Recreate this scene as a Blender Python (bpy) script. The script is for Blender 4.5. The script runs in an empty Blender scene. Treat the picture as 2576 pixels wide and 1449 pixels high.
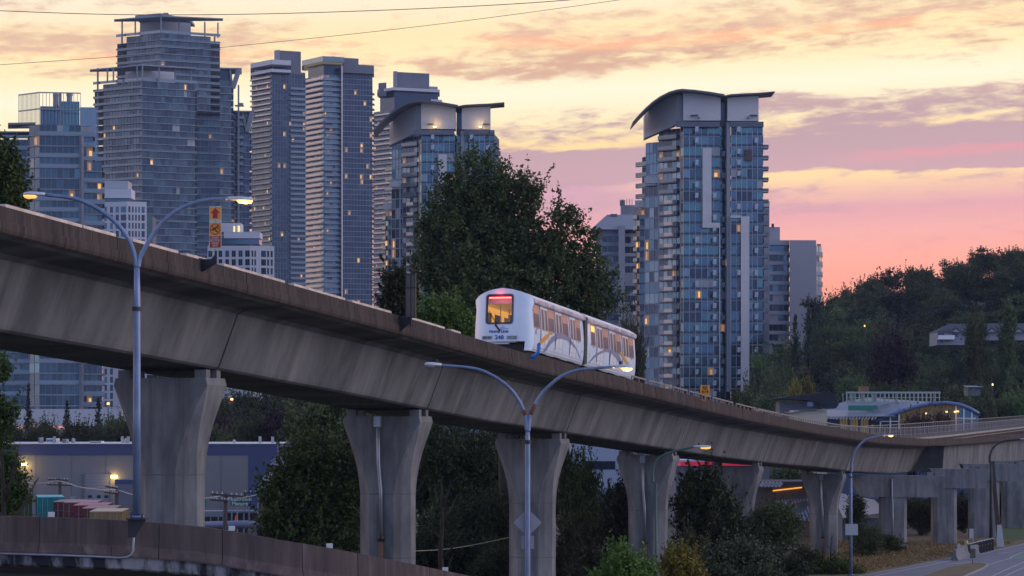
import bpy, bmesh, math, random
import numpy as np
from mathutils import Vector, Matrix

sc = bpy.context.scene
col = sc.collection
F = 6060.0        # focal length in units of a 2576-wide picture
CX, HY = 1288.0, 1075.0

# ---------------------------------------------------------------- camera
cd = bpy.data.cameras.new('camera')
cam = bpy.data.objects.new('camera', cd)
col.objects.link(cam)
cam.location = (0, 0, 0)
cam.rotation_euler = (math.radians(90), 0, 0)
cd.sensor_width = 36.0
cd.lens = 36.0 * F / 2576.0
cd.shift_y = (HY - 724.5) / 2576.0
cd.clip_start = 0.5
cd.clip_end = 40000
sc.camera = cam
sc.view_settings.view_transform = 'Standard'
sc.view_settings.look = 'None'
sc.view_settings.exposure = 0.0
sc.view_settings.gamma = 1.0
sc.cycles.max_bounces = 5
sc.cycles.diffuse_bounces = 2
sc.cycles.glossy_bounces = 3
sc.cycles.transmission_bounces = 3
sc.cycles.transparent_max_bounces = 6
sc.cycles.volume_bounces = 0
sc.cycles.caustics_reflective = False
sc.cycles.caustics_refractive = False
sc.cycles.sample_clamp_indirect = 4.0
sc.cycles.use_denoising = True

def lin(c):
    return tuple((x / 255 / 12.92) if x / 255 <= 0.04045 else ((x / 255 + 0.055) / 1.055) ** 2.4 for x in c)

# ---------------------------------------------------------------- world: dusk sky
SUN_AZ, SUN_EL = 58.0, 3.0     # degrees right of the view direction, above the horizon
W = bpy.data.worlds.new('World')
sc.world = W
W.use_nodes = True
nt = W.node_tree
nt.nodes.clear()
N = nt.nodes.new
def LK(a, b): nt.links.new(a, b)
def vmath(op, a, b=None, c=None, tree=None):
    t = tree or nt
    n = t.nodes.new('ShaderNodeMath'); n.operation = op
    for i, v in enumerate((a, b, c)):
        if v is None: continue
        if isinstance(v, (int, float)): n.inputs[i].default_value = v
        else: t.links.new(v, n.inputs[i])
    return n.outputs[0]
def ramp(fac, stops, tree=None, interp='LINEAR'):
    t = tree or nt
    n = t.nodes.new('ShaderNodeValToRGB')
    cr = n.color_ramp; cr.interpolation = interp
    while len(cr.elements) > 1: cr.elements.remove(cr.elements[-1])
    cr.elements[0].position = stops[0][0]
    for i, (p, c) in enumerate(stops):
        e = cr.elements[0] if i == 0 else cr.elements.new(p)
        e.position = p
        e.color = (c, c, c, 1) if isinstance(c, (int, float)) else (*lin(c), 1)
    t.links.new(fac, n.inputs[0])
    return n.outputs[0]
def mixc(f, a, b, tree=None, mode='MIX'):
    t = tree or nt
    n = t.nodes.new('ShaderNodeMix'); n.data_type = 'RGBA'; n.blend_type = mode
    for s, v in ((n.inputs[0], f), (n.inputs[6], a), (n.inputs[7], b)):
        if isinstance(v, (int, float)): s.default_value = v
        elif isinstance(v, tuple): s.default_value = (*v[:3], 1)
        else: t.links.new(v, s)
    return n.outputs[2]
tc = N('ShaderNodeTexCoord')
sep = N('ShaderNodeSeparateXYZ'); LK(tc.outputs['Generated'], sep.inputs[0])
vx, vy, vz = sep.outputs
az = vmath('ARCTAN2', vx, vy)            # 0 in the view direction, + to the right
el = vmath('ARCSINE', vz)
# clouds hang in long bands that tilt gently
elt = vmath('ADD', el, vmath('MULTIPLY', az, -0.035))
comb = N('ShaderNodeCombineXYZ')
LK(vmath('MULTIPLY', az, 9.0), comb.inputs[0]); LK(vmath('MULTIPLY', elt, 58.0), comb.inputs[1])
def noise(vec, scale, detail=6, rough=.55, dist=0.0, tree=None):
    t = tree or nt
    n = t.nodes.new('ShaderNodeTexNoise'); n.inputs['Scale'].default_value = scale
    n.inputs['Detail'].default_value = detail; n.inputs['Roughness'].default_value = rough
    n.inputs['Distortion'].default_value = dist
    t.links.new(vec, n.inputs['Vector'])
    return n.outputs[0]
n1 = noise(comb.outputs[0], 0.55, 8, .58, .35)
comb2 = N('ShaderNodeCombineXYZ')
LK(vmath('MULTIPLY', az, 26.0), comb2.inputs[0]); LK(vmath('MULTIPLY', elt, 120.0), comb2.inputs[1])
n2 = noise(comb2.outputs[0], 0.9, 6, .6, .3)
comb4 = N('ShaderNodeCombineXYZ')
LK(vmath('MULTIPLY', az, 75.0), comb4.inputs[0]); LK(vmath('MULTIPLY', elt, 300.0), comb4.inputs[1])
n4 = noise(comb4.outputs[0], 1.0, 5, .6, .4)
dens = vmath('ADD', vmath('ADD', vmath('MULTIPLY', n1, .50), vmath('MULTIPLY', n2, .42)), vmath('MULTIPLY', n4, .30)); dens = vmath('SUBTRACT', dens, .10)
elc = vmath('ADD', elt, vmath('MULTIPLY', vmath('SUBTRACT', n1, .5), .022))
ek = vmath('MULTIPLY', elc, 1 / 0.2)     # 0..1 over the lowest 0.2 rad
def E(py): return (HY - py) / F / 0.2    # picture row to ramp position
clear = ramp(vmath('MULTIPLY', elt, 1 / .2), [
    (0.0, (206, 142, 140)), (E(760), (249, 166, 142)), (E(690), (251, 176, 156)), (E(620), (243, 179, 170)),
    (E(560), (228, 172, 176)), (E(510), (243, 200, 172)), (E(480), (252, 222, 168)), (E(380), (254, 226, 162)),
    (E(320), (254, 240, 190)), (E(240), (255, 250, 218)), (E(170), (255, 240, 188)), (E(90), (254, 234, 180)), (E(0), (252, 240, 208)), (1.0, (238, 226, 212))])
lo_ = vmath('MULTIPLY', ramp(vmath('ADD', vmath('MULTIPLY', az, 4), .3), [(0.0, 1.0), (.42, 1.0), (.68, 0.0)]), ramp(vmath('MULTIPLY', elt, 5), [(E(575), 0.0), (E(525), 1.0), (E(470), 1.0), (E(440), 0.0)]))
clear = mixc(lo_, clear, lin((214, 170, 184)))
cloudc = ramp(ek, [
    (0.0, (222, 146, 138)), (E(700), (240, 163, 153)), (E(600), (227, 165, 174)), (E(530), (210, 168, 176)), (E(440), (197, 164, 174)),
    (E(390), (190, 161, 171)), (E(330), (188, 158, 165)), (E(270), (202, 172, 166)), (E(200), (218, 180, 152)), (E(150), (214, 172, 148)),
    (E(140), (216, 174, 148)), (E(130), (244, 188, 146)), (E(116), (246, 186, 148)), (E(106), (222, 184, 160)), (E(40), (222, 190, 156)), (1.0, (196, 178, 176))])
cover = ramp(ek, [
    (0.0, .30), (E(640), .34), (E(540), .42), (E(500), .44), (E(488), .36), (E(478), .40), (E(462), .98), (E(400), .96), (E(378), .56), (E(300), .60), (E(272), .44),
    (E(250), .12), (E(205), .30), (E(170), .47), (E(112), .52), (E(60), .47), (E(20), .38), (1.0, .55)])
# the mauve bank lies to the right; to the left the sky stays open
azr = ramp(vmath('ADD', vmath('MULTIPLY', az, 1.6), .5), [(0.0, .86), (.44, .90), (.50, 1.0), (1.0, 1.0)])
hi_ = ramp(vmath('MULTIPLY', elt, 5), [(E(405), 0.0), (E(385), 1.0), (E(262), 1.0), (E(235), 0.0)])
lf_ = ramp(vmath('ADD', vmath('MULTIPLY', az, 5), .3), [(0.0, 1.0), (.50, 1.0), (.78, 0.0)])
cov = vmath('SUBTRACT', vmath('MULTIPLY', cover, azr), vmath('MULTIPLY', vmath('MULTIPLY', hi_, lf_), .17))
th = vmath('SUBTRACT', 1.0, cov)
mask = N('ShaderNodeMapRange'); mask.interpolation_type = 'SMOOTHSTEP'
LK(dens, mask.inputs[0])
LK(vmath('SUBTRACT', vmath('MULTIPLY', th, .62), -.10), mask.inputs[1])
LK(vmath('ADD', vmath('MULTIPLY', th, .62), .26), mask.inputs[2])
pic = mixc(vmath('MULTIPLY', mask.outputs[0], .94), clear, cloudc)
stk = vmath('MULTIPLY', ramp(vmath('MULTIPLY', vmath('ADD', elt, vmath('MULTIPLY', vmath('SUBTRACT', n2, .5), .010)), 5), [(E(452), 0.0), (E(438), 1.0), (E(430), 1.0), (E(418), 0.0)]), ramp(vmath('MULTIPLY', az, 4), [(.50, 0.0), (.66, 1.0), (.80, 1.0), (1.0, .3)]))
pic = mixc(vmath('MULTIPLY', stk, .42), pic, lin((248, 158, 160)))
# overhead and behind: blue dusk
zen = ramp(vmath('MULTIPLY', el, 1 / 1.5708), [(0.0, (172, 198, 252)), (.10, (168, 194, 252)), (.3, (136, 160, 214)), (1.0, (116, 142, 200))])
n3 = noise(comb.outputs[0], .25, 4, .5)
zen = mixc(ramp(n3, [(.45, 0.0), (.7, .35)]), zen, lin((178, 180, 200)))
ca = vmath('COSINE', az)
fa = N('ShaderNodeMapRange'); fa.interpolation_type = 'SMOOTHSTEP'
LK(ca, fa.inputs[0]); fa.inputs[1].default_value = -.15; fa.inputs[2].default_value = .70
fe = N('ShaderNodeMapRange'); fe.interpolation_type = 'SMOOTHSTEP'
LK(el, fe.inputs[0]); fe.inputs[1].default_value = .42; fe.inputs[2].default_value = .18
front = vmath('MULTIPLY', fa.outputs[0], fe.outputs[0])
# bright sky added out of the picture, right and left, to light side faces
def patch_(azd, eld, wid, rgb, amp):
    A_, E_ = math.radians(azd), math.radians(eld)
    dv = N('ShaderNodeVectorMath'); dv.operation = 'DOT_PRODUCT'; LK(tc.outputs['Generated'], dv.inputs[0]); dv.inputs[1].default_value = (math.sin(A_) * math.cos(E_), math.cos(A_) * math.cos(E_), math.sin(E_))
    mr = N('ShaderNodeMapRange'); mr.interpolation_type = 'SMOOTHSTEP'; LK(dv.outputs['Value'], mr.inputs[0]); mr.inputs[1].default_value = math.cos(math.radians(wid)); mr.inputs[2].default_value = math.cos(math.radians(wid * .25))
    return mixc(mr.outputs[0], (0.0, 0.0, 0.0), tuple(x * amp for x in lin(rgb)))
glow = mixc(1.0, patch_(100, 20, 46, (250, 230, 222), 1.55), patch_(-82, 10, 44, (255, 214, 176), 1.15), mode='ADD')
pic = mixc(1.0, pic, (1.16, 1.09, 1.10), mode='MULTIPLY')
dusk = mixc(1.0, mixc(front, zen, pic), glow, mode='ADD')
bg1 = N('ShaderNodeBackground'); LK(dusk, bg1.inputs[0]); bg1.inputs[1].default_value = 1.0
sky = N('ShaderNodeTexSky'); sky.sky_type = 'NISHITA'; sky.sun_disc = False
sky.sun_elevation = math.radians(SUN_EL); sky.sun_rotation = math.radians(SUN_AZ)
bg2 = N('ShaderNodeBackground'); LK(mixc(1.0, sky.outputs[0], (1.0, 1.0, 1.0), mode='MULTIPLY'), bg2.inputs[0])
# the clear-sky model only lights what faces away from the sunset
bk = vmath('MULTIPLY', vmath('SUBTRACT', 1.0, front), 0.02)
LK(bk, bg2.inputs[1])
add = N('ShaderNodeAddShader'); LK(bg1.outputs[0], add.inputs[0]); LK(bg2.outputs[0], add.inputs[1])
wo = N('ShaderNodeOutputWorld'); LK(add.outputs[0], wo.inputs[0])
W.cycles.sampling_method = 'MANUAL'; W.cycles.sample_map_resolution = 1024

# ---------------------------------------------------------------- last low light of the sun
sl = bpy.data.lights.new('sun', 'SUN'); so = bpy.data.objects.new('sun', sl); col.objects.link(so)
sl.energy = 0.32; sl.angle = math.radians(14); sl.color = (1.0, .84, .78)
d = Vector((math.sin(math.radians(SUN_AZ + 22)) * math.cos(math.radians(SUN_EL)), math.cos(math.radians(SUN_AZ + 22)) * math.cos(math.radians(SUN_EL)), math.sin(math.radians(SUN_EL))))
so.rotation_euler = d.to_track_quat('Z', 'Y').to_euler()

# ---------------------------------------------------------------- materials
MATS = {}
def mat(name, c, rough=.7, metal=0.0, emit=None, estr=1.0, var=0.0, vscale=(1, 1, 1), vs=1.0, c2=None, bump=0.0, spec=.5, coords='Object', detail=5, lo=.35, hi=.65, alpha=None, streak=None):
    if name in MATS: return MATS[name]
    m = bpy.data.materials.new(name); m.use_nodes = True
    t = m.node_tree; b = t.nodes['Principled BSDF']
    b.inputs['Roughness'].default_value = rough; b.inputs['Metallic'].default_value = metal
    b.inputs['Specular IOR Level'].default_value = spec
    b.inputs['Base Color'].default_value = (*c, 1)
    if c2 is not None:
        tcn = t.nodes.new('ShaderNodeTexCoord'); mp = t.nodes.new('ShaderNodeMapping')
        t.links.new(tcn.outputs[coords], mp.inputs[0]); mp.inputs['Scale'].default_value = vscale
        n = noise(mp.outputs[0], vs, detail, .6, 0, t)
        r = t.nodes.new('ShaderNodeMapRange'); t.links.new(n, r.inputs[0]); r.inputs[1].default_value = lo; r.inputs[2].default_value = hi
        out = mixc(r.outputs[0], c, c2, t)
        if streak:
            mp2 = t.nodes.new('ShaderNodeMapping'); t.links.new(tcn.outputs[coords], mp2.inputs[0]); mp2.inputs['Scale'].default_value = streak[0]
            n2_ = noise(mp2.outputs[0], streak[1], 4, .65, 0, t)
            r2 = t.nodes.new('ShaderNodeMapRange'); t.links.new(n2_, r2.inputs[0]); r2.inputs[1].default_value = streak[3]; r2.inputs[2].default_value = streak[4]
            out = mixc(r2.outputs[0], out, streak[2], t)
        t.links.new(out, b.inputs['Base Color'])
        if bump:
            bn = t.nodes.new('ShaderNodeBump'); bn.inputs['Strength'].default_value = bump; bn.inputs['Distance'].default_value = .05
            t.links.new(n, bn.inputs['Height']); t.links.new(bn.outputs[0], b.inputs['Normal'])
    if emit is not None:
        b.inputs['Emission Color'].default_value = (*emit, 1); b.inputs['Emission Strength'].default_value = estr
    if alpha is not None: b.inputs['Alpha'].default_value = alpha
    MATS[name] = m
    return m

M_conc = mat('girder_concrete', (.185, .187, .195), .85, c2=(.098, .099, .106), vscale=(.55, .22, .22), vs=1.1, streak=((.60, .12, .10), 1.2, (.245, .243, .248), .50, .76), bump=.06, spec=.15)
M_para = mat('parapet_concrete', (.088, .069, .060), .9, c2=(.048, .038, .035), vscale=(2.2, .5, .25), vs=1.3, streak=((5.0, .3, .25), 1.0, (.125, .11, .10), .55, .72), bump=.2, spec=.15)
M_col = mat('pier_concrete', (.25, .253, .262), .85, c2=(.125, .128, .138), vscale=(1, 1, .35), vs=.9, streak=((2.2, 2.2, .12), 1.0, (.115, .11, .115), .52, .74), bump=.15, spec=.15)
M_ramp = mat('ramp_parapet_concrete', (.125, .092, .085), .9, c2=(.07, .055, .056), vscale=(2.2, 2.2, .3), vs=1.3, streak=((4.0, 4.0, .15), 1.0, (.17, .135, .125), .55, .75), bump=.2, spec=.15)
M_rampst = mat('stained_concrete', (.30, .29, .31), .9, c2=(.035, .034, .042), vscale=(2.4, 2.4, .5), vs=1.1, lo=.42, hi=.56, bump=.2, spec=.15)
M_steel = mat('galvanised_steel', (.34, .36, .40), .38, .55, c2=(.24, .26, .30), vscale=(1, 1, .2), vs=3)
M_steelcap = mat('pale_cover_plate', (.75, .64, .55), .5, .2, c2=(.5, .42, .36), vs=2)
M_rail = mat('railing_steel', (.30, .27, .25), .45, .4)
M_rust = mat('rusty_ballast', (.16, .09, .065), .9, c2=(.10, .06, .045), vs=2)
M_walk = mat('walkway_concrete', (.40, .33, .27), .85, c2=(.30, .25, .21), vs=1.2)
M_black = mat('black_rubber', (.012, .012, .013), .6)
M_dark = mat('dark_steel', (.03, .03, .035), .5, .3)
M_white = mat('white_paint', (.76, .76, .78), .28, spec=.5)
# ---------------------------------------------------------------- helpers
def P(px, py, D): return Vector(((px - CX) * D / F, D, (HY - py) * D / F))
def XX(px, D): return (px - CX) * D / F
def ZZ(py, D): return (HY - py) * D / F
GZ = -10.8
def G(px, py, dz=0.0):
    D = -GZ * F / (py - HY)
    return Vector((XX(px, D), D, GZ + dz))

class MB:
    def __init__(s): s.v = []; s.f = []; s.m = []; s.mats = []
    def mi(s, m):
        if m is None: return 0
        if m not in s.mats: s.mats.append(m)
        return s.mats.index(m)
    def add(s, vs, fs, m=None):
        o = len(s.v); k = s.mi(m)
        s.v.extend([tuple(v) for v in vs])
        for f in fs: s.f.append([i + o for i in f]); s.m.append(k)
    def quad(s, a, b, c, d, m=None): s.add([a, b, c, d], [(0, 1, 2, 3)], m)
    def box(s, x0, x1, y0, y1, z0, z1, m=None, M=None):
        vs = [Vector((x, y, z)) for z in (z0, z1) for y in (y0, y1) for x in (x0, x1)]
        if M is not None: vs = [M @ v for v in vs]
        s.add(vs, [(0, 2, 3, 1), (4, 5, 7, 6), (0, 1, 5, 4), (2, 6, 7, 3), (0, 4, 6, 2), (1, 3, 7, 5)], m)
    def bar(s, a, b, w, h, m=None, up=(0, 0, 1)):      # rectangular bar between two points
        a = Vector(a); b = Vector(b); d = (b - a)
        if d.length < 1e-6: return
        d.normalize(); u = Vector(up)
        if abs(d.dot(u)) > .98: u = Vector((0, 1, 0))
        r = d.cross(u).normalized(); u = r.cross(d).normalized()
        vs = []
        for p in (a, b):
            for i, j in ((-1, -1), (1, -1), (1, 1), (-1, 1)):
                vs.append(p + r * (i * w / 2) + u * (j * h / 2))
        s.add(vs, [(0, 1, 2, 3), (7, 6, 5, 4), (0, 4, 5, 1), (1, 5, 6, 2), (2, 6, 7, 3), (3, 7, 4, 0)], m)
    def tube(s, pts, rs, n=10, m=None, cap=True):
        pts = [Vector(p) for p in pts]
        if not isinstance(rs, (list, tuple)): rs = [rs] * len(pts)
        rings = []; u = None
        for i, p in enumerate(pts):
            d = (pts[min(i + 1, len(pts) - 1)] - pts[max(i - 1, 0)]).normalized()
            if u is None:
                u = Vector((0, 0, 1)) if abs(d.z) < .9 else Vector((0, 1, 0))
            u = (u - d * u.dot(d)).normalized(); w = d.cross(u)
            rings.append([p + (u * math.cos(2 * math.pi * k / n) + w * math.sin(2 * math.pi * k / n)) * rs[i] for k in range(n)])
        vs = [v for r in rings for v in r]
        fs = [(i * n + k, i * n + (k + 1) % n, (i + 1) * n + (k + 1) % n, (i + 1) * n + k) for i in range(len(pts) - 1) for k in range(n)]
        if cap: fs += [tuple(range(n))[::-1], tuple(range((len(pts) - 1) * n, len(pts) * n))]
        s.add(vs, fs, m)
    def prism(s, poly, z0, z1, m=None):               # CCW polygon of (x, y)
        n = len(poly)
        vs = [(x, y, z0) for x, y in poly] + [(x, y, z1) for x, y in poly]
        s.add(vs, [tuple(range(n))[::-1], tuple(range(n, 2 * n))] + [(i, (i + 1) % n, (i + 1) % n + n, i + n) for i in range(n)], m)
    def extrude(s, pts, vec, m=None):                 # planar 3D polygon pushed along vec
        n = len(pts); vec = Vector(vec)
        vs = [Vector(p) for p in pts] + [Vector(p) + vec for p in pts]
        s.add(vs, [tuple(range(n)), tuple(range(n, 2 * n))[::-1]] + [(i + n, (i + 1) % n + n, (i + 1) % n, i) for i in range(n)], m)
    def loft(s, secs, m=None, closed=True, caps=True):
        n = len(secs[0]); vs = [v for q in secs for v in q]; fs = []
        for i in range(len(secs) - 1):
            for k in range(n if closed else n - 1):
                fs.append((i * n + k, i * n + (k + 1) % n, (i + 1) * n + (k + 1) % n, (i + 1) * n + k))
        if caps and closed: fs += [tuple(range(n))[::-1], tuple(range((len(secs) - 1) * n, len(secs) * n))]
        s.add(vs, fs, m)
    def build(s, name, m=None, parent=None, smooth=False, fix=False):
        me = bpy.data.meshes.new(name)
        me.from_pydata(s.v, [], s.f)
        for mm in (s.mats or [m]):
            if mm is not None: me.materials.append(mm)
        if len(s.mats) > 1: me.polygons.foreach_set('material_index', s.m)
        if smooth: me.polygons.foreach_set('use_smooth', [True] * len(me.polygons))
        if fix:
            b = bmesh.new(); b.from_mesh(me); bmesh.ops.recalc_face_normals(b, faces=b.faces); b.to_mesh(me); b.free()
        me.update()
        o = bpy.data.objects.new(name, me); col.objects.link(o)
        if parent is not None: o.parent = parent
        return o

def tag(o, label=None, cat=None, group=None, kind=None):
    if label: o['label'] = label
    if cat: o['category'] = cat
    if group: o['group'] = group
    if kind: o['kind'] = kind
    return o
def thing(name, label, cat, loc=(0, 0, 0), rz=0.0, group=None):
    o = bpy.data.objects.new(name, None); o.empty_display_size = .3; col.objects.link(o)
    o.location = loc; o.rotation_euler = (0, 0, rz)
    return tag(o, label, cat, group)
def kids(o, pool=None): return [c for c in bpy.data.objects if c.parent == o]
def copy_tree(o, parent=None):
    c = o.copy(); col.objects.link(c)
    if parent is not None: c.parent = parent
    for k in kids(o): copy_tree(k, c)
    return c
def text_obj(name, txt, size, m, parent=None, loc=(0, 0, 0), rot=(0, 0, 0), ext=.003, sx=1.0, bold=0.0, align='CENTER'):
    cu = bpy.data.curves.new('lettering', 'FONT'); cu.body = txt; cu.size = size; cu.extrude = ext
    cu.align_x = align; cu.align_y = 'CENTER'; cu.offset = bold; cu.space_line = .85
    t = bpy.data.objects.new('lettering', cu); col.objects.link(t)
    dg = bpy.context.evaluated_depsgraph_get(); dg.update()
    me = bpy.data.meshes.new_from_object(t.evaluated_get(dg))
    bpy.data.objects.remove(t, do_unlink=True); bpy.data.curves.remove(cu)
    me.materials.clear(); me.materials.append(m); me.name = name
    o = bpy.data.objects.new(name, me); col.objects.link(o)
    o.location = loc; o.rotation_euler = rot; o.scale = (sx, 1, 1)
    if parent is not None: o.parent = parent
    return o

# ---------------------------------------------------------------- guideway
GA = math.radians(17.71)                      # heading right of the view direction
gs, gc = math.sin(GA), math.cos(GA)
GO = Vector((-13.6, 64.0, 0.0))
def GW(s, ly, z): return Vector((GO.x + s * gs - ly * gc, GO.y + s * gc + ly * gs, z))   # ly: to the left
def s_of(px, t=0.0):                          # station at which the line t metres right of the parapet shows at px
    D = (34.04 - t / gc) / (.3194 - (px - CX) / F)
    return (D - 64.0 + gs * t) / gc
_sp = np.array([-60, -35.7, 0, 14.07, 32.8, 47.8, 65.1, 75.6, 94.5, 115.5, 148, 169, 189, 220, 266, 374, 480])
_zp = np.array([9.0, 7.75, 5.89, 5.21, 4.18, 3.27, 2.50, 2.00, 1.10, .30, -.70, -1.02, -1.17, -1.10, -.89, -.40, 0.2])
_sd = np.linspace(-70, 480, 1101); _zd = np.interp(_sd, _sp, _zp)
_k = np.exp(-np.linspace(-2, 2, 21) ** 2); _k /= _k.sum()
_zd = np.convolve(np.pad(_zd, 10, mode='reflect', reflect_type='odd'), _k, mode='valid')
def zt(s): return float(np.interp(s, _sd, _zd))
def zdeep(s): return float(np.interp(s, [-60, 135, 170, 400], [-2.82, -2.86, -3.25, -3.25]))

gway = thing('elevated_guideway', 'long concrete elevated railway guideway descending from left to right across the picture', 'viaduct', (GO.x, GO.y, 0), math.pi / 2 - GA)
# its own frame: x along the track, y to the left, z up
def sweep(mb, sec, s0, s1, m=None, step=2.0, zf=None):
    n = max(1, int(math.ceil((s1 - s0) / step)))
    secs = []
    for i in range(n + 1):
        s = s0 + (s1 - s0) * i / n
        secs.append([(s, y, zt(s) + (z(s) if callable(z) else z)) for y, z in sec])
    mb.loft(secs, m)
piers_s = [-25.0, -3.0, 19.3, 40.7, 61.8, 85.6, 110.8, 144.8]
joints = [-48] + piers_s + [181.5]
def girder_sec(s):
    d = zdeep(s)
    a = [(.10, -.74), (.30, -.80), (1.55, -.90), (1.80, -1.02), (2.47, d + .10), (2.53, d - .02), (2.66, d - .09)]
    n = 14
    bot = [(2.66 + (3.38) * i / n, d - .09 + (.035 if i % 2 else 0)) for i in range(1, n)]
    r = [(8.7 - y, z) for y, z in a][::-1]
    return a + bot + r + [(8.58, -.52), (.12, -.52)]
for a, b in zip(joints[:-1], joints[1:]):
    mb = MB(); s0, s1 = a + .06, b - .06
    n = max(1, int((s1 - s0) / 2.0)); secs = []
    for i in range(n + 1):
        s = s0 + (s1 - s0) * i / n
        secs.append([(s, y, zt(s) + z) for y, z in girder_sec(s)])
    mb.loft(secs, M_conc)
    mb.build('girder_span', M_conc, gway, fix=True)
# the next girder beyond the junction starts closer to the camera side
mb = MB(); secs = []
for i in range(90):
    s = 193.9 + i * 3.1; z = zt(s)
    zb = -4.55 + (s - 193.9) * .0006
    secs.append([(s, .10, z - .74), (s, .75, z - .86), (s, .95, zb + .06), (s, 1.15, zb), (s, 6.2, zb), (s, 7.6, z - .86), (s, 8.5, z - .74), (s, 8.5, z - .52), (s, .12, z - .52)])
mb.loft(secs, M_conc); mb.build('girder_span', M_conc, gway, fix=True)
mb = MB(); mb.loft([[(s, .10, zt(s) - .74), (s, 8.5, zt(s) - .74), (s, 8.5, zt(s) - .52), (s, .12, zt(s) - .52)] for s in (181.54, 185.6, 189.7, 193.86)], M_conc)
mb.build('deck_slab', M_conc, gway, fix=True)
mb = MB(); mb.loft([[(s, 4.0, -4.5), (s, 8.0, -4.5), (s, 8.0, zt(s) - .76), (s, 2.6, zt(s) - .76)] for s in (182.0, 193.5)], M_conc)
mb.build('end_diaphragm', M_conc, gway, fix=True)
# parapet panels
sec_p = [(.16, .0), (0, 0), (0, -.37), (-.045, -.385), (-.05, -.44), (-.045, -.60), (-.01, -.69), (.06, -.74), (.16, -.74)]
rp = random.Random(3)
s = -40.0; k = 0
while s < 460:
    L = 3.0 + rp.uniform(-.5, .6)
    if s > 120: L = 6.0
    if s > 200: L = 12.0
    mb = MB(); o_ = rp.uniform(-.006, .006)
    sweep(mb, [(y + o_, z) for y, z in sec_p], s + .015, s + L - .015, M_para, 1.5)
    mb.build('parapet_panel', M_para, gway, fix=True); s += L
mb = MB(); sweep(mb, [(8.54, -.5), (8.7, -.5), (8.7, 0), (8.54, 0)], -40, 460, M_para); mb.build('far_parapet', M_para, gway, fix=True)
# pale cover plates that show over the parapet
for a, b in ((-30, -9), (-8.8, -.9), (.6, 4.9), (5.0, 7.0), (8.1, 11.2), (11.8, 13.6), (14.6, 15.6), (15.62, 19.6), (20.4, 25.2), (25.9, 30.0), (31.8, 36.2), (37.0, 38.2)):
    mb = MB(); sweep(mb, [(.165, -.1), (.40, -.1), (.40, .13), (.165, .13)], a, b, M_steelcap); mb.build('cover_plate', M_steelcap, gway, fix=True)
# track bed, rails, walkway
mb = MB(); sweep(mb, [(.2, -.519), (8.5, -.519), (8.5, -.45), (.2, -.45)], -40, 460, M_rust, 6); mb.build('track_bed', M_rust, gway, fix=True)
for y in (1.45, 2.88, 5.85, 7.28):
    mb = MB(); sweep(mb, [(y - .04, -.449), (y + .04, -.449), (y + .04, -.28), (y - .04, -.28)], -40, 460, M_rail, 4); mb.build('track_rail', mat('rail_top', (.45, .36, .28), .25, .9), gway, fix=True)
mb = MB(); sweep(mb, [(3.75, -.449), (4.95, -.449), (4.95, -.18), (3.75, -.18)], 60, 460, M_walk, 4); mb.build('centre_walkway', M_walk, gway, fix=True)
mb = MB(); sweep(mb, [(.24, -.449), (.62, -.449), (.62, -.05), (.24, -.05)], 150, 460, M_walk, 4); mb.build('power_rail_cover', M_walk, gway, fix=True)
# railings: short sections, then a continuous run
def railing(a, b, y, h, post, m, base=-.18, mid=True, nm='railing_section', up=lambda s: 0.0):
    mb = MB(); n = max(1, int(round((b - a) / post)))
    for i in range(n + 1):
        s = a + (b - a) * i / n; z = zt(s) + up(s)
        mb.box(s - .035, s + .035, y - .03, y + .03, z + base, z + h, m)
        if i < n:
            s2 = a + (b - a) * (i + 1) / n; z2 = zt(s2) + up(s2)
            mb.bar((s, y, z + h), (s2, y, z2 + h), .08, .08, m)
            if mid: mb.bar((s, y, z + base + (h - base) * .5), (s2, y, z2 + base + (h - base) * .5), .035, .035, m)
    mb.build(nm, m, gway)
for a, b in ((1600, 1634), (1641, 1695), (1704, 1738), (1743, 1796), (1802, 1852), (1861, 1910), (1915, 1967), (1972, 2025)):
    railing(s_of(a), s_of(b), .22, .26, 1.15, M_rail, 0.0, False)
s0 = s_of(2029)
def lift(s): return max(0.0, s - 165) * .0072       # the far track climbs away from the near one
def zl(z): return lambda s: z + lift(s)
mb = MB(); sweep(mb, [(3.0, zl(-.90)), (8.6, zl(-.90)), (8.6, zl(-.30)), (3.0, zl(-.30))], 150, 460, M_para, 6); mb.build('far_track_deck', M_para, gway, fix=True)
mb = MB(); sweep(mb, [(2.96, zl(-.295)), (3.75, zl(-.295)), (3.75, zl(-.16)), (2.96, zl(-.16))], 150, 460, M_walk, 6); mb.build('track_kerb', M_walk, gway, fix=True)
mb = MB(); sweep(mb, [(2.80, zl(-.62)), (2.88, zl(-.62)), (2.88, zl(-.52)), (2.80, zl(-.52))], 170, 460, M_rail, 6); mb.build('power_rail', M_rail, gway, fix=True)
for i in range(26):
    a = s0 + i * 12; railing(a, a + 11.95, 3.85, .95, 1.0, M_rail, -.449, up=lift)
for i in range(18):
    a = 170 + i * 16; railing(a, a + 15.95, 8.4, 1.1, 1.6, M_rail, -.449, up=lift)
# bands of rail hardware further right
mb = MB(); sweep(mb, [(3.0, -.449), (3.1, -.449), (3.1, -.15), (3.0, -.15)], 120, 460, M_rust); mb.build('power_rail', M_rust, gway, fix=True)

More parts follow.
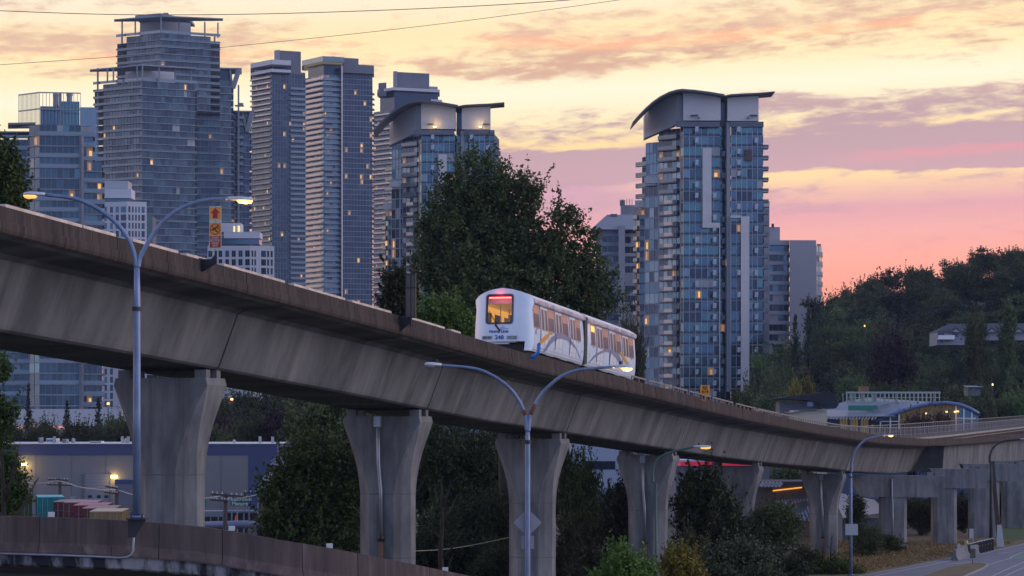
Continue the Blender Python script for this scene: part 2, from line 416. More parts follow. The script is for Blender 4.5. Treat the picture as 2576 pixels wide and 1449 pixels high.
# ---------------------------------------------------------------- piers
def pier(s, label, front=True, pipe=None):
    z1 = zt(s) + zdeep(s) - .09 - .30
    t = thing('concrete_pier', label, 'pier', GW(s, 4.35, GZ), math.pi / 2 - GA, 'flared piers under the guideway')
    H = z1 - GZ; mb = MB(); T = .80; secs = []
    prof = [(0, 1.16), (H - 3.3, 1.16), (H - 2.7, 1.19), (H - 2.1, 1.27), (H - 1.6, 1.38), (H - 1.1, 1.53), (H - .7, 1.65), (H - .25, 1.785), (H, 1.72)]
    prof = [(0, 1.16)] + [p for p in prof if p[0] > .1]
    for z, w in prof:
        k = max(0, min(1, (H - .25 - z) / 3.2)); k = k ** .75
        cw, ct = .62 * k, .50 * k
        cw = max(cw, .02); ct = max(ct, .02)
        secs.append([(-T, -w + cw, z), (-T, w - cw, z), (-T + ct, w, z), (T - ct, w, z), (T, w - cw, z), (T, -w + cw, z), (T - ct, -w, z), (-T + ct, -w, z)])
    mb.loft(secs, M_col); mb.build('shaft', M_col, t, fix=True)
    fj = MB()
    for zj in (H - 3.35, H - 6.1):
        def at(z): return [secs[i + 1][k] if False else tuple(Vector(secs[i][k]).lerp(Vector(secs[i + 1][k]), max(0, min(1, (z - secs[i][0][2]) / (secs[i + 1][0][2] - secs[i][0][2]))))) for k in range(8)] if (i := max(j for j in range(len(secs) - 1) if secs[j][0][2] <= z)) is not None else None
        fj.loft([[(x * 1.006, y * 1.006, z_) for x, y, _ in at(z_)] for z_ in (zj, zj + .035)], mat('form_joint', (.12, .12, .125), .9), caps=False)
    fj.build('form_joint', None, t, fix=True)
    for y in (-1.45, 1.45):
        for x in (-.50, .35):
            b = MB(); b.box(x - .16, x + .16, y - .22, y + .22, H, H + .285, M_col); b.build('bearing', M_col, t)
    if pipe:
        b = MB(); b.tube([(-T - .08, pipe, H - .1), (-T - .08, pipe - .02, H - 2), (-T - .08, pipe - .12, H - 3.2), (-T - .08, pipe - .14, H - 5.2)], .085, 10, M_steel)
        b.build('downpipe', M_steel, t, smooth=True)
        b = MB(); b.tube([(-T - .08, pipe - .14, H - 5.25), (-T - .08, pipe - .14, .1)], .10, 10, mat('rusty_pipe', (.13, .075, .04), .7))
        b.tube([(-T - .08, pipe - .14, H - 5.1), (-T - .08, pipe - .14, H - 5.35)], .15, 10, M_dark); b.build('pipe_sleeve', None, t, smooth=True)
        b = MB(); b.box(-T - .2, -T, pipe - .16, pipe + .16, H - .45, H + .0, M_steel); b.build('drain_box', M_steel, t)
    return t
pier(19.3, 'widest flared concrete pier standing behind the blue double lamp post at the left')
pier(40.7, 'flared concrete pier with a white and rusty downpipe on its face, right of the willow', pipe=.12)
pier(61.8, 'flared concrete pier directly behind the double lamp post with the diamond sign')
pier(85.6, 'dark flared concrete pier behind the thin green lamp post', pipe=.10)
pier(110.8, 'flared concrete pier mostly hidden by bushes, left of the glowing shed roof')
pier(144.8, 'slim flared pier with a grey downpipe, on the verge left of the lit lamp', pipe=.05)
def bent(x0, x1, ytop, ybot, posts, D, label, th=1.7):
    c = P((x0 + x1) / 2, 1300, D); t = thing('straddle_bent', label, 'pier', (c.x, D, GZ), 0.0, 'straddle bents under the guideway')
    mb = MB(); z1, z0 = ZZ(ytop, D), ZZ(ybot, D); a, b = XX(x0, D) - c.x, XX(x1, D) - c.x
    mb.extrude([(a, 0, z1 - GZ), (b, 0, z1 - GZ), (b - .35, 0, z0 - GZ + .02), (b - .8, 0, z0 - GZ), (a + .8, 0, z0 - GZ)], (0, th, 0), M_col)
    mb.build('cap_beam', M_col, t, fix=True)
    for p0, p1 in posts:
        u, v = XX(p0, D) - c.x, XX(p1, D) - c.x; w = .35
        b2 = MB(); b2.loft([[(u, .35, z), (u + w, .1, z), (v - .3, .1, z), (v, .35, z), (v, th - .2, z), (u, th - .2, z)] for z in (0, z0 - GZ - .003)], M_col)
        b2.build('post', M_col, t, fix=True)
    mb = MB(); mb.box(b - 1.6, b - 1.1, .3, 1.0, z1 - GZ + .002, z1 - GZ + .28, M_col); mb.box(b - .9, b - .5, .3, 1.0, z1 - GZ + .002, z1 - GZ + .28, M_col); mb.build('bearing', M_col, t)
    return t
b1 = bent(2143, 2379, 1196.5, 1250.6, [(2217, 2283)], 214, 'concrete portal pier with a wide crossbeam and a thin downpipe, beside the lit street lamp')
mb = MB(); u = XX(2244, 214) - b1.location.x
mb.tube([(u - .05, -.09, ZZ(1205, 214) - GZ), (u, -.09, ZZ(1250, 214) - GZ), (u + .05, -.09, ZZ(1300, 214) - GZ), (u + .05, -.09, .3)], .09, 8, M_steel); mb.build('downpipe', M_steel, b1, smooth=True)
bent(2340, 2490, 1179.5, 1228.3, [(2349, 2409)], 219, 'concrete portal pier with one square post and a short crossbeam, behind the white barrier')
bent(2420, 2580, 1167, 1210, [(2443, 2516)], 236, 'concrete portal pier with a broad post directly behind the unlit lamp post at the right')
bent(2500, 2760, 1160, 1196, [(2526, 2600)], 258, 'concrete portal pier at the right picture edge rising from the green bank')

# ---------------------------------------------------------------- curved road ramp in front
ramp_o = thing('road_ramp', 'weathered concrete road ramp with a low parapet curving down across the bottom left corner', 'overpass')
_rp = [(-60, -1.9, 1270, 60), (0, -2, 1298, 57.5), (180, 0, 1303, 57.2), (345, 0, 1311, 57.5), (520, 0, 1326, 57.6), (680, 0, 1354, 57.6), (840, 0, 1380, 58.2), (1038, 0, 1419, 59.5), (1190, 0, 1450, 61.5), (1420, 0, 1500, 66), (1700, 0, 1560, 76)]
rpx = np.array([r[0] for r in _rp], float); rpy = np.array([r[2] for r in _rp], float); rpd = np.array([r[3] for r in _rp], float)
rpx[0] = -420; rpy[0] = 1290
xs = np.linspace(-420, 1700, 107)
def sm(a):
    k = np.exp(-np.linspace(-1.6, 1.6, 9) ** 2); k /= k.sum()
    return np.convolve(np.pad(a, 4, mode='reflect', reflect_type='odd'), k, mode='valid')
ys = sm(np.interp(xs, rpx, rpy)); ds = sm(np.interp(xs, rpx, rpd))
rpts = [P(x, y, d_) for x, y, d_ in zip(xs, ys, ds)]
def rnorm(i):
    a, b = rpts[max(i - 1, 0)], rpts[min(i + 1, len(rpts) - 1)]
    d_ = (b - a); d_.z = 0; d_.normalize(); return Vector((d_.y, -d_.x, 0))   # towards the camera
def rsweep(i0, i1, sec, m, name, off=0.0):
    secs = []
    for i in range(i0, i1 + 1):
        n_ = rnorm(i)
        secs.append([rpts[i] + n_ * y + Vector((0, 0, z)) for y, z in sec])
    if off:
        d0 = (rpts[i0 + 1] - rpts[i0]).normalized() * off; d1 = (rpts[i1] - rpts[i1 - 1]).normalized() * off
        secs[0] = [v + d0 for v in secs[0]]; secs[-1] = [v - d1 for v in secs[-1]]
    mb = MB(); mb.loft(secs, m); return mb.build(name, m, ramp_o, fix=True)
i = 0; widths = [7, 11, 8, 9, 6, 8, 10, 7, 9, 8, 10, 13]
for w in widths:
    j = min(i + w, 106)
    rsweep(i, j, [(-.18, 0), (0, 0), (.02, -.60), (.14, -.82), (.14, -.86), (-.3, -.86), (-.3, -.5)], M_ramp, 'parapet_panel', .008)
    i = j
    if i >= 106: break
rsweep(0, 106, [(-.35, -.865), (.05, -.865), (.06, -.93), (.02, -1.14), (-.05, -1.19), (-.4, -1.19)], M_rampst, 'edge_beam')
rsweep(0, 106, [(-.4, -.98), (-.4, -1.2), (-1.2, -1.45), (-1.6, -2.3), (-6.0, -2.3), (-6.6, -1.45), (-7.4, -1.2), (-7.4, -.98)], mat('soffit_concrete', (.10, .095, .095), .9), 'deck')
mb = MB(); ip = [k for k in range(107) if xs[k] <= 305]
cp = [rpts[k] + rnorm(k) * .17 + Vector((0, 0, -.885)) for k in ip]
e = cp[-1]
cp += [e + Vector((.15, 0, .01)), e + Vector((.27, 0, .06)), e + Vector((.33, 0, .16)), e + Vector((.34, 0, .45)), e + Vector((.34, .05, .62))]
mb.tube(cp, .028, 8, M_steel); mb.build('conduit', M_steel, ramp_o, smooth=True)
for px in (131, 587, 837, 1128):     # small pale marker plates on the parapet
    k = int(np.argmin(abs(xs - px))); q = rpts[k] + rnorm(k) * -.25
    D = q.y; c = P(px, 0, D); kk = int(np.argmin(abs(np.array([(r + rnorm(j) * -.25).x / (r + rnorm(j) * -.25).y for j, r in enumerate(rpts)]) - (px - CX) / F)))
    q = rpts[kk] + rnorm(kk) * -.25
    o = MB(); o.box(-.075, .075, -.02, .02, 0, .12, mat('marker_grey', (.62, .64, .62), .6)); o.box(-.03, .03, -.02, .02, -.1, 0, M_dark)
    ob = o.build('marker_plate', None); ob.location = (q.x, q.y, q.z)
    tag(ob, {131: 'small pale square marker on the ramp parapet below the dark red container', 587: 'small pale square marker on the ramp parapet in front of the widest pier', 837: 'small pale square marker on the ramp parapet below the willow', 1128: 'small pale square marker on the ramp parapet right of the pier with the rusty pipe'}[px], 'marker', 'marker plates on the ramp parapet')

# ---------------------------------------------------------------- street lamps
M_lit = mat('lamp_lens_lit', (1, .8, .5), .4, emit=(1.0, .46, .09), estr=2.4)
M_dim = mat('lamp_lens_dim', (.8, .6, .3), .3, emit=(1.0, .50, .10), estr=1.2)
M_head = mat('lamp_head_grey', (.50, .52, .55), .45, .2)
M_green = mat('dark_green_paint', (.05, .10, .09), .5, .2)
M_pblue = mat('painted_steel_blue', (.20, .26, .40), .38, .35, c2=(.13, .17, .27), vscale=(1, 1, .3), vs=4)
M_prust = mat('rusted_paint', (.13, .06, .045), .8)
def head(tip, base, lit, parent, w=.17):
    """cobra head from the arm end (base) to its tip"""
    b = Vector(base); d_ = Vector(tip) - b; L = d_.length; d_.normalize()
    side = d_.cross(Vector((0, 0, 1))).normalized(); up = side.cross(d_).normalized()
    prof = [(0, .05, .05), (.12, .07, .06), (.35, .8 * w, .07), (.7, w, .07), (.93, .8 * w, .055), (1.0, .25 * w, .02)]
    mb = MB(); secs = []
    for f_, ww, hh in prof:
        c = b + d_ * (f_ * L); secs.append([c + side * (math.cos(a) * ww) + up * (math.sin(a) * hh * (1 if math.sin(a) > 0 else .5)) for a in [2 * math.pi * k / 12 for k in range(12)]])
    mb.loft(secs, M_head); hd = mb.build('lamp_head', M_head, parent, smooth=True, fix=True)
    mb = MB(); secs = []
    for f_, ww, hh in ((.36, .3 * w, .02), (.45, .75 * w, .07), (.75, .85 * w, .085), (.93, .6 * w, .06), (.98, .2 * w, .02)):
        c = b + d_ * (f_ * L) - up * .02; secs.append([c + side * (math.cos(a) * ww) - up * (abs(math.sin(a)) * hh) if math.sin(a) < 0 else c + side * (math.cos(a) * ww) for a in [2 * math.pi * k / 12 for k in range(12)]])
    mm = {0: mat('lamp_lens_off', (.25, .25, .27), .2), 1: M_dim, 2: M_lit}[lit]
    mb.loft(secs, mm); mb.build('lens', mm, hd, smooth=True, fix=True)
    mb = MB(); c = b + d_ * (.30 * L) + up * .10; mb.tube([c - up * .05, c + up * .05], .035, 8, M_dark); mb.build('photocell', M_dark, hd)
    if lit == 2:
        pl = bpy.data.lights.new('lamp_glow', 'POINT'); pl.energy = 26; pl.color = (1, .55, .2); pl.shadow_soft_size = .12
        po = bpy.data.objects.new('lamp_glow', pl); col.objects.link(po); po.parent = parent; po.location = b + d_ * (.7 * L) - up * .28
def smooth_path(pts, n=5):
    out = []
    for i in range(len(pts) - 1):
        p0, p1, p2, p3 = pts[max(i - 1, 0)], pts[i], pts[i + 1], pts[min(i + 2, len(pts) - 1)]
        for k in range(n):
            t = k / n
            out.append(.5 * ((2 * p1) + (-p0 + p2) * t + (2 * p0 - 5 * p1 + 4 * p2 - p3) * t * t + (-p0 + 3 * p1 - 3 * p2 + p3) * t ** 3))
    return out + [pts[-1]]
def lamp(px, base_y, D, collar_y, arms, label, rp=.092, ra=.055, m=None, base_z=None):
    m = m or M_pblue
    bz = base_z if base_z is not None else ZZ(base_y, D)
    X = XX(px, D); t = thing('street_lamp', label, 'street lamp', (X, D, bz))
    L = lambda p, dy=0.0: P(p[0], p[1], D) - Vector((X, D - dy, bz))
    zc = ZZ(collar_y, D) - bz; zs = ZZ(arms[0]['pts'][0][1], D) - bz
    mb = MB(); mb.tube([(0, 0, 0), (0, 0, zc * .5), (0, 0, zc), (0, 0, zs)], [rp * 1.1, rp, rp * .93, rp * .72], 16, m)
    mb.tube([(0, 0, 0), (0, 0, .06)], rp * 1.9, 12, m); mb.build('pole', m, t, smooth=True)
    mb = MB(); mb.tube([(0, 0, zc - .05), (0, 0, zc + .05)], rp * 1.28, 16, M_dark); mb.build('collar', M_dark, t)
    for a in arms:
        pts = smooth_path([L(q) for q in a['pts']])
        mb = MB(); n = len(pts); mb.tube(pts, [ra * (1.15 - .4 * i / n) for i in range(n)], 12, m); mb.build('arm', m, t, smooth=True)
        head(L(a['tip']), L(a['pts'][-1]), a['lit'], t, a.get('w', .17))
        if 'rust' in a:
            i0 = int(n * a['rust'][0]); i1 = int(n * a['rust'][1]); mb = MB(); mb.tube(pts[i0:i1], ra * 1.12, 12, M_prust); mb.build('rust_patch', M_prust, t, smooth=True)
    return t
l1 = lamp(344.5, 1303, 57.0, 777, [
    dict(pts=[(347, 672), (350, 655), (356, 640), (375, 606), (406, 563), (453, 525), (515, 504), (572, 500)], tip=(637, 503), lit=2),
    dict(pts=[(343, 672), (339, 645), (322, 600), (291, 560), (244, 524), (188, 500), (114, 490)], tip=(58, 489), lit=1)],
    'blue double armed street lamp with glowing right head, bolted to the ramp parapet')
mb = MB(); mb.box(-.22, .24, -.30, .20, -.03, .0, M_dark); mb.extrude([(-.20, -.08, -.03), (.22, -.08, -.03), (-.08, -.08, -.43), (-.20, -.08, -.43)], (0, .02, 0), M_dark)
mb.box(-.21, -.02, -.06, -.04, -.46, -.03, M_dark); mb.bar((.2, -.06, -.03), (-.06, -.06, -.44), .05, .05, M_dark)
for x in (-.12, .08, .14): mb.tube([(x, -.12, 0), (x, -.12, .1)], .022, 6, M_dark)
mb.build('bracket', M_dark, l1)
l2 = lamp(1327.5, 0, 62.0, 1112, [
    dict(pts=[(1329, 1085), (1331, 1062), (1335, 1043), (1357, 999), (1385, 968), (1419, 943), (1466, 929), (1547, 923)], tip=(1592, 924), lit=2, rust=(.28, .40)),
    dict(pts=[(1326, 1085), (1323, 1055), (1319, 1037), (1304, 1005), (1279, 974), (1241, 946), (1194, 927), (1111, 919)], tip=(1068, 917), lit=0, rust=(.24, .36))],
    'blue double armed street lamp below the train, with a diamond sign on its pole', rp=.072, ra=.048, base_z=GZ)
l2.location.z = GZ
ms = mat('sign_back_grey', (.30, .28, .31), .55, .3)
D2 = 62.0; r_ = 36 * D2 / F
mb = MB(); zc = ZZ(1315, D2) - GZ; mb.extrude([(-r_, .085, zc), (0, .085, zc - r_), (r_, .085, zc), (0, .085, zc + r_)], (0, .012, 0), ms); so_ = mb.build('sign_back', ms, l2, fix=True); so_['label'] = 'back of a diamond shaped road sign'
mb = MB(); mb.box(-.165, .165, .085, .097, ZZ(1381, D2) - GZ, ZZ(1348, D2) - GZ, ms); so_ = mb.build('sign_back', ms, l2); so_['label'] = 'back of a small square road sign'
lamp(1650, 0, 101, 1400, [dict(pts=[(1643, 1215), (1642, 1190), (1648, 1165), (1665, 1148), (1695, 1136), (1745, 1124)], tip=(1789, 1124), lit=1, w=.16)],
     'thin dark green street lamp with a long curved arm in front of the dark pier', rp=.075, ra=.055, m=M_green, base_z=GZ)
l4 = lamp(2140, 0, 176, 1200, [dict(pts=[(2142, 1190), (2143, 1160), (2152, 1135), (2170, 1112), (2190, 1102), (2226, 1095)], tip=(2248, 1095), lit=2, w=.2)],
     'single arm street lamp with glowing orange head and small sign, on the grassy verge', rp=.13, ra=.09, base_z=GZ)
mb = MB(); mb.box(-.42, .50, -.19, -.17, ZZ(1346, 176) - GZ, ZZ(1318, 176) - GZ, mat('pale_sign_back', (.42, .45, .48), .5, .2)); mb.build('sign_plate', None, l4)
lamp(2493, 0, 214, 1210, [dict(pts=[(2491, 1165), (2490, 1150), (2495, 1132), (2510, 1116), (2535, 1108), (2566, 1105)], tip=(2592, 1104), lit=0, w=.2)],
     'single arm street lamp with its unlit head cut by the right picture edge', rp=.15, ra=.10, m=M_dark, base_z=GZ)

# ---------------------------------------------------------------- signs on the guideway
def gsign_root(name, label, s, t_, cat='sign'):
    return thing(name, label, cat, GW(s, -t_, zt(s)), -GA)
M_or = mat('sign_orange', (.78, .30, .03), .55); M_red = mat('sign_red', (.36, .012, .018), .5); M_alu = mat('sign_aluminium', (.48, .50, .42), .5, .2); M_sblk = mat('sign_black', (.02, .02, .02), .6)
M_cream = mat('sign_lettering', (.62, .45, .36), .6)
s_ = s_of(507); g = gsign_root('hazard_sign', 'stacked orange and red electrical hazard sign with an upward arrow, standing on the guideway parapet', s_, .0)
zb = zt(s_); D = 75.9 + .1
def LZ(py, DD=76.0): return ZZ(py, DD) - zb
w = .205; xm = XX(547, 76.2) - XX(507, 76.0)
xm += .0
mb = MB(); mb.box(xm - w, xm + w, 0, .012, LZ(632), LZ(520), M_alu); mb.build('sign_panel', M_alu, g)
mb = MB(); mb.box(xm - w + .02, xm + w - .02, -.006, -.001, LZ(552), LZ(523), M_or); mb.build('arrow_panel', M_or, g)
zt_, zb_ = LZ(524.5), LZ(550.5); zm = LZ(537)
mb = MB(); mb.extrude([(xm - .08, -.012, zb_), (xm + .08, -.012, zb_), (xm + .08, -.012, zm), (xm + .155, -.012, zm), (xm, -.012, zt_), (xm - .155, -.012, zm), (xm - .08, -.012, zm)], (0, .005, 0), M_red); mb.build('arrow', M_red, g, fix=True)
mb = MB(); mb.box(xm - w + .02, xm + w - .02, -.006, -.001, LZ(593), LZ(562), M_or); mb.build('symbol_panel', M_or, g)
mb = MB(); cz = (LZ(593) + LZ(562)) / 2; R_ = .165
ring = [(xm + math.cos(a) * R_, -.012, cz + math.sin(a) * R_) for a in [2 * math.pi * k / 32 for k in range(33)]]
mb.tube(ring, .011, 6, M_red, cap=False); mb.bar((xm - R_ * .7, -.013, cz + R_ * .7), (xm + R_ * .7, -.013, cz - R_ * .7), .006, .018, M_red)
for a_, b_, q in (((-.09, .0), (.02, .045), .03), ((.02, .045), (.09, .07), .035), ((-.03, .03), (-.04, -.02), .03), ((-.04, -.02), (-.09, -.04), .022), ((0, .02), (.02, -.06), .03), ((.02, -.06), (.06, -.10), .022), ((-.09, 0), (-.11, -.05), .018), ((.07, .03), (.11, -.02), .018)):
    mb.bar((xm + a_[0], -.014, cz + a_[1]), (xm + b_[0], -.014, cz + b_[1]), .006, q, M_sblk)
mb.tube([(xm + .085, -.018, cz + .09), (xm + .085, -.010, cz + .09)], .022, 10, M_sblk); mb.build('no_climbing_symbol', None, g)
mb = MB(); mb.box(xm - w + .02, xm + w - .02, -.006, -.001, LZ(624), LZ(595), M_red); mb.build('warning_panel', M_red, g)
text_obj('warning_lettering', 'DANGER\nELECTRICAL\nHAZARD\nABOVE', .098, M_cream, g, (xm, -.012, (LZ(624) + LZ(595)) / 2), (math.pi / 2, 0, 0), sx=.62, bold=.002)
mb = MB(); mb.bar((xm, .04, LZ(664)), (xm, .04, LZ(600)), .06, .06, M_dark)
for z in (LZ(521.5), LZ(557), LZ(592), LZ(629)): mb.tube([(xm, -.02, z), (xm, 0, z)], .012, 6, M_dark)
mb.extrude([(-.02, .02, LZ(686)), (xm + .03, .02, LZ(664)), (xm + .03, .02, LZ(636)), (xm - .15, .02, LZ(652)), (-.02, .02, LZ(652))], (0, .03, 0), M_dark)
mb.box(-.05, .0, -.1, .1, LZ(690), LZ(650), M_dark); mb.build('bracket', M_dark, g, fix=True)

s_ = s_of(1002); zb = zt(s_); Db = GW(s_, 0, 0).y
g = gsign_root('signal_box', 'tall brown back of a narrow signal box on a bracket over the guideway parapet', s_, 0, 'signal')
def LZ2(py): return ZZ(py, Db) - zb
x0, x1 = .30, .70; mbx = mat('brown_panel', (.12, .095, .075), .6, c2=(.08, .07, .06), vs=2)
mb = MB(); mb.box(x0, x1, 0, .10, LZ2(800), LZ2(688), mbx); mb.build('housing', mbx, g)
mb = MB()
for z in (690, 724, 799): mb.box(x0 - .02, x1 + .02, -.02, .0, LZ2(z) - .03, LZ2(z) + .03, M_dark)
for x in (x0 - .01, (x0 + x1) / 2, x1 - .02): mb.box(x, x + .03, -.02, -.002, LZ2(799), LZ2(690), M_dark)
mb.build('frame', M_dark, g)
mb = MB(); mb.bar((.5, .05, LZ2(822)), (.5, .05, LZ2(800)), .07, .07, M_dark); mb.extrude([(-.02, .02, LZ2(838)), (.53, .02, LZ2(812)), (.53, .02, LZ2(795)), (-.02, .02, LZ2(795))], (0, .03, 0), M_dark); mb.build('bracket', M_dark, g, fix=True)

s_ = s_of(1763); zb = zt(s_); Db = GW(s_, 0, 0).y
g = gsign_root('kilometre_sign', 'small orange square sign reading RE 414 on the guideway parapet', s_, 0)
z0, z1 = ZZ(993, Db) - zb, ZZ(969, Db) - zb; M_or2 = mat('sign_orange_bright', (.95, .36, .03), .5)
mb = MB(); mb.box(-.02, .54, 0, .015, z0, z1, M_or2); mb.build('sign_panel', M_or2, g)
text_obj('lettering', 'RE\n414', .27, M_sblk, g, (.26, -.012, (z0 + z1) / 2), (math.pi / 2, 0, 0), bold=.006)
mb = MB(); mb.bar((.26, .04, ZZ(1008, Db) - zb), (.26, .04, z0 + .2), .05, .05, M_or); mb.bar((-.1, .04, ZZ(1003, Db) - zb), (.26, .04, ZZ(1009, Db) - zb), .06, .06, M_or); mb.bar((-.1, .04, ZZ(1003, Db) - zb), (-.1, .04, ZZ(996, Db) - zb), .06, .06, M_or)
mb.build('bracket', M_or, g)
# blue drain pipe on the parapet under the train
s_ = s_of(1338); zb = zt(s_); Db = GW(s_, 0, 0).y; M_bl = mat('bright_blue_pipe', (.02, .20, .62), .35)
g = thing('blue_pipe', 'bright blue curved pipe bolted to the parapet beside the train', 'pipe', GW(s_, 0, zb), -GA)
q = lambda px, py: Vector(((px - 1338) * Db / F, -.12, ZZ(py, Db) - zb))
pts = smooth_path([q(1339, 900), q(1347, 897), q(1355, 889), q(1358, 879), q(1359, 866)])
mb = MB(); mb.tube(pts, .085, 12, M_bl); mb.build('pipe', M_bl, g, smooth=True)
mb = MB(); mb.tube([q(1359, 869), q(1359, 863)], [.10, .05], 12, mat('deep_blue', (.01, .03, .55), .4)); mb.box(-.03, .03, -.2, -.02, ZZ(906, Db) - zb, ZZ(893, Db) - zb, M_bl); mb.build('end_cap', None, g)
# ---------------------------------------------------------------- the train
M_tw = mat('train_white', (.76, .83, .93), .18, spec=.9, c2=(.70, .77, .87), vs=1.5)
M_roof = mat('train_roof', (.80, .78, .75), .4, c2=(.72, .69, .66), vs=2)
M_tglass = mat('train_window_glass', (.085, .08, .11), .3, .0, spec=.4, c2=(.15, .125, .145), vs=1.2)
M_ttrans = mat('train_transom_glass', (.45, .27, .22), .22, .2, spec=.6)
M_tframe = mat('train_window_frame', (.50, .42, .36), .3, .7)
M_tblue = mat('train_blue_line', (.03, .06, .22), .4)
M_gray = mat('livery_grey_blue', (.24, .25, .36), .35)
M_grayd = mat('livery_dark_blue', (.05, .07, .24), .35)
M_orng = mat('livery_orange', (.72, .36, .05), .35)
M_logo = mat('logo_blue', (.01, .07, .34), .45)
T_S = 50.1; T_Z = 3.60; T_P = .0545
tr_loc = GW(T_S, 2.25, T_Z)
train = thing('commuter_train', 'white two car train with lit yellow front window and red lamp, on the guideway', 'train', tr_loc)
train.rotation_euler = (0, T_P, math.pi / 2 - GA); train.scale = (1, 1.075, 1)
PR = [(0, 1.20), (.12, 1.27), (.45, 1.315), (.9, 1.33), (1.2, 1.325), (1.6, 1.30), (2.0, 1.265), (2.22, 1.245)]
def sx_(z): return float(np.interp(z, [p[0] for p in PR], [p[1] for p in PR]))
ROOF = [(1.245, 2.23), (1.335, 2.25), (1.35, 2.36), (1.32, 2.45), (1.22, 2.54), (1.0, 2.68), (.7, 2.80), (.35, 2.88), (0, 2.91)]
def tcx(cx, cy):            # reading of the side in the picture -> (distance along the car, height)
    px = 1132.5 + .2084 * cx; py = 679.5 + .2084 * cy
    D = (34.04 + .85 / gc) / (.3194 - (px - CX) / F)
    lx = (D - 64 - gs * .85) / gc - T_S
    return lx, (HY - py) * D / F - (T_Z - math.tan(T_P) * lx)
def shell(name, x0, x1, parent):
    body = MB(); secs = []
    for x in (x0, x1):
        secs.append([(x, -w, z) for z, w in PR] + [(x, w, z) for z, w in PR[::-1]])
    # side walls only
    n = len(PR); xsn = max(2, int((x1 - x0) / .8)); vs = []; fs = []
    for side in (-1, 1):
        mb = MB(); rows = [[(x0 + (x1 - x0) * i / xsn, side * w, z) for z, w in PR] for i in range(xsn + 1)]
        body.loft(rows, M_tw, closed=False)
    body.add([(x, s * 1.2, 0) for x in (x0, x1) for s in (-1, 1)], [(0, 1, 3, 2)], M_tw)
    if x1 > 12 or x0 < 5:
        pass
    o = body.build(name, M_tw, parent, smooth=False, fix=True)
    r = MB(); prof = [(-w, z) for w, z in ROOF] + [(w, z) for w, z in ROOF[:-1][::-1]]
    r.loft([[(x, y, z) for y, z in prof] for x in (x0, x1)], M_roof, closed=True)
    r.build('roof', M_roof, o, smooth=False, fix=True)
    r = MB(); r.loft([[(x, -1.24, 2.2), (x, -1.353, 2.24), (x, -1.375, 2.30), (x, -1.373, 2.42), (x, -1.345, 2.46), (x, -1.24, 2.46)] for x in (x0 + .02, x1 - .02)], mat('roof_edge_band', (.62, .55, .58), .3, c2=(.42, .36, .44), vscale=(.8, 1, 1), vs=1.3, lo=.45, hi=.55)); r.build('cant_rail', None, o, fix=True)
    return o
car1 = shell('car_body', .42, 9.08, train); car2 = shell('car_body', 9.42, 19.1, train)
def end_wall(x, parent, z0=0.0):
    mb = MB(); mb.extrude([(x, -w, z) for z, w in PR] + [(x, -w, z) for w, z in ROOF] + [(x, w, z) for w, z in ROOF[:-1][::-1]] + [(x, w, z) for z, w in PR[::-1]], (.03, 0, 0), M_tw); mb.build('end_wall', M_tw, parent, fix=True)
end_wall(9.05, car1); end_wall(9.42, car2); end_wall(19.07, car2)
mb = MB(); mb.loft([[(x, -w, 0.1), (x, -w - .02, 1.2), (x, -w + .0, 2.42), (x, -.95, 2.73), (x, 0, 2.94), (x, .95, 2.73), (x, w, 2.42), (x, w, .1)] for x, w in ((8.98, 1.36), (9.10, 1.33), (9.20, 1.36), (9.30, 1.33), (9.44, 1.36))], mat('gangway_rubber', (.035, .035, .045), .6)); mb.build('gangway', None, train, fix=True)

def patch(mb, x0, x1, z0, z1, off, m, nz=5, slant=0.0):
    for i in range(nz):
        a, b = z0 + (z1 - z0) * i / nz, z0 + (z1 - z0) * (i + 1) / nz
        mb.quad((x0, -sx_(a) - off, a), (x1, -sx_(a) - off, a), (x1, -sx_(b) - off, b), (x0, -sx_(b) - off, b), m)
def ring_patch(mb, x0, x1, z0, z1, t, off, m):
    patch(mb, x0, x1, z0, z0 + t, off, m, 1); patch(mb, x0, x1, z1 - t, z1, off, m, 1)
    patch(mb, x0, x0 + t, z0 + t, z1 - t, off, m, 4); patch(mb, x1 - t, x1, z0 + t, z1 - t, off, m, 4)
def tx(cx): return tcx(cx, 600)[0]
def window(cx0, cx1, parent, lit=False, z0=1.16, z1=2.14):
    x0, x1 = tx(cx0), tx(cx1)
    f = MB(); ring_patch(f, x0 - .03, x1 + .03, z0 - .045, z1 + .04, .055, .014, M_tframe)
    zt1 = z1 - .33; patch(f, x0, x1, zt1 - .03, zt1 + .02, .014, M_tframe, 1)
    fr = f.build('window_frame', M_tframe, parent)
    g_ = MB(); patch(g_, x0 + .02, x1 - .02, z0, zt1 - .03, .008, M_tglass); g_.build('pane', M_tglass, fr)
    mt = M_ttrans if not lit else mat('train_transom_lit', (.9, .6, .1), .3, emit=(1, .62, .08), estr=.9)
    g_ = MB(); patch(g_, x0 + .02, x1 - .02, zt1 + .02, z1, .008, mt, 2); g_.build('transom', mt, fr)
    b = MB(); xm_ = (x0 + x1) / 2; patch(b, xm_ - .06, xm_ + .06, z0 - .14, z0 - .07, .006, M_dark, 1); b.build('number_plate', M_dark, fr)
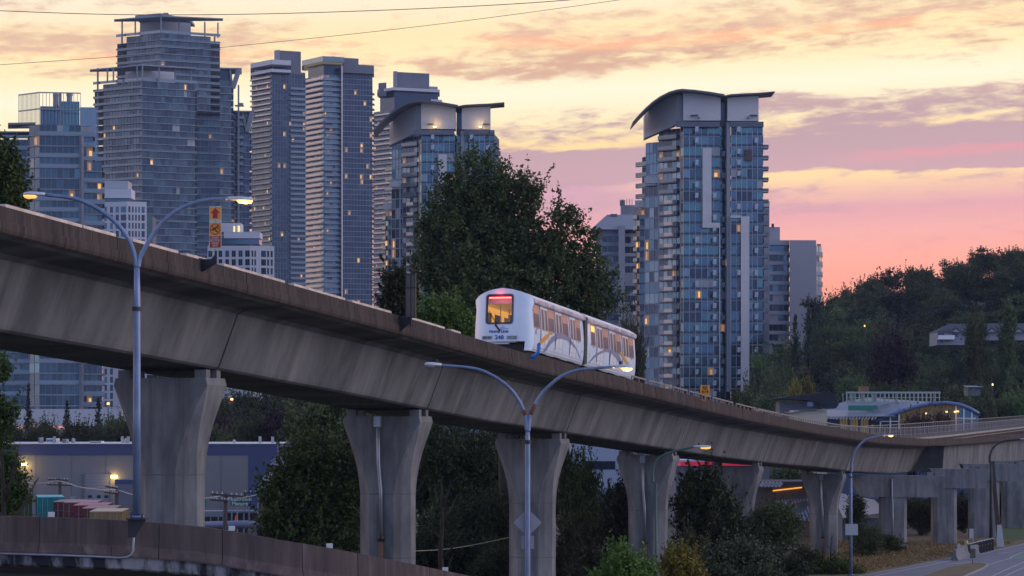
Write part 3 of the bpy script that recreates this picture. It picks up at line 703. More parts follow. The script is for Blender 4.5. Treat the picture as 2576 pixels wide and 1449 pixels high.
def door(cx0, cx1, cxl, parent):
    x0, x1 = tx(cx0), tx(cx1); xm_ = (x0 + x1) / 2
    d_ = MB(); patch(d_, x0 - .08, x1 + .05, .02, 2.19, .006, mat('train_door', (.76, .77, .80), .3), 8)
    dd = d_.build('door', None, parent)
    g_ = MB()
    for x in (x0 - .08, xm_, x1 + .05): patch(g_, x - .012, x + .012, .02, 2.19, .009, M_dark, 8)
    patch(g_, x0 - .08, x1 + .05, .0, .025, .009, M_dark, 1); g_.build('door_gap', M_dark, dd)
    for a, b in ((x0 + .07, xm_ - .13), (xm_ + .11, x1 - .09)):
        f = MB(); ring_patch(f, a - .03, b + .03, 1.10, 2.10, .035, .016, M_tframe); fr = f.build('window_frame', M_tframe, dd)
        patchm = MB(); patch(patchm, a, b, 1.13, 2.07, .011, M_tglass); patchm.build('pane', M_tglass, dd)
    b_ = MB(); x = tx(cxl); patch(b_, x - .05, x + .045, .35, 2.2, .012, M_tblue, 8); b_.build('blue_stripe', M_tblue, parent)
for a, b in ((1000, 1072), (1180, 1250), (1350, 1420), (1518, 1568)): window(a, b, car1)
for i, (a, b) in enumerate(((1697, 1745), (1845, 1905), (2003, 2060), (2155, 2210))): window(a, b, car2, lit=(i == 0))
for a, b, c in ((1095, 1172, 1085), (1272, 1345, 1262), (1447, 1510, 1438)): door(a, b, c, car1)
for a, b, c in ((1772, 1838, 1762), (1930, 2000, 1918), (2085, 2150, 2076)): door(a, b, c, car2)
# livery, laid on the wall a few millimetres proud
def livery(outer, inner, m, parent, name, off=.020):
    mb = MB(); a = [tcx(*p) for p in outer]; b = [tcx(*p) for p in inner]
    def res(q, n):
        q = np.array(q); t = np.r_[0, np.cumsum(np.hypot(*np.diff(q, axis=0).T))]; t /= t[-1]
        return [(float(np.interp(u, t, q[:, 0])), float(np.interp(u, t, q[:, 1]))) for u in np.linspace(0, 1, n)]
    A, B = res(a, 40), res(b, 40)
    for i in range(39):
        for k in range(3):
            def mixp(p, q, u): return (p[0] + (q[0] - p[0]) * u, p[1] + (q[1] - p[1]) * u)
            qd = [mixp(A[i], B[i], k / 3), mixp(A[i + 1], B[i + 1], k / 3), mixp(A[i + 1], B[i + 1], (k + 1) / 3), mixp(A[i], B[i], (k + 1) / 3)]
            mb.quad(*[(x, -sx_(z) - off, z) for x, z in qd], m)
    mb.build(name, m, parent)
livery([(1130, 985), (1170, 880), (1220, 800), (1290, 760), (1350, 762), (1420, 812), (1490, 900), (1545, 1000), (1588, 1115)], [(1150, 988), (1200, 900), (1240, 860), (1290, 830), (1345, 826), (1405, 850), (1450, 890), (1520, 965), (1586, 1112)], M_gray, car1, 'grey_arc')
livery([(1045, 908), (1080, 850), (1125, 800), (1180, 752), (1222, 735)], [(1048, 912), (1120, 872), (1160, 830), (1200, 775), (1222, 738)], M_orng, car1, 'orange_swoosh')
livery([(1670, 1125), (1720, 1040), (1790, 985), (1870, 950), (1930, 955), (1990, 990), (2040, 1050), (2080, 1140)], [(1672, 1128), (1735, 1058), (1800, 1012), (1870, 985), (1925, 995), (1965, 1030), (2010, 1080), (2045, 1140)], M_gray, car2, 'grey_arc')
livery([(2030, 985), (2060, 1000), (2100, 1050), (2150, 1135)], [(2033, 990), (2060, 1040), (2090, 1085), (2105, 1130)], M_orng, car2, 'orange_swoosh')
for c_, cs in ((car1, (1272, 1447)), (car2, (1930,))):
    for cx in cs:
        x = tx(cx - 8); mb = MB(); patch(mb, x - .09, x + .05, .78, 1.12, .024, M_grayd, 3); mb.build('dark_patch', M_grayd, c_)
for c_, x0, x1 in ((car1, .5, 9.0), (car2, 9.5, 19.0)):
    mb = MB(); patch(mb, x0, x1, .20, .215, .005, M_tframe, 1); mb.build('sill_line', M_tframe, c_)
# faint side lettering
for x, z, h in ((.62, 1.55, .22), (.60, 1.30, .10), (.72, .82, .20), (8.6, .62, .06), (9.9, .62, .06)):
    mb = MB()
    for k in range(5): patch(mb, x + k * .045, x + .03 + k * .045, z, z + h * (1 - .3 * (k % 2)), .005, M_gray, 1)
    mb.build('side_marking', M_gray, car1 if x < 9 else car2)
# the front mask: moulded shell with a hole for the window
ZW0, ZW1, YW0, YW1 = 1.25, 2.62, -.50, .73          # window opening
def mask_pt(u, z):       # u in -1..1 across
    if z <= 2.3: w = float(np.interp(z, [.0, .25, .5, .9, 1.2, 1.6, 1.95, 2.2, 2.3], [1.27, 1.325, 1.35, 1.35, 1.33, 1.285, 1.27, 1.32, 1.355]))
    else: w = float(np.interp(z, [2.3, 2.4, 2.48, 2.56, 2.68, 2.78, 2.86, 2.925], [1.355, 1.34, 1.27, 1.17, .95, .72, .45, .02]))
    y = u * w
    r = abs(y) / 1.33
    x = .0 + .34 * r ** 5 + .16 * r ** 2 * .4 + .05 * max(0, z - 1.2) ** 2 * .5 + .06 * max(0, .9 - z)
    return Vector((x, y, z))
zs_ = sorted(set([.0, .22, .42, .6, .8, 1.0, 1.15, ZW0, 1.45, 1.7, 1.95, 2.15, 2.3, 2.38, 2.46, 2.54, ZW1, 2.68, 2.74, 2.80, 2.86, 2.9, 2.925]))
mb = MB(); NU = 26
def us_(z):             # cross positions: keep two columns on the window edges
    w = abs(mask_pt(1, z).y); base = list(np.linspace(-1, 1, NU + 1)); a, b = YW0 / w, YW1 / w
    if abs(a) < 1 and abs(b) < 1:
        n1, n2, n3 = 8, 10, 8
        return list(np.linspace(-1, a, n1 + 1)) + list(np.linspace(a, b, n2 + 1))[1:] + list(np.linspace(b, 1, n3 + 1))[1:]
    return base
rows = [[mask_pt(u, z) for u in us_(z)] for z in zs_]
vs = [v for r in rows for v in r]; fs = []
for i in range(len(rows) - 1):
    for k in range(NU):
        z0, z1 = zs_[i], zs_[i + 1]
        if z0 >= ZW0 - 1e-6 and z1 <= ZW1 + 1e-6 and 8 <= k < 18: continue
        if z1 <= .43 and 3 <= k < 24: continue          # cut-out under the nose
        fs.append((i * (NU + 1) + k, i * (NU + 1) + k + 1, (i + 1) * (NU + 1) + k + 1, (i + 1) * (NU + 1) + k))
mb.add(vs, fs, M_tw)
# wrap into the sides and roof
edge = [mask_pt(-1, z) for z in zs_] + [mask_pt(1, z) for z in zs_[::-1]]
back = []
for e_ in edge:
    if e_.z <= 2.22: w = sx_(e_.z)
    else: w = abs(e_.y) - .005
    back.append(Vector((.47, math.copysign(w, e_.y), e_.z if e_.z < 2.3 else e_.z - .02)))
o_ = len(mb.v); mb.loft([edge, back], M_tw, closed=False)
front = mb.build('front_mask', M_tw, car1, smooth=True, fix=True)
def frame_loop(ins, x_):
    y0, y1, z0, z1 = YW0 + ins, YW1 - ins, ZW0 + ins, ZW1 - ins; r = max(.02, .14 - ins * .6); pts = []
    for cy, cz, a0 in ((y1 - r, z0 + r, -90), (y1 - r, z1 - r, 0), (y0 + r, z1 - r, 90), (y0 + r, z0 + r, 180)):
        for k in range(5):
            a = math.radians(a0 + k * 22.5); y = cy + r * math.cos(a); z = cz + r * math.sin(a)
            q = mask_pt(max(-1, min(1, y / max(.2, mask_pt(1, min(z, 2.7)).y))), min(z, 2.7)); pts.append(Vector((q.x + x_, y, z)))
    return pts
mb = MB(); A, B, C_, D_ = frame_loop(-.035, -.012), frame_loop(.01, -.022), frame_loop(.055, -.012), frame_loop(.06, .08)
n = len(A)
for p_, q_ in ((A, B), (B, C_), (C_, D_)):
    for k in range(n): mb.quad(p_[k], p_[(k + 1) % n], q_[(k + 1) % n], q_[k], M_sblk if p_ is not A else mat('window_rim_grey', (.16, .17, .24), .3))
fr = mb.build('windscreen_frame', None, front)
mb = MB(); A = frame_loop(.05, .02); c_ = sum(A, Vector()) / n
mb.add(A + [c_], [(k, (k + 1) % n, n) for k in range(n)])
gl = bpy.data.materials.new('windscreen_glass'); gl.use_nodes = True; t = gl.node_tree; t.nodes.clear()
o1 = t.nodes.new('ShaderNodeOutputMaterial'); mx = t.nodes.new('ShaderNodeMixShader'); tr_ = t.nodes.new('ShaderNodeBsdfTransparent'); gg = t.nodes.new('ShaderNodeBsdfGlossy')
gg.inputs['Roughness'].default_value = .03; tr_.inputs[0].default_value = (.88, .88, .9, 1); mx.inputs[0].default_value = .08
t.links.new(tr_.outputs[0], mx.inputs[1]); t.links.new(gg.outputs[0], mx.inputs[2]); t.links.new(mx.outputs[0], o1.inputs[0])
mb.build('windscreen', gl, front)
mb = MB(); q0, q1 = YW0 + .12, YW1 - .12; pts = [Vector((mask_pt(0, 2.5).x + .06, q0 + (q1 - q0) * k / 8, 2.47 + .0 * k)) for k in range(9)]
mb.tube(pts, .026, 8); mb.build('red_tail_light', mat('red_tail_light', (1, .1, .1), .4, emit=(1.0, .10, .09), estr=9), front, smooth=True)
mb = MB(); mb.extrude([(.0, q0 - .04, 2.515), (.0, q1 + .04, 2.515), (.0, q1 + .02, 2.57), (.0, q0 - .02, 2.57)], (.05, 0, 0)); lt = mb.build('lamp_hood', mat('red_hood', (.7, .02, .03), .4), front, fix=True); lt.location.x = mask_pt(0, 2.5).x + .03
pl = bpy.data.lights.new('tail_glow', 'POINT'); pl.energy = 4; pl.color = (1, .04, .05); pl.shadow_soft_size = .1
po = bpy.data.objects.new('tail_glow', pl); col.objects.link(po); po.parent = train; po.location = (-.16, .1, 2.62)
# wiper, logo, number, headlights, coupler
mb = MB(); f3 = lambda y, z: mask_pt(max(-1, min(1, y / 1.3)), z) + Vector((-.05, 0, 0))
mb.bar(f3(.60, 1.86), f3(.17, 1.20), .02, .018); mb.bar(f3(.56, 1.76), f3(.20, 1.14), .02, .018); mb.bar(f3(.28, 1.20), f3(.08, .93), .03, .07); mb.build('wiper', M_sblk, front)
def ftext(name, txt, size, y, z, m=M_logo, sx=1.0, bold=0.0):
    p_ = mask_pt(y / 1.3, z); return text_obj(name, txt, size, m, front, (p_.x - .012, y, z), (math.pi / 2, 0, -math.pi / 2), ext=.004, sx=sx, bold=bold)
ftext('operator_lettering', 'TRANS', .15, .33, .87, bold=.005, sx=1.08); ftext('operator_lettering', 'LINK', .15, -.15, .87, bold=.005, sx=1.08)
mb = MB(); f4 = lambda y, z: mask_pt(y / 1.3, z + .17) + Vector((-.012, 0, 0))
mb.tube(smooth_path([f4(.13, .63), f4(.08, .72), f4(-.0, .80), f4(-.15, .84), f4(-.30, .83)]), .009, 6, M_logo); mb.tube(smooth_path([f4(.08, .80), f4(.02, .87), f4(-.08, .91), f4(-.16, .90)]), .009, 6, M_logo); mb.tube([f4(-.06, .955), f4(-.06, .975)], .02, 8, M_logo)
mb.build('logo_mark', M_logo, front)
ftext('fleet_number', '248', .27, .10, .60, bold=.004)
for yc in (.66, -.48):
    mb = MB(); mb.box(-.02, .03, -.24, .24, -.085, .085, mat('headlight_bezel', (.45, .48, .55), .3)); hl = mb.build('headlight', None, front); hl.location = (mask_pt(yc / 1.3, .6).x - .0, yc, .60); hl.rotation_euler.z = -.05 * yc
    for k in (-.11, .11):
        b = MB(); b.box(-.03, -.021, k - .095, k + .095, -.062, .062, mat('headlight_glass', (.16, .17, .16), .1, .4, spec=1)); b.build('lamp_unit', None, hl)
mb = MB(); mb.box(.10, .4, -.62, 1.0, .37, .42, M_tframe); mb.box(.16, .4, -.3, .9, .30, .365, M_tw); mb.build('nose_tray', None, car1)
mb = MB(); mb.box(.45, .52, -1.15, 1.15, -.3, .45, M_black); mb.build('front_bulkhead', M_black, car1)
mb = MB(); mb.box(.25, 8.9, -1.12, 1.12, -.62, -.04, M_black); mb.box(.30, .44, -.9, .9, -.45, .30, M_black)
mb.box(9.6, 18.9, -1.12, 1.12, -.62, -.04, M_black); mb.build('underframe', M_black, train)
for xx in (1.6, 2.9, 6.6, 7.9, 11, 12.3, 16.2, 17.5):
    for yy in (-.72, .72):
        mb = MB(); mb.tube([(xx, yy - .06, -.47), (xx, yy + .06, -.47)], .24, 18, M_dark); mb.build('wheel', M_dark, train)
# interior of the leading car
M_int = mat('interior_cream_glow', (.80, .62, .32), .5, emit=(1.0, .47, .05), estr=.62)  # lining glows by itself: the cabin light is put into this material
M_seat = mat('seat_grey', (.16, .15, .16), .6)
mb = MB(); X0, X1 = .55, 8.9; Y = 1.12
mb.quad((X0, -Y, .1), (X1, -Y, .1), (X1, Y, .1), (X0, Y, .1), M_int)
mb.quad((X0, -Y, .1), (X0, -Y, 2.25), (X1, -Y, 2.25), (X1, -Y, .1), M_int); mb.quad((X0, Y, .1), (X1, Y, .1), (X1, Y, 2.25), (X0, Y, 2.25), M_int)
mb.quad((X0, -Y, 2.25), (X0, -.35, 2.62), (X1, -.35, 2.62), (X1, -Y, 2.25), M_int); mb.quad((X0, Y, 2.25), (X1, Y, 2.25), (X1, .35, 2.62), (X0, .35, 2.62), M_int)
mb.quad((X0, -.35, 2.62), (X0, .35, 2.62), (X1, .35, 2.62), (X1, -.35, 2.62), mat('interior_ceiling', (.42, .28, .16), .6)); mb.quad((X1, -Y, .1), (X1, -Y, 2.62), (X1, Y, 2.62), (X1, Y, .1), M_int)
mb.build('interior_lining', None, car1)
for y in (-.72, .72):
    mb = MB(); mb.box(.8, 8.8, y - .13, y + .13, 2.33, 2.37); mb.build('ceiling_light', mat('interior_light', (1, .8, .4), .5, emit=(1, .66, .16), estr=6), car1)
for k in range(4):
    mb = MB(); mb.box(1.5 + k * 1.8, 1.7 + k * 1.8, -.12, .12, 2.60, 2.615); mb.build('ceiling_spot', mat('spot_light', (1, .8, .4), .5, emit=(1, .8, .45), estr=3), car1)
for x, y in ((1.2, .42), (1.7, -.3), (2.8, .5), (3.2, -.42), (4.8, .45), (5.2, -.4)):
    mb = MB(); mb.tube([(x, y, .1), (x, y, 2.5)], .022, 8); mb.build('grab_pole', M_tframe, car1, smooth=True)
for x, y in ((2.2, .75), (2.2, -.75), (3.6, .75), (5.6, .75), (5.6, -.75)):
    mb = MB(); mb.box(x - .25, x + .25, y - .3, y + .3, .45, .55); mb.box(x + .2, x + .3, y - .3, y + .3, .5, 1.55); mb.build('seat', M_seat, car1)
for k in range(5):
    for sy in (-1, 1):
        mb = MB(); mb.box(1.1 + k * 1.5, 2.1 + k * 1.5, sy * 1.112 - .006, sy * 1.112 + .006, .95, 1.95); mb.build('inner_window', mat('inner_window_dark', (.06, .05, .06), .3), car1)
mb = MB(); mb.box(5.0, 8.6, -.34, .34, 2.50, 2.60); mb.box(2.2, 4.8, -1.0, -.42, 2.30, 2.42); mb.build('ceiling_panel', mat('interior_ceiling_brown', (.20, .13, .08), .6), car1)
mb = MB(); mb.box(8.7, 8.85, -.9, -.35, .1, 2.0); mb.box(8.7, 8.85, .35, .9, .1, 2.0); mb.box(8.75, 8.86, -.3, .3, 1.0, 1.9); mb.build('end_door', M_seat, car1)
mb = MB(); mb.box(4.3, 4.36, -.95, -.35, .1, 2.1); mb.box(4.3, 4.36, .3, 1.0, .1, 2.1); mb.build('partition', M_seat, car1)
# a seated passenger seen from behind the windscreen: one continuous body
def skin_body(name, joints_, edges, m, label, cat, loc, rz):
    me = bpy.data.meshes.new(name); me.from_pydata([j[:3] for j in joints_], edges, []); o = bpy.data.objects.new(name, me); col.objects.link(o)
    sk = o.modifiers.new('skin', 'SKIN'); 
    if not me.skin_vertices: me.skin_vertices.new()
    for i, j in enumerate(joints_): me.skin_vertices[0].data[i].radius = (j[3], j[4] if len(j) > 4 else j[3])
    me.skin_vertices[0].data[0].use_root = True
    ss = o.modifiers.new('sub', 'SUBSURF'); ss.levels = 2; ss.render_levels = 2
    dg = bpy.context.evaluated_depsgraph_get(); dg.update()
    m2 = bpy.data.meshes.new_from_object(o.evaluated_get(dg)); o.modifiers.clear(); o.data = m2; m2.materials.clear(); m2.materials.append(m); m2.name = name
    o.location = loc; o.rotation_euler = (0, 0, rz); tag(o, label, cat); return o
J = [(0, 0, .5, .16, .13), (0, 0, .72, .15, .12), (0, 0, .95, .17, .12), (0, 0, 1.08, .07), (0, -.01, 1.17, .075), (0, -.015, 1.27, .095, .10), (0, -.01, 1.36, .07),
     (.19, 0, 1.0, .06), (.23, -.02, .78, .045), (.18, -.25, .66, .035), (-.19, 0, 1.0, .06), (-.23, -.02, .78, .045), (-.18, -.25, .66, .035),
     (.10, -.22, .50, .08), (.12, -.45, .47, .06), (.12, -.46, .1, .045), (-.10, -.22, .50, .08), (-.12, -.45, .47, .06), (-.12, -.46, .1, .045)]
Ed = [(0, 1), (1, 2), (2, 3), (3, 4), (4, 5), (5, 6), (2, 7), (7, 8), (8, 9), (2, 10), (10, 11), (11, 12), (0, 13), (13, 14), (14, 15), (0, 16), (16, 17), (17, 18)]
tl = Matrix.Translation(tr_loc) @ Matrix.Rotation(math.pi / 2 - GA, 4, 'Z') @ Matrix.Rotation(T_P, 4, 'Y')
pp = tl @ Vector((1.35, -.24, .26))
skin_body('person', J, Ed, mat('dark_clothes', (.05, .055, .09), .8), 'passenger in dark clothes seated behind the front window of the train', 'person', pp, math.pi / 2 - GA + math.pi / 2)
# ---------------------------------------------------------------- towers
def gmat(name, c, rough=.12, metal=.55, c2=None):
    return mat(name, c, rough, metal, spec=.8, c2=c2, vs=.12)
M_g1 = gmat('tower_glass_blue', (.07, .135, .20)); M_g2 = gmat('tower_glass_dark', (.022, .038, .07)); M_g3 = gmat('tower_glass_pale', (.18, .25, .31), .25)
M_g4 = mat('curtained_glass', (.30, .30, .32), .35, .1, spec=.8); M_g5 = gmat('tower_glass_teal', (.09, .19, .23))
M_lw = mat('lit_window', (1, .7, .3), .5, emit=(1.0, .48, .10), estr=.75); M_lw2 = mat('dim_lit_window', (.8, .5, .3), .5, emit=(.9, .42, .16), estr=.32)
M_lw3 = mat('faint_lit_room', (.3, .2, .12), .3, emit=(.8, .42, .14), estr=.14); M_mul = mat('mullion_grey', (.30, .33, .38), .4, .3); M_mulw = mat('mullion_white', (.55, .57, .62), .4)
M_slab = mat('slab_edge_grey', (.25, .27, .31), .7); M_slabw = mat('slab_edge_white', (.50, .51, .56), .6); M_slabl = mat('slab_edge_pale', (.30, .34, .38), .6); M_slabd = mat('slab_edge_dark', (.13, .14, .18), .7)
M_core = mat('tower_core', (.09, .10, .13), .8); M_coreD = mat('mechanical_cladding', (.13, .14, .18), .6, c2=(.10, .11, .15), vs=.2)
M_bal = mat('balcony_glass', (.17, .22, .27), .12, .25, spec=.8); M_balt = mat('tinted_balcony_glass', (.09, .125, .16), .12, .25, spec=.8); M_balw = mat('balcony_panel_cream', (.62, .53, .46), .3, .1, spec=.6); M_clad = mat('white_cladding', (.62, .58, .58), .6, c2=(.56, .525, .53), vscale=(.3, .3, 6), vs=1.0)
M_roofd = mat('roof_metal_dark', (.10, .10, .12), .5, .2); M_conw = mat('pale_wall', (.34, .345, .39), .75, c2=(.31, .315, .36), vs=.1)

def hit(p, ang, px):      # walk from p along heading ang (deg, 0 = right, 90 = away) until it shows at px
    dx, dy = math.cos(math.radians(ang)), math.sin(math.radians(ang)); u = (px - CX) / F
    k = (u * p.y - p.x) / (dx - u * dy)
    return Vector((p.x + k * dx, p.y + k * dy, 0))
def xy(px, D): return Vector((XX(px, D), D, 0))
def chain(pxs, D, corner, angs):
    """points left to right; pxs picture columns, corner index with depth D, angs heading of each edge (left to right)"""
    pts = [None] * len(pxs); pts[corner] = xy(pxs[corner], D)
    for i in range(corner, len(pxs) - 1): pts[i + 1] = hit(pts[i], angs[i], pxs[i + 1])
    for i in range(corner, 0, -1): pts[i - 1] = hit(pts[i], angs[i - 1] + 180, pxs[i - 1])
    return pts
def closed(ch, depth=18):
    a, b = ch[0], ch[-1]; return list(ch) + [b + Vector((b.x, b.y, 0)).normalized() * depth, a + Vector((a.x, a.y, 0)).normalized() * depth]
def offset(poly, o):
    n = len(poly); out = []
    for i in range(n):
        p, a, b = poly[i], poly[i - 1], poly[(i + 1) % n]
        d1 = (p - a).normalized(); d2 = (b - p).normalized()
        n1_, n2_ = Vector((d1.y, -d1.x, 0)), Vector((d2.y, -d2.x, 0)); m = (n1_ + n2_)
        m = m.normalized() / max(.45, m.normalized().dot(n1_)) if m.length > 1e-4 else n1_
        out.append(p + m * o)
    return out

class Tower:
    def __init__(s, name, label, cat, base, fh, z0, nfl, seed=1, group=None):
        s.root = thing(name, label, cat, (base.x, base.y, GZ), 0, group)
        s.o = Vector((base.x, base.y, GZ)); s.fh = fh; s.z0 = z0; s.n = nfl
        s.bands = []; s.slab = [MB() for _ in range(nfl + 2)]; s.rail = [MB() for _ in range(nfl + 2)]
        s.rng = random.Random(seed); s.bals = []
        s.core = MB()
    def L(s, v): return Vector(v) - s.o
    def z(s, k): return s.z0 + k * s.fh
    def block(s, ch, k0, k1, depth=18, ov=.35, bay=1.5, wall=None, pal=None, lit=.015, sth=.28, slabm=None, mul=None, sill=.0, slab=True, edges=None, glassm=None, core=None, mw=.07, mside=.10, tilt=.03, spandrel=None, slab_ch=None, transom=0.0):
        """glass storeys k0..k1 along the visible chain of points"""
        pal = pal or [(M_g1, 5), (M_g2, 2), (M_g4, 1)]; slabm = slabm or M_slab; mul = mul or M_mul
        mats_, wts = [p[0] for p in pal], [p[1] for p in pal]
        poly = closed(ch, depth); inner = offset(poly, -.25)
        s.core.prism([(p.x - s.o.x, p.y - s.o.y) for p in inner], s.z(k0) - s.o.z, s.z(k1) - s.o.z, core or M_core)
        sl = offset(closed(slab_ch, depth) if slab_ch else poly, ov)
        n = len(ch) - 1; r = s.rng
        cells = [max(1, int(round((ch[i + 1] - ch[i]).length / bay))) for i in range(n)]
        for k in range(k0, k1):
            if slab and sth > 0:
                s.slab[k].prism([(p.x - s.o.x, p.y - s.o.y) for p in sl], s.z(k) - s.o.z - sth / 2, s.z(k) - s.o.z + sth / 2, slabm)
            za, zb = s.z(k) + sth / 2 - s.o.z, s.z(k + 1) - sth / 2 - s.o.z
            b = MB(); s.bands.append(b)
            for e in range(n):
                if edges is not None and e not in edges: continue
                a, c = s.L(ch[e]), s.L(ch[e + 1]); a.z = c.z = 0; d_ = (c - a); nn = Vector((d_.y, -d_.x, 0)).normalized()
                pe = pal
                run = 0; cur = None
                for j in range(cells[e]):
                    p0 = a + d_ * (j / cells[e]); p1 = a + d_ * ((j + 1) / cells[e])
                    if run <= 0: cur = r.choices(mats_, wts)[0]; run = r.choice((1, 1, 2, 3)); 
                    run -= 1
                    m = cur
                    if r.random() < lit: m = M_lw if r.random() < .55 else M_lw2
                    zz0 = za
                    if sill > 0:
                        b.quad(p0 + Vector((0, 0, za)), p1 + Vector((0, 0, za)), p1 + Vector((0, 0, za + sill)), p0 + Vector((0, 0, za + sill)), spandrel or M_slabd); zz0 = za + sill
                    t0, t1, t2 = [r.uniform(-tilt, tilt) for _ in range(3)]
                    if m is M_lw or m is M_lw2:
                        fx0 = r.uniform(.0, .45); fx1 = fx0 + r.uniform(.3, .55); fz1 = r.uniform(.55, .95); hz_ = zb - zz0; w0, w1 = p0 + d_ / cells[e] * fx0 + nn * .05, p0 + d_ / cells[e] * min(1, fx1) + nn * .05
                        b.quad(w0 + Vector((0, 0, zz0 + .1 * hz_)), w1 + Vector((0, 0, zz0 + .1 * hz_)), w1 + Vector((0, 0, zz0 + fz1 * hz_)), w0 + Vector((0, 0, zz0 + fz1 * hz_)), m); m = M_lw3
                    b.quad(p0 + nn * t0 + Vector((0, 0, zz0)), p1 + nn * t1 + Vector((0, 0, zz0)), p1 + nn * t2 + Vector((0, 0, zb)), p0 + nn * (t0 + t2 - t1) + Vector((0, 0, zb)), m)
                    if mw > 0:
                        q = p0 + nn * mside; u = d_.normalized() * mw / 2
                        b.add([q - u + Vector((0, 0, za)), q + u + Vector((0, 0, za)), q + u + Vector((0, 0, zb)), q - u + Vector((0, 0, zb)), p0 - u + Vector((0, 0, za)), p0 + u + Vector((0, 0, za)), p0 + u + Vector((0, 0, zb)), p0 - u + Vector((0, 0, zb))], [(0, 1, 2, 3), (4, 0, 3, 7), (1, 5, 6, 2)], mul)
                if transom: b.bar(a + nn * .06 + Vector((0, 0, zz0 + (zb - zz0) * transom)), c + nn * .06 + Vector((0, 0, zz0 + (zb - zz0) * transom)), .06, .06, mul)
    def solid(s, ch, z0, z1, m, name='wall', depth=10, ov=0.0):
        mb = MB(); mb.prism([(p.x - s.o.x, p.y - s.o.y) for p in offset(closed(ch, depth), ov)], z0 - s.o.z, z1 - s.o.z, m); return mb.build(name, m, s.root, fix=True)
    def rails(s, pts, k0, k1, h=1.05, m=None, th=.05, skip=0.0, base=.16):
        for k in range(k0, k1):
            for a, b in zip(pts[:-1], pts[1:]):
                if s.rng.random() < skip: continue
                a_, b_ = s.L(a), s.L(b); z = s.z(k) - s.o.z + base
                a_.z = b_.z = z + h / 2; s.rail[k].bar(a_, b_, th, h, m or M_bal)
    def balcony(s, a, b, dep, k, m=None, sm=None, h=1.05, sth=.22, ends=True):
        """slab sticking out dep metres between a and b on the wall line, with a panel railing"""
        d_ = (b - a); nn = Vector((d_.y, -d_.x, 0)).normalized(); z = s.z(k)
        mb = MB(); q = [s.L(v) for v in (a, b, b + nn * dep, a + nn * dep)]
        mb.prism([(v.x, v.y) for v in (q[3], q[2], q[1], q[0])], z - s.o.z - sth / 2 + .013, z - s.o.z + sth / 2 + .013, sm or M_slab)
        zz = z - s.o.z + sth / 2 + .05 + h / 2
        for u, v in ((q[3], q[2]), (q[0], q[3]), (q[2], q[1])):
            u = u.copy(); v = v.copy(); u.z = v.z = zz; mb.bar(u, v, .05, h, m or M_bal)
        s.bals.append(mb)
    def part(s, mb, name, m=None, fix=True): return mb.build(name, m, s.root, fix=fix)
    def finish(s):
        s.core.build('core', M_core, s.root, fix=True)
        for k in range(s.n + 2):
            if s.slab[k].v: s.slab[k].build('floor_slab', None, s.root)
            if s.rail[k].v: s.rail[k].build('balcony_railing', None, s.root)
        for nm, lst in (('balcony', s.bals), ('window_band', sorted(s.bands, key=lambda b: -len(b.f)))):
            for mb in lst[:99]: mb.build(nm, None, s.root)
            if len(lst) <= 99: continue
            rest = MB()
            for b in lst[99:]:
                o = len(rest.v); rest.v += b.v; rest.f += [[i + o for i in f] for f in b.f]
                for k in b.m: rest.m.append(rest.mi(b.mats[k]))
            rest.build(nm, None, s.root)['kind'] = 'stuff'
        return s.root

# --- the big stepped tower with thin cantilevered slabs
T = Tower('stepped_glass_tower', 'tallest stepped glass tower with thin roof canopies at the left', 'tower', xy(358, 1045), 3.02, -10.5, 62, 11)
M_g2b = gmat('tower_glass_slate', (.036, .062, .092)); M_g1b = gmat('tower_glass_steel', (.055, .095, .135))
pal = [(M_g2b, 5), (M_g2, 4), (M_g1b, 2.5), (M_g4, .06)]
chA = chain([260, 358, 490], 1040, 1, [-30, 24]); chB = chain([319, 405, 530], 1062, 1, [-30, 24]); chC = chain([486, 553, 582], 1078, 0, [8, 24]); chD = chain([580, 628], 1098, 0, [14])
kA, kB, kC, kD = 53, 61, 55, 51
T.block(chB, 50, kB, ov=.9, sth=.22, slabm=M_slabl, mw=.12, mul=M_slabd, pal=pal, lit=.006, slab_ch=chain([300, 405, 548], 1062, 1, [-30, 24]), bay=1.7)
T.block(chA, 0, kA, ov=1.0, sth=.22, slabm=M_slabl, mw=.12, mul=M_slabd, pal=pal, lit=.006, slab_ch=chain([244, 358, 490], 1040, 1, [-30, 24]), bay=1.7)
T.block(chC, 0, kC, ov=1.0, sth=.22, slabm=M_slabl, mw=.12, mul=M_slabd, pal=pal, lit=.02, bay=1.7); T.block(chD, 0, kD, ov=.9, pal=pal, lit=.01, bay=1.8, slabm=M_slab)
oA = offset(closed(chain([240, 358, 490], 1040, 1, [-30, 24])), 1.0); T.rails(oA[:2], 0, kA, .75, M_balt, skip=.25); T.rails(oA[1:3], 0, kA, .6, M_balt, skip=.8); T.rails([oA[0] + Vector((0, 9, 0)), oA[0]], 0, kA, .9, M_bal)
oB = offset(closed(chain([297, 405, 549], 1062, 1, [-30, 24])), .9); T.rails(oB[:3], 52, kB, .75, M_balt, skip=.45)
oC = offset(closed(chC), 1.0); T.rails(oC[:2], 0, kC, .75, M_balt, skip=.3)
for px, D, k0, k1 in ((246, 1052, 0, 55.4), (307, 1078, 52, 61.9), (540, 1082, 55, 61.6), (600, 1095, 30, 55), (622, 1102, 0, 45)):
    mb = MB(); p_ = T.L(xy(px, D)); mb.box(p_.x - .35, p_.x + .35, p_.y - .3, p_.y + .3, T.z(k0) - T.o.z, T.z(k1) - T.o.z, M_slab); T.part(mb, 'column')
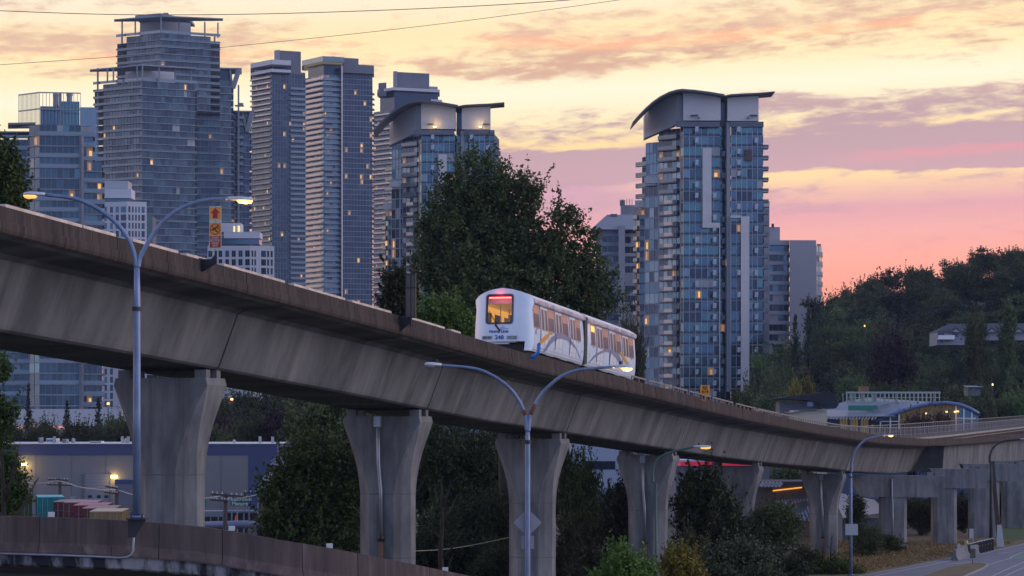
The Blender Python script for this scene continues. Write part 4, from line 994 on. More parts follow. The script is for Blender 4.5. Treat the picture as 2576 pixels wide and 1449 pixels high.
for (px0, px1, D, k0, k1) in ((590, 612, 1096, 38, 53), (612, 636, 1103, 2, 49)):
    for k in range(k0, k1):
        mb = T.slab[k]; p0, p1 = T.L(xy(px0, D)), T.L(xy(px1, D)); mb.box(p0.x, p1.x, p0.y, p0.y + 4, T.z(k) - T.o.z - .13, T.z(k) - T.o.z + .13, M_slab)
        if k % 3: T.rail[k].box(p0.x + (p1.x - p0.x) * .5, p1.x, p0.y, p0.y + .1, T.z(k) - T.o.z + .15, T.z(k) - T.o.z + 1.1, M_bal)
def canopy(T, ch, z, th, m, rise=0.0, name='roof_canopy', depth=16):
    pts = closed(ch, depth); mb = MB(); q = [T.L(p) for p in pts]
    mb.prism([(p.x, p.y) for p in q], z - T.o.z, z - T.o.z + th, m); return T.part(mb, name)
canopy(T, chain([226, 358, 492], 1036, 1, [-30, 24]), ZZ(165, 1036), .55, M_slab, depth=4); canopy(T, chain([287, 405, 561], 1058, 1, [-24, 16]), ZZ(41.5, 1058), .5, M_slab, depth=4)
canopy(T, chain([545, 608], 1082, 0, [8]), ZZ(173, 1082), .6, M_slab); canopy(T, chain([572, 641], 1096, 0, [6]), ZZ(281, 1096), .6, M_slab)
mb = MB(); p_ = T.L(xy(340, 1070)); q_ = T.L(xy(480, 1080)); mb.prism([(p_.x, p_.y), (T.L(xy(405, 1064)).x, T.L(xy(405, 1064)).y), (q_.x, q_.y), (q_.x, q_.y + 14), (p_.x, p_.y + 14)], ZZ(42, 1064) - T.o.z + .5, ZZ(33, 1064) - T.o.z, M_slab); T.part(mb, 'penthouse_roof')
mb = MB(); mb.box(T.L(xy(408, 1066)).x, T.L(xy(420, 1066)).x, 24, 27, ZZ(33.2, 1064) - T.o.z, ZZ(27, 1064) - T.o.z, M_slab); T.part(mb, 'roof_vent')
T.solid(chain([352, 405, 480], 1072, 1, [-30, 24]), T.z(61), ZZ(43, 1062) + .0, M_slab, 'penthouse_glass', 5); T.solid(chain([315, 358, 440], 1050, 1, [-30, 24]), T.z(53), ZZ(168, 1040), M_slabw, 'penthouse_wall', 8)
T.solid(chain([553, 584], 1084, 0, [14]), T.z(55), ZZ(173, 1084), M_g2, 'penthouse_glass', 8); T.solid(chain([582, 620], 1100, 0, [14]), T.z(46), T.z(51) - .1, M_slabd, 'upper_wall', 4, .4)
for a, b, c_, d_ in ((608, 172, 586, 222), (640, 282, 622, 332)):
    D = 1084 if a == 608 else 1098; mb = MB(); mb.bar(T.L(P(a - 6, b, D)), T.L(P(c_, d_, D)), 1.6, 2.0, M_slab); mb.bar(T.L(P(a - 30, b, D)), T.L(P(c_ - 1, d_, D)), .9, 1.0, M_slab); T.part(mb, 'roof_strut')
for px, D in ((246, 1050), (270, 1044), (285, 1042), (345, 1037), (358, 1036), (400, 1040), (440, 1045), (480, 1050)):
    mb = MB(); p_ = T.L(xy(px, D)); mb.box(p_.x - .3, p_.x + .3, p_.y, p_.y + .6, T.z(53) - T.o.z, ZZ(165, 1036) - T.o.z, M_slab); T.part(mb, 'canopy_post')
for px, D in ((307, 1070), (340, 1066), (405, 1059), (450, 1066), (515, 1072), (548, 1074)):
    mb = MB(); p_ = T.L(xy(px, D)); mb.box(p_.x - .3, p_.x + .3, p_.y, p_.y + .6, T.z(61) - T.o.z, ZZ(41.5, 1058) - T.o.z, M_slab); T.part(mb, 'canopy_post')
T.rails(oA[:3], 53, 54, 1.2, M_bal, base=.1); T.rails(oB[:3], 61, 62, 1.2, M_bal, base=.1)
T.finish()

# --- twin dark tower
T = Tower('dark_glass_tower', 'dark glass tower with a white penthouse fascia, left of the warm striped tower', 'tower', xy(686, 1250), 2.74, -10.5, 72, 12)
ch = chain([634, 684, 727, 768], 1250, 1, [-48, 22, 22])
dark = [(M_g2, 6), (M_g2b, 3)]
T.block(ch, 0, 71, ov=.15, pal=dark, lit=.03, sth=.25, slabm=M_slabd, bay=1.6, edges=[0, 1, 2], tilt=.02)
oL = offset(closed(ch), 1.7)
for k in range(0, 71):
    T.balcony(ch[1] + (ch[0] - ch[1]) * 1.0, ch[1] + (ch[0] - ch[1]) * .04, 1.4, k, M_balt if k < 62 else M_balw, M_slabd, .6) if k < 71 else None
for k in range(0, 69):
    a, b = ch[2] + (ch[3] - ch[2]) * .05, ch[3]; d_ = (b - a); nn = Vector((d_.y, -d_.x, 0)).normalized(); q = [T.L(v) for v in (a, b, b + nn * 1.5, a + nn * 1.5)]
    T.slab[k].prism([(v.x, v.y) for v in (q[3], q[2], q[1], q[0])], T.z(k) - T.o.z - .16, T.z(k) - T.o.z + .19, M_slab); u, v = q[3].copy(), q[2].copy(); u.z = v.z = T.z(k) - T.o.z + .65; T.rail[k].bar(u, v, .05, .75, M_bal)
D = 1250
T.solid(chain([634, 686, 728], 1246, 1, [-48, 22]), ZZ(165, D), ZZ(153, D), M_slabw, 'roof_fascia', 16, .8); T.solid(chain([634, 686, 728], 1246, 1, [-48, 22]), ZZ(184, D), ZZ(177, D), M_slabw, 'terrace_fascia', 16, .8)
T.solid(chain([640, 686, 728], 1252, 1, [-48, 22]), ZZ(177, D), ZZ(165, D), M_g2, 'penthouse_glass', 12); T.solid(chain([694, 757], 1262, 0, [22]), ZZ(184, D), ZZ(117, D), M_coreD, 'mechanical_block', 14); T.solid(chain([690, 704], 1262, 0, [-40]), ZZ(184, D), ZZ(118, D), M_slab, 'mechanical_block', 3)
T.solid(chain([728, 768], 1262, 0, [22]), T.z(70), ZZ(172, D), M_slabd, 'upper_wall', 10)
T.finish()

# --- warm striped tower
T = Tower('striped_tower', 'tall tower with cream balcony stripes on its left side and a dark glass right side', 'tower', xy(814, 1300), 2.87, -10.5, 73, 13)
chl = chain([766, 814, 859, 937], 1300, 1, [-52, 20, 20])
T.block(chl[:3], 0, 70, ov=.1, pal=[(M_g1, 3), (M_g3, 2), (M_g2, 2)], lit=.02, sth=.25, slabm=M_slabw, bay=1.7, core=M_coreD)
T.block(chain([859.5, 937], 1315, 0, [20]), 0, 71, ov=.05, pal=dark, lit=.035, sth=.26, slabm=M_slab, bay=1.7, tilt=.02)
for k in range(0, 70):
    T.balcony(chl[0] + (chl[0] - chl[1]) * .0, chl[1], 2.0, k, M_balw, M_slabw, 1.25, .3)
for k in range(0, 70):
    a, b = chl[1], chl[2] - (chl[2] - chl[1]) * .02; d_ = (b - a); nn = Vector((d_.y, -d_.x, 0)).normalized(); q = [T.L(v) for v in (a, b, b + nn * 1.8, a + nn * 1.8)]
    T.slab[k].prism([(v.x, v.y) for v in (q[3], q[2], q[1], q[0])], T.z(k) - T.o.z - .14, T.z(k) - T.o.z + .17, M_slabw); u, v = q[3].copy(), q[2].copy(); u.z = v.z = T.z(k) - T.o.z + .75; T.rail[k].bar(u, v, .05, .95, M_bal)
D = 1300
mb = MB(); p_ = T.L(xy(859, 1300)); mb.box(p_.x - .15, p_.x + .25, p_.y - .5, p_.y + 6, 0, ZZ(165, D) - T.o.z, M_slabw); T.part(mb, 'fin')
M_glowc = mat('lit_canopy_soffit', (.8, .7, .4), .5, emit=(.95, .80, .30), estr=.10)
T.solid(chain([764, 814, 861], 1297, 1, [-52, 20]), ZZ(157, D), ZZ(144, D), M_bal, 'crown_screen', 16, 1.0); T.solid(chain([768, 814, 859], 1299, 1, [-52, 20]), ZZ(159, D), ZZ(157, D) - .01, M_glowc, 'lit_soffit', 14, .6)
T.solid(chain([775, 814, 859], 1303, 1, [-52, 20]), T.z(70), ZZ(159, D), M_g2, 'penthouse_glass', 10); T.solid(chain([832, 902], 1330, 0, [20]), ZZ(160, D), ZZ(122, D), M_coreD, 'mechanical_block', 14); T.solid(chain([827, 842], 1326, 0, [-30]), ZZ(160, D), ZZ(124, D), M_slab, 'mechanical_block', 3)
T.solid(chain([860, 939], 1312, 0, [20]), T.z(71), ZZ(152, D), M_slabd, 'roof_slab', 12, .4)
for k in range(0, 69, 1):
    mb = T.slab[k]; p_ = T.L(xy(936, 1335)); mb.box(p_.x, p_.x + 1.3, p_.y - 3, p_.y + 4, T.z(k) - T.o.z - .14, T.z(k) - T.o.z + .14, M_slabd)
T.finish()

# --- tower behind
T = Tower('background_tower', 'grey tower with a big square mechanical block, half hidden behind the curved roof building', 'tower', xy(1000, 1390), 2.85, -10.5, 72, 14)
ch = chain([940, 986, 1090], 1390, 1, [-45, 20])
T.block(ch, 0, 68, ov=.2, pal=dark, lit=.02, sth=.25, slabm=M_slabd, bay=1.7)
for k in range(0, 68): T.balcony(ch[0], ch[1], 1.6, k, M_balw if k % 3 else M_balt, M_slabd, .8)
D = 1390
T.solid(chain([951, 990, 1104], 1388, 1, [-45, 20]), ZZ(228, D), ZZ(221, D), M_slabw, 'roof_fascia', 18, .5); T.solid(chain([956, 992, 1102], 1392, 1, [-45, 20]), T.z(67), ZZ(228, D), M_g2, 'penthouse_glass', 16)
T.solid(chain([996, 1080], 1405, 0, [20]), ZZ(222, D), ZZ(171, D), M_coreD, 'mechanical_block', 16); T.solid(chain([989, 999], 1402, 0, [-40]), ZZ(222, D), ZZ(172, D), M_slab, 'mechanical_block', 3)
T.solid(chain([1080, 1101], 1400, 0, [20]), ZZ(222, D), ZZ(211, D), M_slab, 'mechanical_block', 6); T.solid(chain([1084, 1112], 1398, 0, [20]), ZZ(250, D), ZZ(245, D), M_slabw, 'terrace_fascia', 12); T.solid(chain([952, 972], 1395, 0, [-30]), ZZ(240, D), ZZ(206, D), M_slabd, 'stair_block', 6)
T.finish()

# --- curved roof building, then its copy on the left
def curved(label):
    D = 660; T = Tower('curved_roof_tower', label, 'apartment tower', xy(1766, D), 3.0, -10.5, 34, 21, 'apartment towers with curved roofs')
    blue = [(M_g1, 5), (M_g5, 3), (M_g1b, 3), (M_g2, 1.6), (M_g3, .5), (M_g4, .4)]
    kt = lambda py: int(round((ZZ(py, D) + 10.5) / 3.0))
    kf = kt(310)
    fr_ = chain([1712, 1719, 1811], 658, 1, [-55, 2]); T.block(fr_, 0, kf, ov=.12, pal=blue, lit=.02, sth=.26, bay=1.56, slabm=M_slab, mul=M_mulw, mw=.09, sill=.62, spandrel=M_g2, transom=.0, depth=14)
    T.block(chain([1811, 1838], 662, 0, [2]), 0, kf, ov=.05, pal=blue, lit=.04, sth=.34, bay=1.5, slabm=M_g5, mul=M_mulw, mw=.09, sill=.62, spandrel=M_g2, depth=10)
    T.block(chain([1839, 1919], 657, 0, [2]), 0, kf, ov=.12, pal=blue, lit=.02, sth=.26, bay=1.56, slabm=M_slab, mul=M_mulw, mw=.09, sill=.62, spandrel=M_g2, depth=16)
    wl = chain([1658, 1712], 664, 1, [-38]); T.block(wl, 0, kf, ov=.1, pal=[(M_g2, 3), (M_g1, 3), (M_g3, 2)], lit=.05, sth=.3, bay=1.4, slabm=M_slab, mul=M_mulw, mw=.06, depth=12)
    wb = chain([1622, 1657], 672, 1, [-35]); T.block(wb, 0, kt(452), ov=.1, pal=[(M_g2, 3), (M_g1, 3), (M_g3, 1)], lit=.04, sth=.3, bay=1.4, slabm=M_slab, mul=M_mulw, mw=.06, depth=12)
    T.block(chain([1625, 1660], 671, 1, [-30]), kt(452), kf - 1, ov=.1, pal=[(M_g3, 3), (M_g1, 2)], lit=.03, sth=.3, bay=1.2, mul=M_mulw, mw=.06, depth=12)
    wc = chain([1600, 1610, 1634], 678, 1, [-60, -20]); T.block(wc, 0, kt(508), ov=.1, pal=[(M_g2, 4), (M_g1, 2)], lit=.05, sth=.3, bay=1.4, slabm=M_slab, depth=10)
    T.block(chain([1616, 1640], 680, 1, [-30]), kt(508), kf - 2, ov=.1, pal=[(M_g2, 3), (M_g1, 3)], lit=.04, sth=.3, bay=1.4, slabm=M_slab, depth=10)
    for k in range(1, kf):
        T.balcony(wl[0] + (wl[1] - wl[0]) * .06, wl[0] + (wl[1] - wl[0]) * .92, 1.2, k, M_balt, M_slabd, 1.0, .25)
        if k < kf - 6: mb = MB(); a_, b_ = T.L(wl[0] + (wl[1] - wl[0]) * .35), T.L(wl[0] + (wl[1] - wl[0]) * .72); a_.z = b_.z = T.z(k) - T.o.z + .75; d_ = (b_ - a_).normalized(); nn_ = Vector((d_.y, -d_.x, 0)) * 1.27; mb.bar(a_ + nn_, b_ + nn_, .05, .95, M_balw); T.part(mb, 'balcony_screen')
        if k < kt(508):
            T.balcony(wc[0], wc[1], 1.0, k, M_balt, M_slabd, 1.0, .25); T.balcony(wc[1], wc[2], 1.0, k, M_balt, M_slabd, 1.0, .25)
        elif k < kf - 2:
            a = xy(1604, 680); b = xy(1636, 676); T.balcony(a, b, .8, k, M_balt, M_slab, 1.0, .25)
        e0, e1 = xy(1919, 660), xy(1921, 668)
        q0, q1 = xy(1919.5, 659), xy(1934.5, 659); T.balcony(q0 + Vector((0, 4, 0)), q1 + Vector((0, 4, 0)), 3.0, k, M_balt, M_slab, .8, .22) if k < kf - 1 else None
    # white framing strips on the glass
    def strip(p0, p1, y0, y1, DD=656.4, th=.5, m=M_clad, nm='cladding_strip'):
        mb = MB(); a, b = T.L(P(p0, y1, DD)), T.L(P(p1, y0, DD)); mb.box(a.x, b.x, a.y, a.y + th, a.z, b.z, m); T.part(mb, nm, m)
    strip(1767.5, 1790, 372, 573); strip(1790.3, 1811, 560, 573); strip(1864, 1885, 544, 985, 655.4); strip(1838, 1863.7, 542, 548, 655.4); strip(1809.5, 1811.6, 573.5, 985, 656.4); strip(1828, 1837, 308, 985, 656.8, .6, M_slab, 'corner_fin'); strip(1836, 1839, 544, 985, 656.2, .4, M_slab, 'edge_fin')
    strip(1656, 1658.6, 450, 985, 662, .6, M_slab, 'edge_fin'); strip(1622, 1658, 446, 461, 668, 1.5, M_clad, 'parapet_block'); strip(1598, 1638, 504, 522, 676, 1.5, M_clad, 'parapet_block'); strip(1920, 1936, 506, 520, 660, 3, M_clad, 'parapet_block')
    strip(1921, 1935.5, 520, 1000, 668, 3, M_conw, 'side_wall')
    rp_ = random.Random(5)
    M_pw = mat('open_window_pale', (.60, .64, .74), .3, .1); cols_ = [1730, 1752, 1776, 1800, 1822, 1848, 1856, 1902]
    for k in range(1, kf):            # tilted-open windows with pale panes
        for c in rp_.sample([1752, 1797, 1823, 1858, 1902], 3 if k < kf - 9 else 2):
            z0 = T.z(k) + .95; a = T.L(Vector((XX(c - 4, 655.3), 655.3 if c != 1823 else 661.2, z0))); w = 8.5 * 655 / F
            mb = MB(); mb.extrude([(a.x, a.y - .05, a.z), (a.x + w, a.y - .05, a.z), (a.x + w + .12, a.y - .35, a.z + 1.35), (a.x + .12, a.y - .35, a.z + 1.35)], (0, .05, 0), M_pw); T.part(mb, 'open_window', M_pw)
    strip(1874, 1892, 376, 404, 656.2, .4, mat('brown_panel_wall', (.10, .055, .055), .7), 'brown_panel')
    # white penthouse walls under the curved roofs
    R1 = [(1589, 313), (1604, 296), (1620, 279), (1638, 263), (1658, 249), (1680, 238), (1700, 232.5), (1712, 231), (1740, 233), (1780, 238), (1818, 244.5)]
    R2 = [(1813, 247.5), (1835, 243), (1870, 241), (1905, 239.5), (1944, 236)]
    def roof(R, y0, y1, name, th=.5):
        mb = MB(); secs = []
        for px, py in R:
            x, z = XX(px, D) - T.o.x, ZZ(py, D) - T.o.z; secs.append([(x, y0 - T.o.y, z), (x, y1 - T.o.y, z), (x, y1 - T.o.y, z - th), (x, y0 - T.o.y, z - th)])
        mb.loft(secs, M_roofd); T.part(mb, name)
    roof(R1, 654, 668, 'curved_roof', .55); roof(R2, 655, 664, 'curved_roof', .35)
    def wallc(p0, p1, ybot, DD, slant=0.0, R=R1, m=M_clad):
        xs_ = np.linspace(p0, p1, 14); top = []; bot = []
        for x in xs_:
            dd = DD + slant * (p1 - x) / (p1 - p0); rx, ry = [r[0] for r in R], [r[1] for r in R]
            top.append(T.L(Vector((XX(x, D), dd, ZZ(float(np.interp(x, rx, ry)), D) - .56)))); yb = ybot if not callable(ybot) else ybot(x); bot.append(T.L(Vector((XX(x, D), dd, ZZ(yb, D)))))
        mb = MB(); mb.loft([[b_, t_, t_ + Vector((0, 6, 0)), b_ + Vector((0, 6, 0))] for b_, t_ in zip(bot, top)], m); T.part(mb, 'penthouse_wall', m)
    wallc(1717, 1811, 306, 657.5); wallc(1828, 1906, 307, 657.5, R=R2); wallc(1626, 1703, lambda x: float(np.interp(x, [1626, 1712], [338, 308])), 661, 8)
    mb = MB(); a, b = T.L(P(1702, 308, 661)), T.L(P(1717, 238, 661)); mb.box(a.x, b.x, a.y, a.y + .3, a.z - 1, b.z, M_g4)
    for x in (1706, 1711.5): mb.box(T.L(P(x, 308, 660)).x, T.L(P(x + 1, 308, 660)).x, a.y - .1, a.y, a.z, b.z, M_mul)
    T.part(mb, 'stair_window'); mb = MB(); a, b = T.L(P(1811, 312, 662)), T.L(P(1829, 252, 662)); mb.box(a.x, b.x, a.y, a.y + 4, a.z, b.z, M_g2); T.part(mb, 'recess_wall')
    strip(1811.2, 1837.8, 303, 319, 661.4, 1.5, M_coreD, 'recess_cornice')
    for p0, p1 in ((1701, 1811), (1838, 1921)): strip(p0, p1, 306, 319, 656.2, 1.0, M_coreD, 'cornice')
    for x in (1747, 1896):
        mb = MB(); a = T.L(P(x, 291, 656.6)); mb.box(a.x - 1.0, a.x + 1.0, a.y - .4, a.y + .9, a.z, a.z + .25, M_roofd); T.part(mb, 'vent_hood')
    for x in (1758, 1882):
        mb = MB(); a = T.L(P(x, 296, 656.9)); mb.tube([(a.x, a.y, a.z - .3), (a.x, a.y, a.z + .1)], .35, 8, M_roofd); T.part(mb, 'wall_lamp')
    return T.finish(), T
c1, TC = curved('blue glass tower with a curved roof and white L shaped strip, right of the train')
c2 = copy_tree(c1); c2['label'] = 'blue glass tower with a curved roof and two glowing roof lamps, behind the big tree'
sc_ = .921; D5 = 660 / sc_
c2.location = (XX(942 + (1766 - 1589) * sc_, D5), D5, GZ + (ZZ(258, D5) - ZZ(231, 660)))
for k in kids(c2):
    if k.name.startswith('brown_panel'): bpy.data.objects.remove(k, do_unlink=True)
for x in (1758, 1882):
    a = P(x, 299, 656.0) - TC.o + c2.location
    ul = MB(); ul.tube([(0, 0, 0), (0, 0, .3)], [.25, .5], 10); o = ul.build('uplight', mat('uplight_lens', (1, .8, .4), .5, emit=(1, .72, .25), estr=9), c2); o.location = a - Vector(c2.location)
    pl = bpy.data.lights.new('uplight_glow', 'POINT'); pl.energy = 170; pl.color = (1, .62, .15); pl.shadow_soft_size = .4; po = bpy.data.objects.new('uplight_glow', pl); col.objects.link(po); po.location = a + Vector((0, -.5, .9))
# --- left apartment building
T = Tower('apartment_building', 'wide blue grey apartment block with a glazed rooftop box at the left edge', 'apartment building', xy(99, 672), 3.02, 3.0, 30, 31)
pal1 = [(M_g1b, 4), (M_g2b, 4), (M_g5, .7), (M_g4, .5)]
kk = int(round((ZZ(305, 672) - 3) / 3.02)); chm = chain([74, 99, 203], 672, 1, [-35, 8]); T.block(chm, 0, kk, ov=.5, pal=pal1, lit=.02, bay=1.6, sth=.3, depth=16)
chw = chain([-90, 82], 682, 1, [3]); kw = kk - 1; T.block(chw, 0, kw, ov=.7, pal=pal1, lit=.03, bay=1.7, sth=.3, depth=14); T.rails(offset(closed(chw), .7)[:2], 0, kw + 1, 1.0, M_bal, skip=.1)
chr_ = chain([206, 257], 682, 0, [14]); kr = int(round((ZZ(412, 682) - 3) / 3.02)); T.block(chr_, 0, kr, ov=.7, pal=pal1, lit=.06, bay=1.6, sth=.3, depth=12); T.rails(offset(closed(chr_), .7)[:2], 0, kr + 1, 1.0, M_bal, skip=.15)
chq = chain([203, 233], 700, 0, [10]); kq = int(round((ZZ(325, 700) - 3) / 3.02)); T.block(chq, 0, kq, ov=.7, pal=[(M_g4, 2), (M_g1, 3)], lit=.06, bay=1.6, sth=.3, depth=10); T.rails(offset(closed(chq), .7)[:2], 0, kq, 1.0, M_bal, skip=.15)
T.rails(offset(closed(chm), .5)[1:3], 0, kk, .9, M_bal, skip=.35)
zr0, zr1 = T.z(kk), ZZ(230, 672)
mb = MB(); ch_ = chain([47, 99, 203], 674, 1, [-38, 8])
for e in range(2):
    a, b = T.L(ch_[e]), T.L(ch_[e + 1]); n = 16 if e == 0 else 12
    for i in range(n + 1):
        p = a + (b - a) * (i / n); mb.box(p.x - .06, p.x + .06, p.y - .06, p.y + .06, zr0 - GZ, zr1 - GZ, M_slab)
    for z in (zr0 - GZ, (zr0 + zr1) / 2 - GZ, zr1 - GZ):
        a2, b2 = a.copy(), b.copy(); a2.z = b2.z = z; mb.bar(a2, b2, .3, .3, M_slab)
T.part(mb, 'rooftop_screen'); T.solid(chain([101, 150], 676, 0, [8]), zr0, (zr0 + zr1) / 2 + 1, M_g1, 'rooftop_room', 8); T.solid(chain([152, 200], 679, 0, [8]), zr0, (zr0 + zr1) / 2 + 2.8, M_g5, 'rooftop_room', 8)
T.solid(chain([148, 155], 677, 0, [8]), zr0, ZZ(226, 672), M_slab, 'flue', 2)
for x in (141, 175):
    mb = MB(); p = T.L(xy(x, 684)); mb.tube([(p.x, p.y, zr1 - GZ - 3), (p.x, p.y, ZZ(223, 672) - GZ)], .75, 12, M_slab); mb.tube([(p.x, p.y, ZZ(226, 672) - GZ), (p.x, p.y, ZZ(221, 672) - GZ)], .95, 12, M_slab); T.part(mb, 'flue')
canopy(T, chain([20, 90], 676, 1, [-8]), ZZ(312, 676), .5, M_slab, depth=10); canopy(T, chain([-60, 80], 680, 1, [3]), ZZ(334, 680), .4, M_slab, depth=10)
for a_, b_ in ((200, 206), (96, 101)):
    mb = MB(); p = T.L(xy(a_, 673)); mb.box(p.x, p.x + (b_ - a_) * 672 / F, p.y - .6, p.y + 3, 3 - GZ, (zr0 if a_ < 150 else ZZ(340, 673)) - GZ, M_slabd); T.part(mb, 'dark_edge_fin')  # dark upright fins at the edges of the main block
mb = MB(); mb.box(-45, 24, -6, 12, ZZ(1072, 672) - GZ, ZZ(1029, 666) - GZ, M_slabw); T.part(mb, 'podium')
T.finish()
T = Tower('pale_blue_tower', 'pale blue glass tower between the left apartment block and the tallest tower', 'tower', xy(222, 950), 3.6, -10.5, 40, 33)
T.block(chain([201, 243], 950, 0, [6]), 0, int((ZZ(262, 950) + 10.5) / 3.6), ov=.02, pal=[(M_g3, 5), (M_g1, 1)], lit=.0, sth=.15, slabm=M_g3, bay=3.0, mw=.05, tilt=.02); T.finish()

# --- white mid-rise blocks with punched windows
def midrise(label, corner, D, pxs, angs, ytop, storey_px, cols, extras, seed, kb=9):
    t = thing('white_apartment_block', label, 'apartment building', (XX(corner, D), D, GZ), 0, 'white apartment blocks with square windows'); o = Vector(t.location); r = random.Random(seed)
    ch = chain(pxs, D, 1, angs); q = closed(ch, 14); zt_ = ZZ(ytop, D)
    mb = MB(); mb.prism([(p.x - o.x, p.y - o.y) for p in q], 0, zt_ - GZ, M_slabw); mb.build('wall', M_slabw, t, fix=True); n = 0
    for (p0, p1) in cols:
        e = 0 if p1 <= pxs[1] else 1; a, b = ch[e], ch[e + 1]; d_ = (b - a).normalized(); nn = Vector((d_.y, -d_.x, 0)); u0 = hit(a, math.degrees(math.atan2(d_.y, d_.x)), p0); u1 = hit(a, math.degrees(math.atan2(d_.y, d_.x)), p1)
        for k in range(26 if (corner == 320 and p0 < 280) else kb):
            if n >= 98: break
            z1 = ZZ(ytop + 12 + k * storey_px, D); z0 = z1 - 2.2; m = M_lw2 if r.random() < .03 else r.choice((M_g2, M_g2, M_g1)); mb = MB(); A, B = u0 - o, u1 - o; A.z = B.z = 0; w_ = B - A
            mb.quad(A + nn * .03 + Vector((0, 0, z0 - GZ)), B + nn * .03 + Vector((0, 0, z0 - GZ)), B + nn * .03 + Vector((0, 0, z1 - GZ)), A + nn * .03 + Vector((0, 0, z1 - GZ)), m)
            for f in ((.5,) if w_.length < 1.6 else (.34, .67)):
                c = A + w_ * f; c0, c1_ = c.copy(), c.copy(); c0.z, c1_.z = z0 - GZ, z1 - GZ; mb.bar(c0 + nn * .05, c1_ + nn * .05, .07, .07, M_slabd)
            mb.build('window', None, t); n += 1
    for p0, p1, y0, y1, DD, m, nm in extras:
        mb = MB(); a, b = P(p0, y1, DD) - o, P(p1, y0, DD) - o; mb.box(a.x, b.x, a.y, a.y + 9, a.z, b.z, m); mb.build(nm, m, t)
    return t
midrise('white apartment block with square dark windows, behind the left arm of the near street lamp', 320, 880, [258, 320, 369], [-14, 20], 507, 20.4,
        [(263, 269), (277, 284), (291, 299), (304, 317), (323, 328), (332, 336), (340, 344), (348, 352), (356, 364)],
        [(244, 330, 475, 498, 886, M_slabw, 'penthouse'), (252, 322, 455, 474.5, 890, mat('metal_cladding_grey', (.36, .38, .42), .4, .2), 'roof_screen'), (256, 322, 498.5, 507, 888, M_g1, 'penthouse_glass'), (370, 384, 545, 640, 892, M_g5, 'corner_balconies')], 5, 6)
w2 = midrise('white apartment block with slanted left edge and two yellow windows, behind the hazard sign', 629, 840, [522, 629, 690], [-6, 18], 618, 21.6,
        [(524, 534), (550, 559), (567, 576), (583, 593), (600, 610), (617, 628), (633, 637), (640, 644), (657, 669), (672, 677), (681, 686)],
        [(563, 654, 584, 599, 846, M_slabw, 'penthouse'), (534, 605, 561, 583.6, 850, M_slabw, 'upper_penthouse'), (540, 652, 599.4, 614, 848, M_g1, 'penthouse_glass'), (587, 591, 569, 583, 849.7, mat('yellow_lit_window', (1, .8, .4), .5, emit=(1, .72, .22), estr=.9), 'lit_window'), (598, 603, 568, 583, 849.6, MATS['yellow_lit_window'] if 'yellow_lit_window' in MATS else None, 'lit_window')], 6, 6)
mb = MB(); o = Vector(w2.location); mb.extrude([P(533, 556, 842) - o, P(514, 700, 842) - o, P(524, 700, 842) - o, P(540, 556, 842) - o], (0, 8, 0), M_slabw); mb.build('slanted_wall', M_slabw, w2, fix=True)

# --- older concrete towers right
T = Tower('concrete_tower', 'older grey tower with a sloping mansard roof, behind the right side of the big tree', 'tower', xy(1560, 735), 3.0, -10.5, 24, 41)
ch = chain([1500, 1515, 1556, 1602], 735, 1, [-40, 0, 0]); kk = int(round((ZZ(577, 735) + 10.5) / 3.0)); T.block(ch[:3], 0, kk, ov=.3, pal=[(M_g2, 4), (M_g4, 2), (M_slab, 1)], lit=.06, sth=.3, slabm=M_slab, sill=.9, spandrel=M_slab, bay=1.5)
T.solid(chain([1556, 1572], 733, 0, [0]), GZ, T.z(kk), M_conw, 'wall', 12); T.block(chain([1572, 1602], 736, 0, [0]), 0, kk, ov=0, pal=[(M_g2, 3), (M_g1, 2), (M_conw, 3)], lit=.05, sth=.5, slabm=M_conw, sill=.5, spandrel=M_conw, bay=1.8)
o = T.o; mb = MB(); a = [P(1486, 577, 733) - o, P(1610, 577, 733) - o, P(1610, 540, 739) - o, P(1527, 540, 739) - o]; back = Vector((0, 16, 0))
mb.loft([a, [a[0] + back, a[1] + back, a[2] + back * .5, a[3] + back * .5]], M_slab); T.part(mb, 'mansard_roof')
mb = MB(); a, b = P(1564, 545, 745) - o, P(1606, 516, 745) - o; mb.box(a.x, b.x, a.y, a.y + 8, a.z, b.z, M_slab)
for x in (1562, 1568, 1577, 1584, 1590): q = P(x, 517, 744) - o; mb.tube([(q.x, q.y, q.z - 2), (q.x, q.y, q.z + 2.0)], .12, 6, M_slab)
a, b = P(1560, 517, 745) - o, P(1572, 503, 745) - o; mb.box(a.x, b.x, a.y, a.y + 2, a.z, b.z, M_coreD); T.part(mb, 'mechanical_block')
mb = MB(); a, b = P(1536, 545, 738) - o, P(1552, 538, 738) - o; mb.box(a.x, b.x, a.y, a.y + 2, a.z, b.z, M_slabd); T.part(mb, 'roof_cap'); T.finish()
T = Tower('slab_tower', 'plain grey concrete apartment tower with a blank wall, right of the curved roof tower', 'tower', xy(2000, 727), 3.0, -10.5, 26, 42)
kk = int(round((ZZ(614, 727) + 10.5) / 3.0)); T.block(chain([1930, 1985], 727, 0, [3]), 0, kk, ov=.5, pal=[(M_g2, 4), (M_g1, 2), (M_g4, 1.5)], lit=.03, sth=.9, slabm=M_conw, bay=1.5, sill=.2, spandrel=M_conw, depth=12)
T.solid(chain([1986, 2053], 725, 0, [4]), GZ, ZZ(604, 725), M_conw, 'blank_wall', 14); T.solid(chain([1925, 1985.5], 726, 0, [3]), ZZ(616, 726), ZZ(604, 726), M_conw, 'roof_parapet', 13); T.solid(chain([1922, 1962], 734, 0, [3]), ZZ(606, 734), ZZ(571, 734), M_conw, 'mechanical_block', 8)
cb = chain([2053, 2067], 728, 0, [40]); T.block(cb, 0, kk, ov=.3, pal=[(M_g4, 3), (M_g2, 1), (M_ttrans, 1)], lit=.10, sth=1.2, slabm=M_conw, bay=1.6, depth=8)
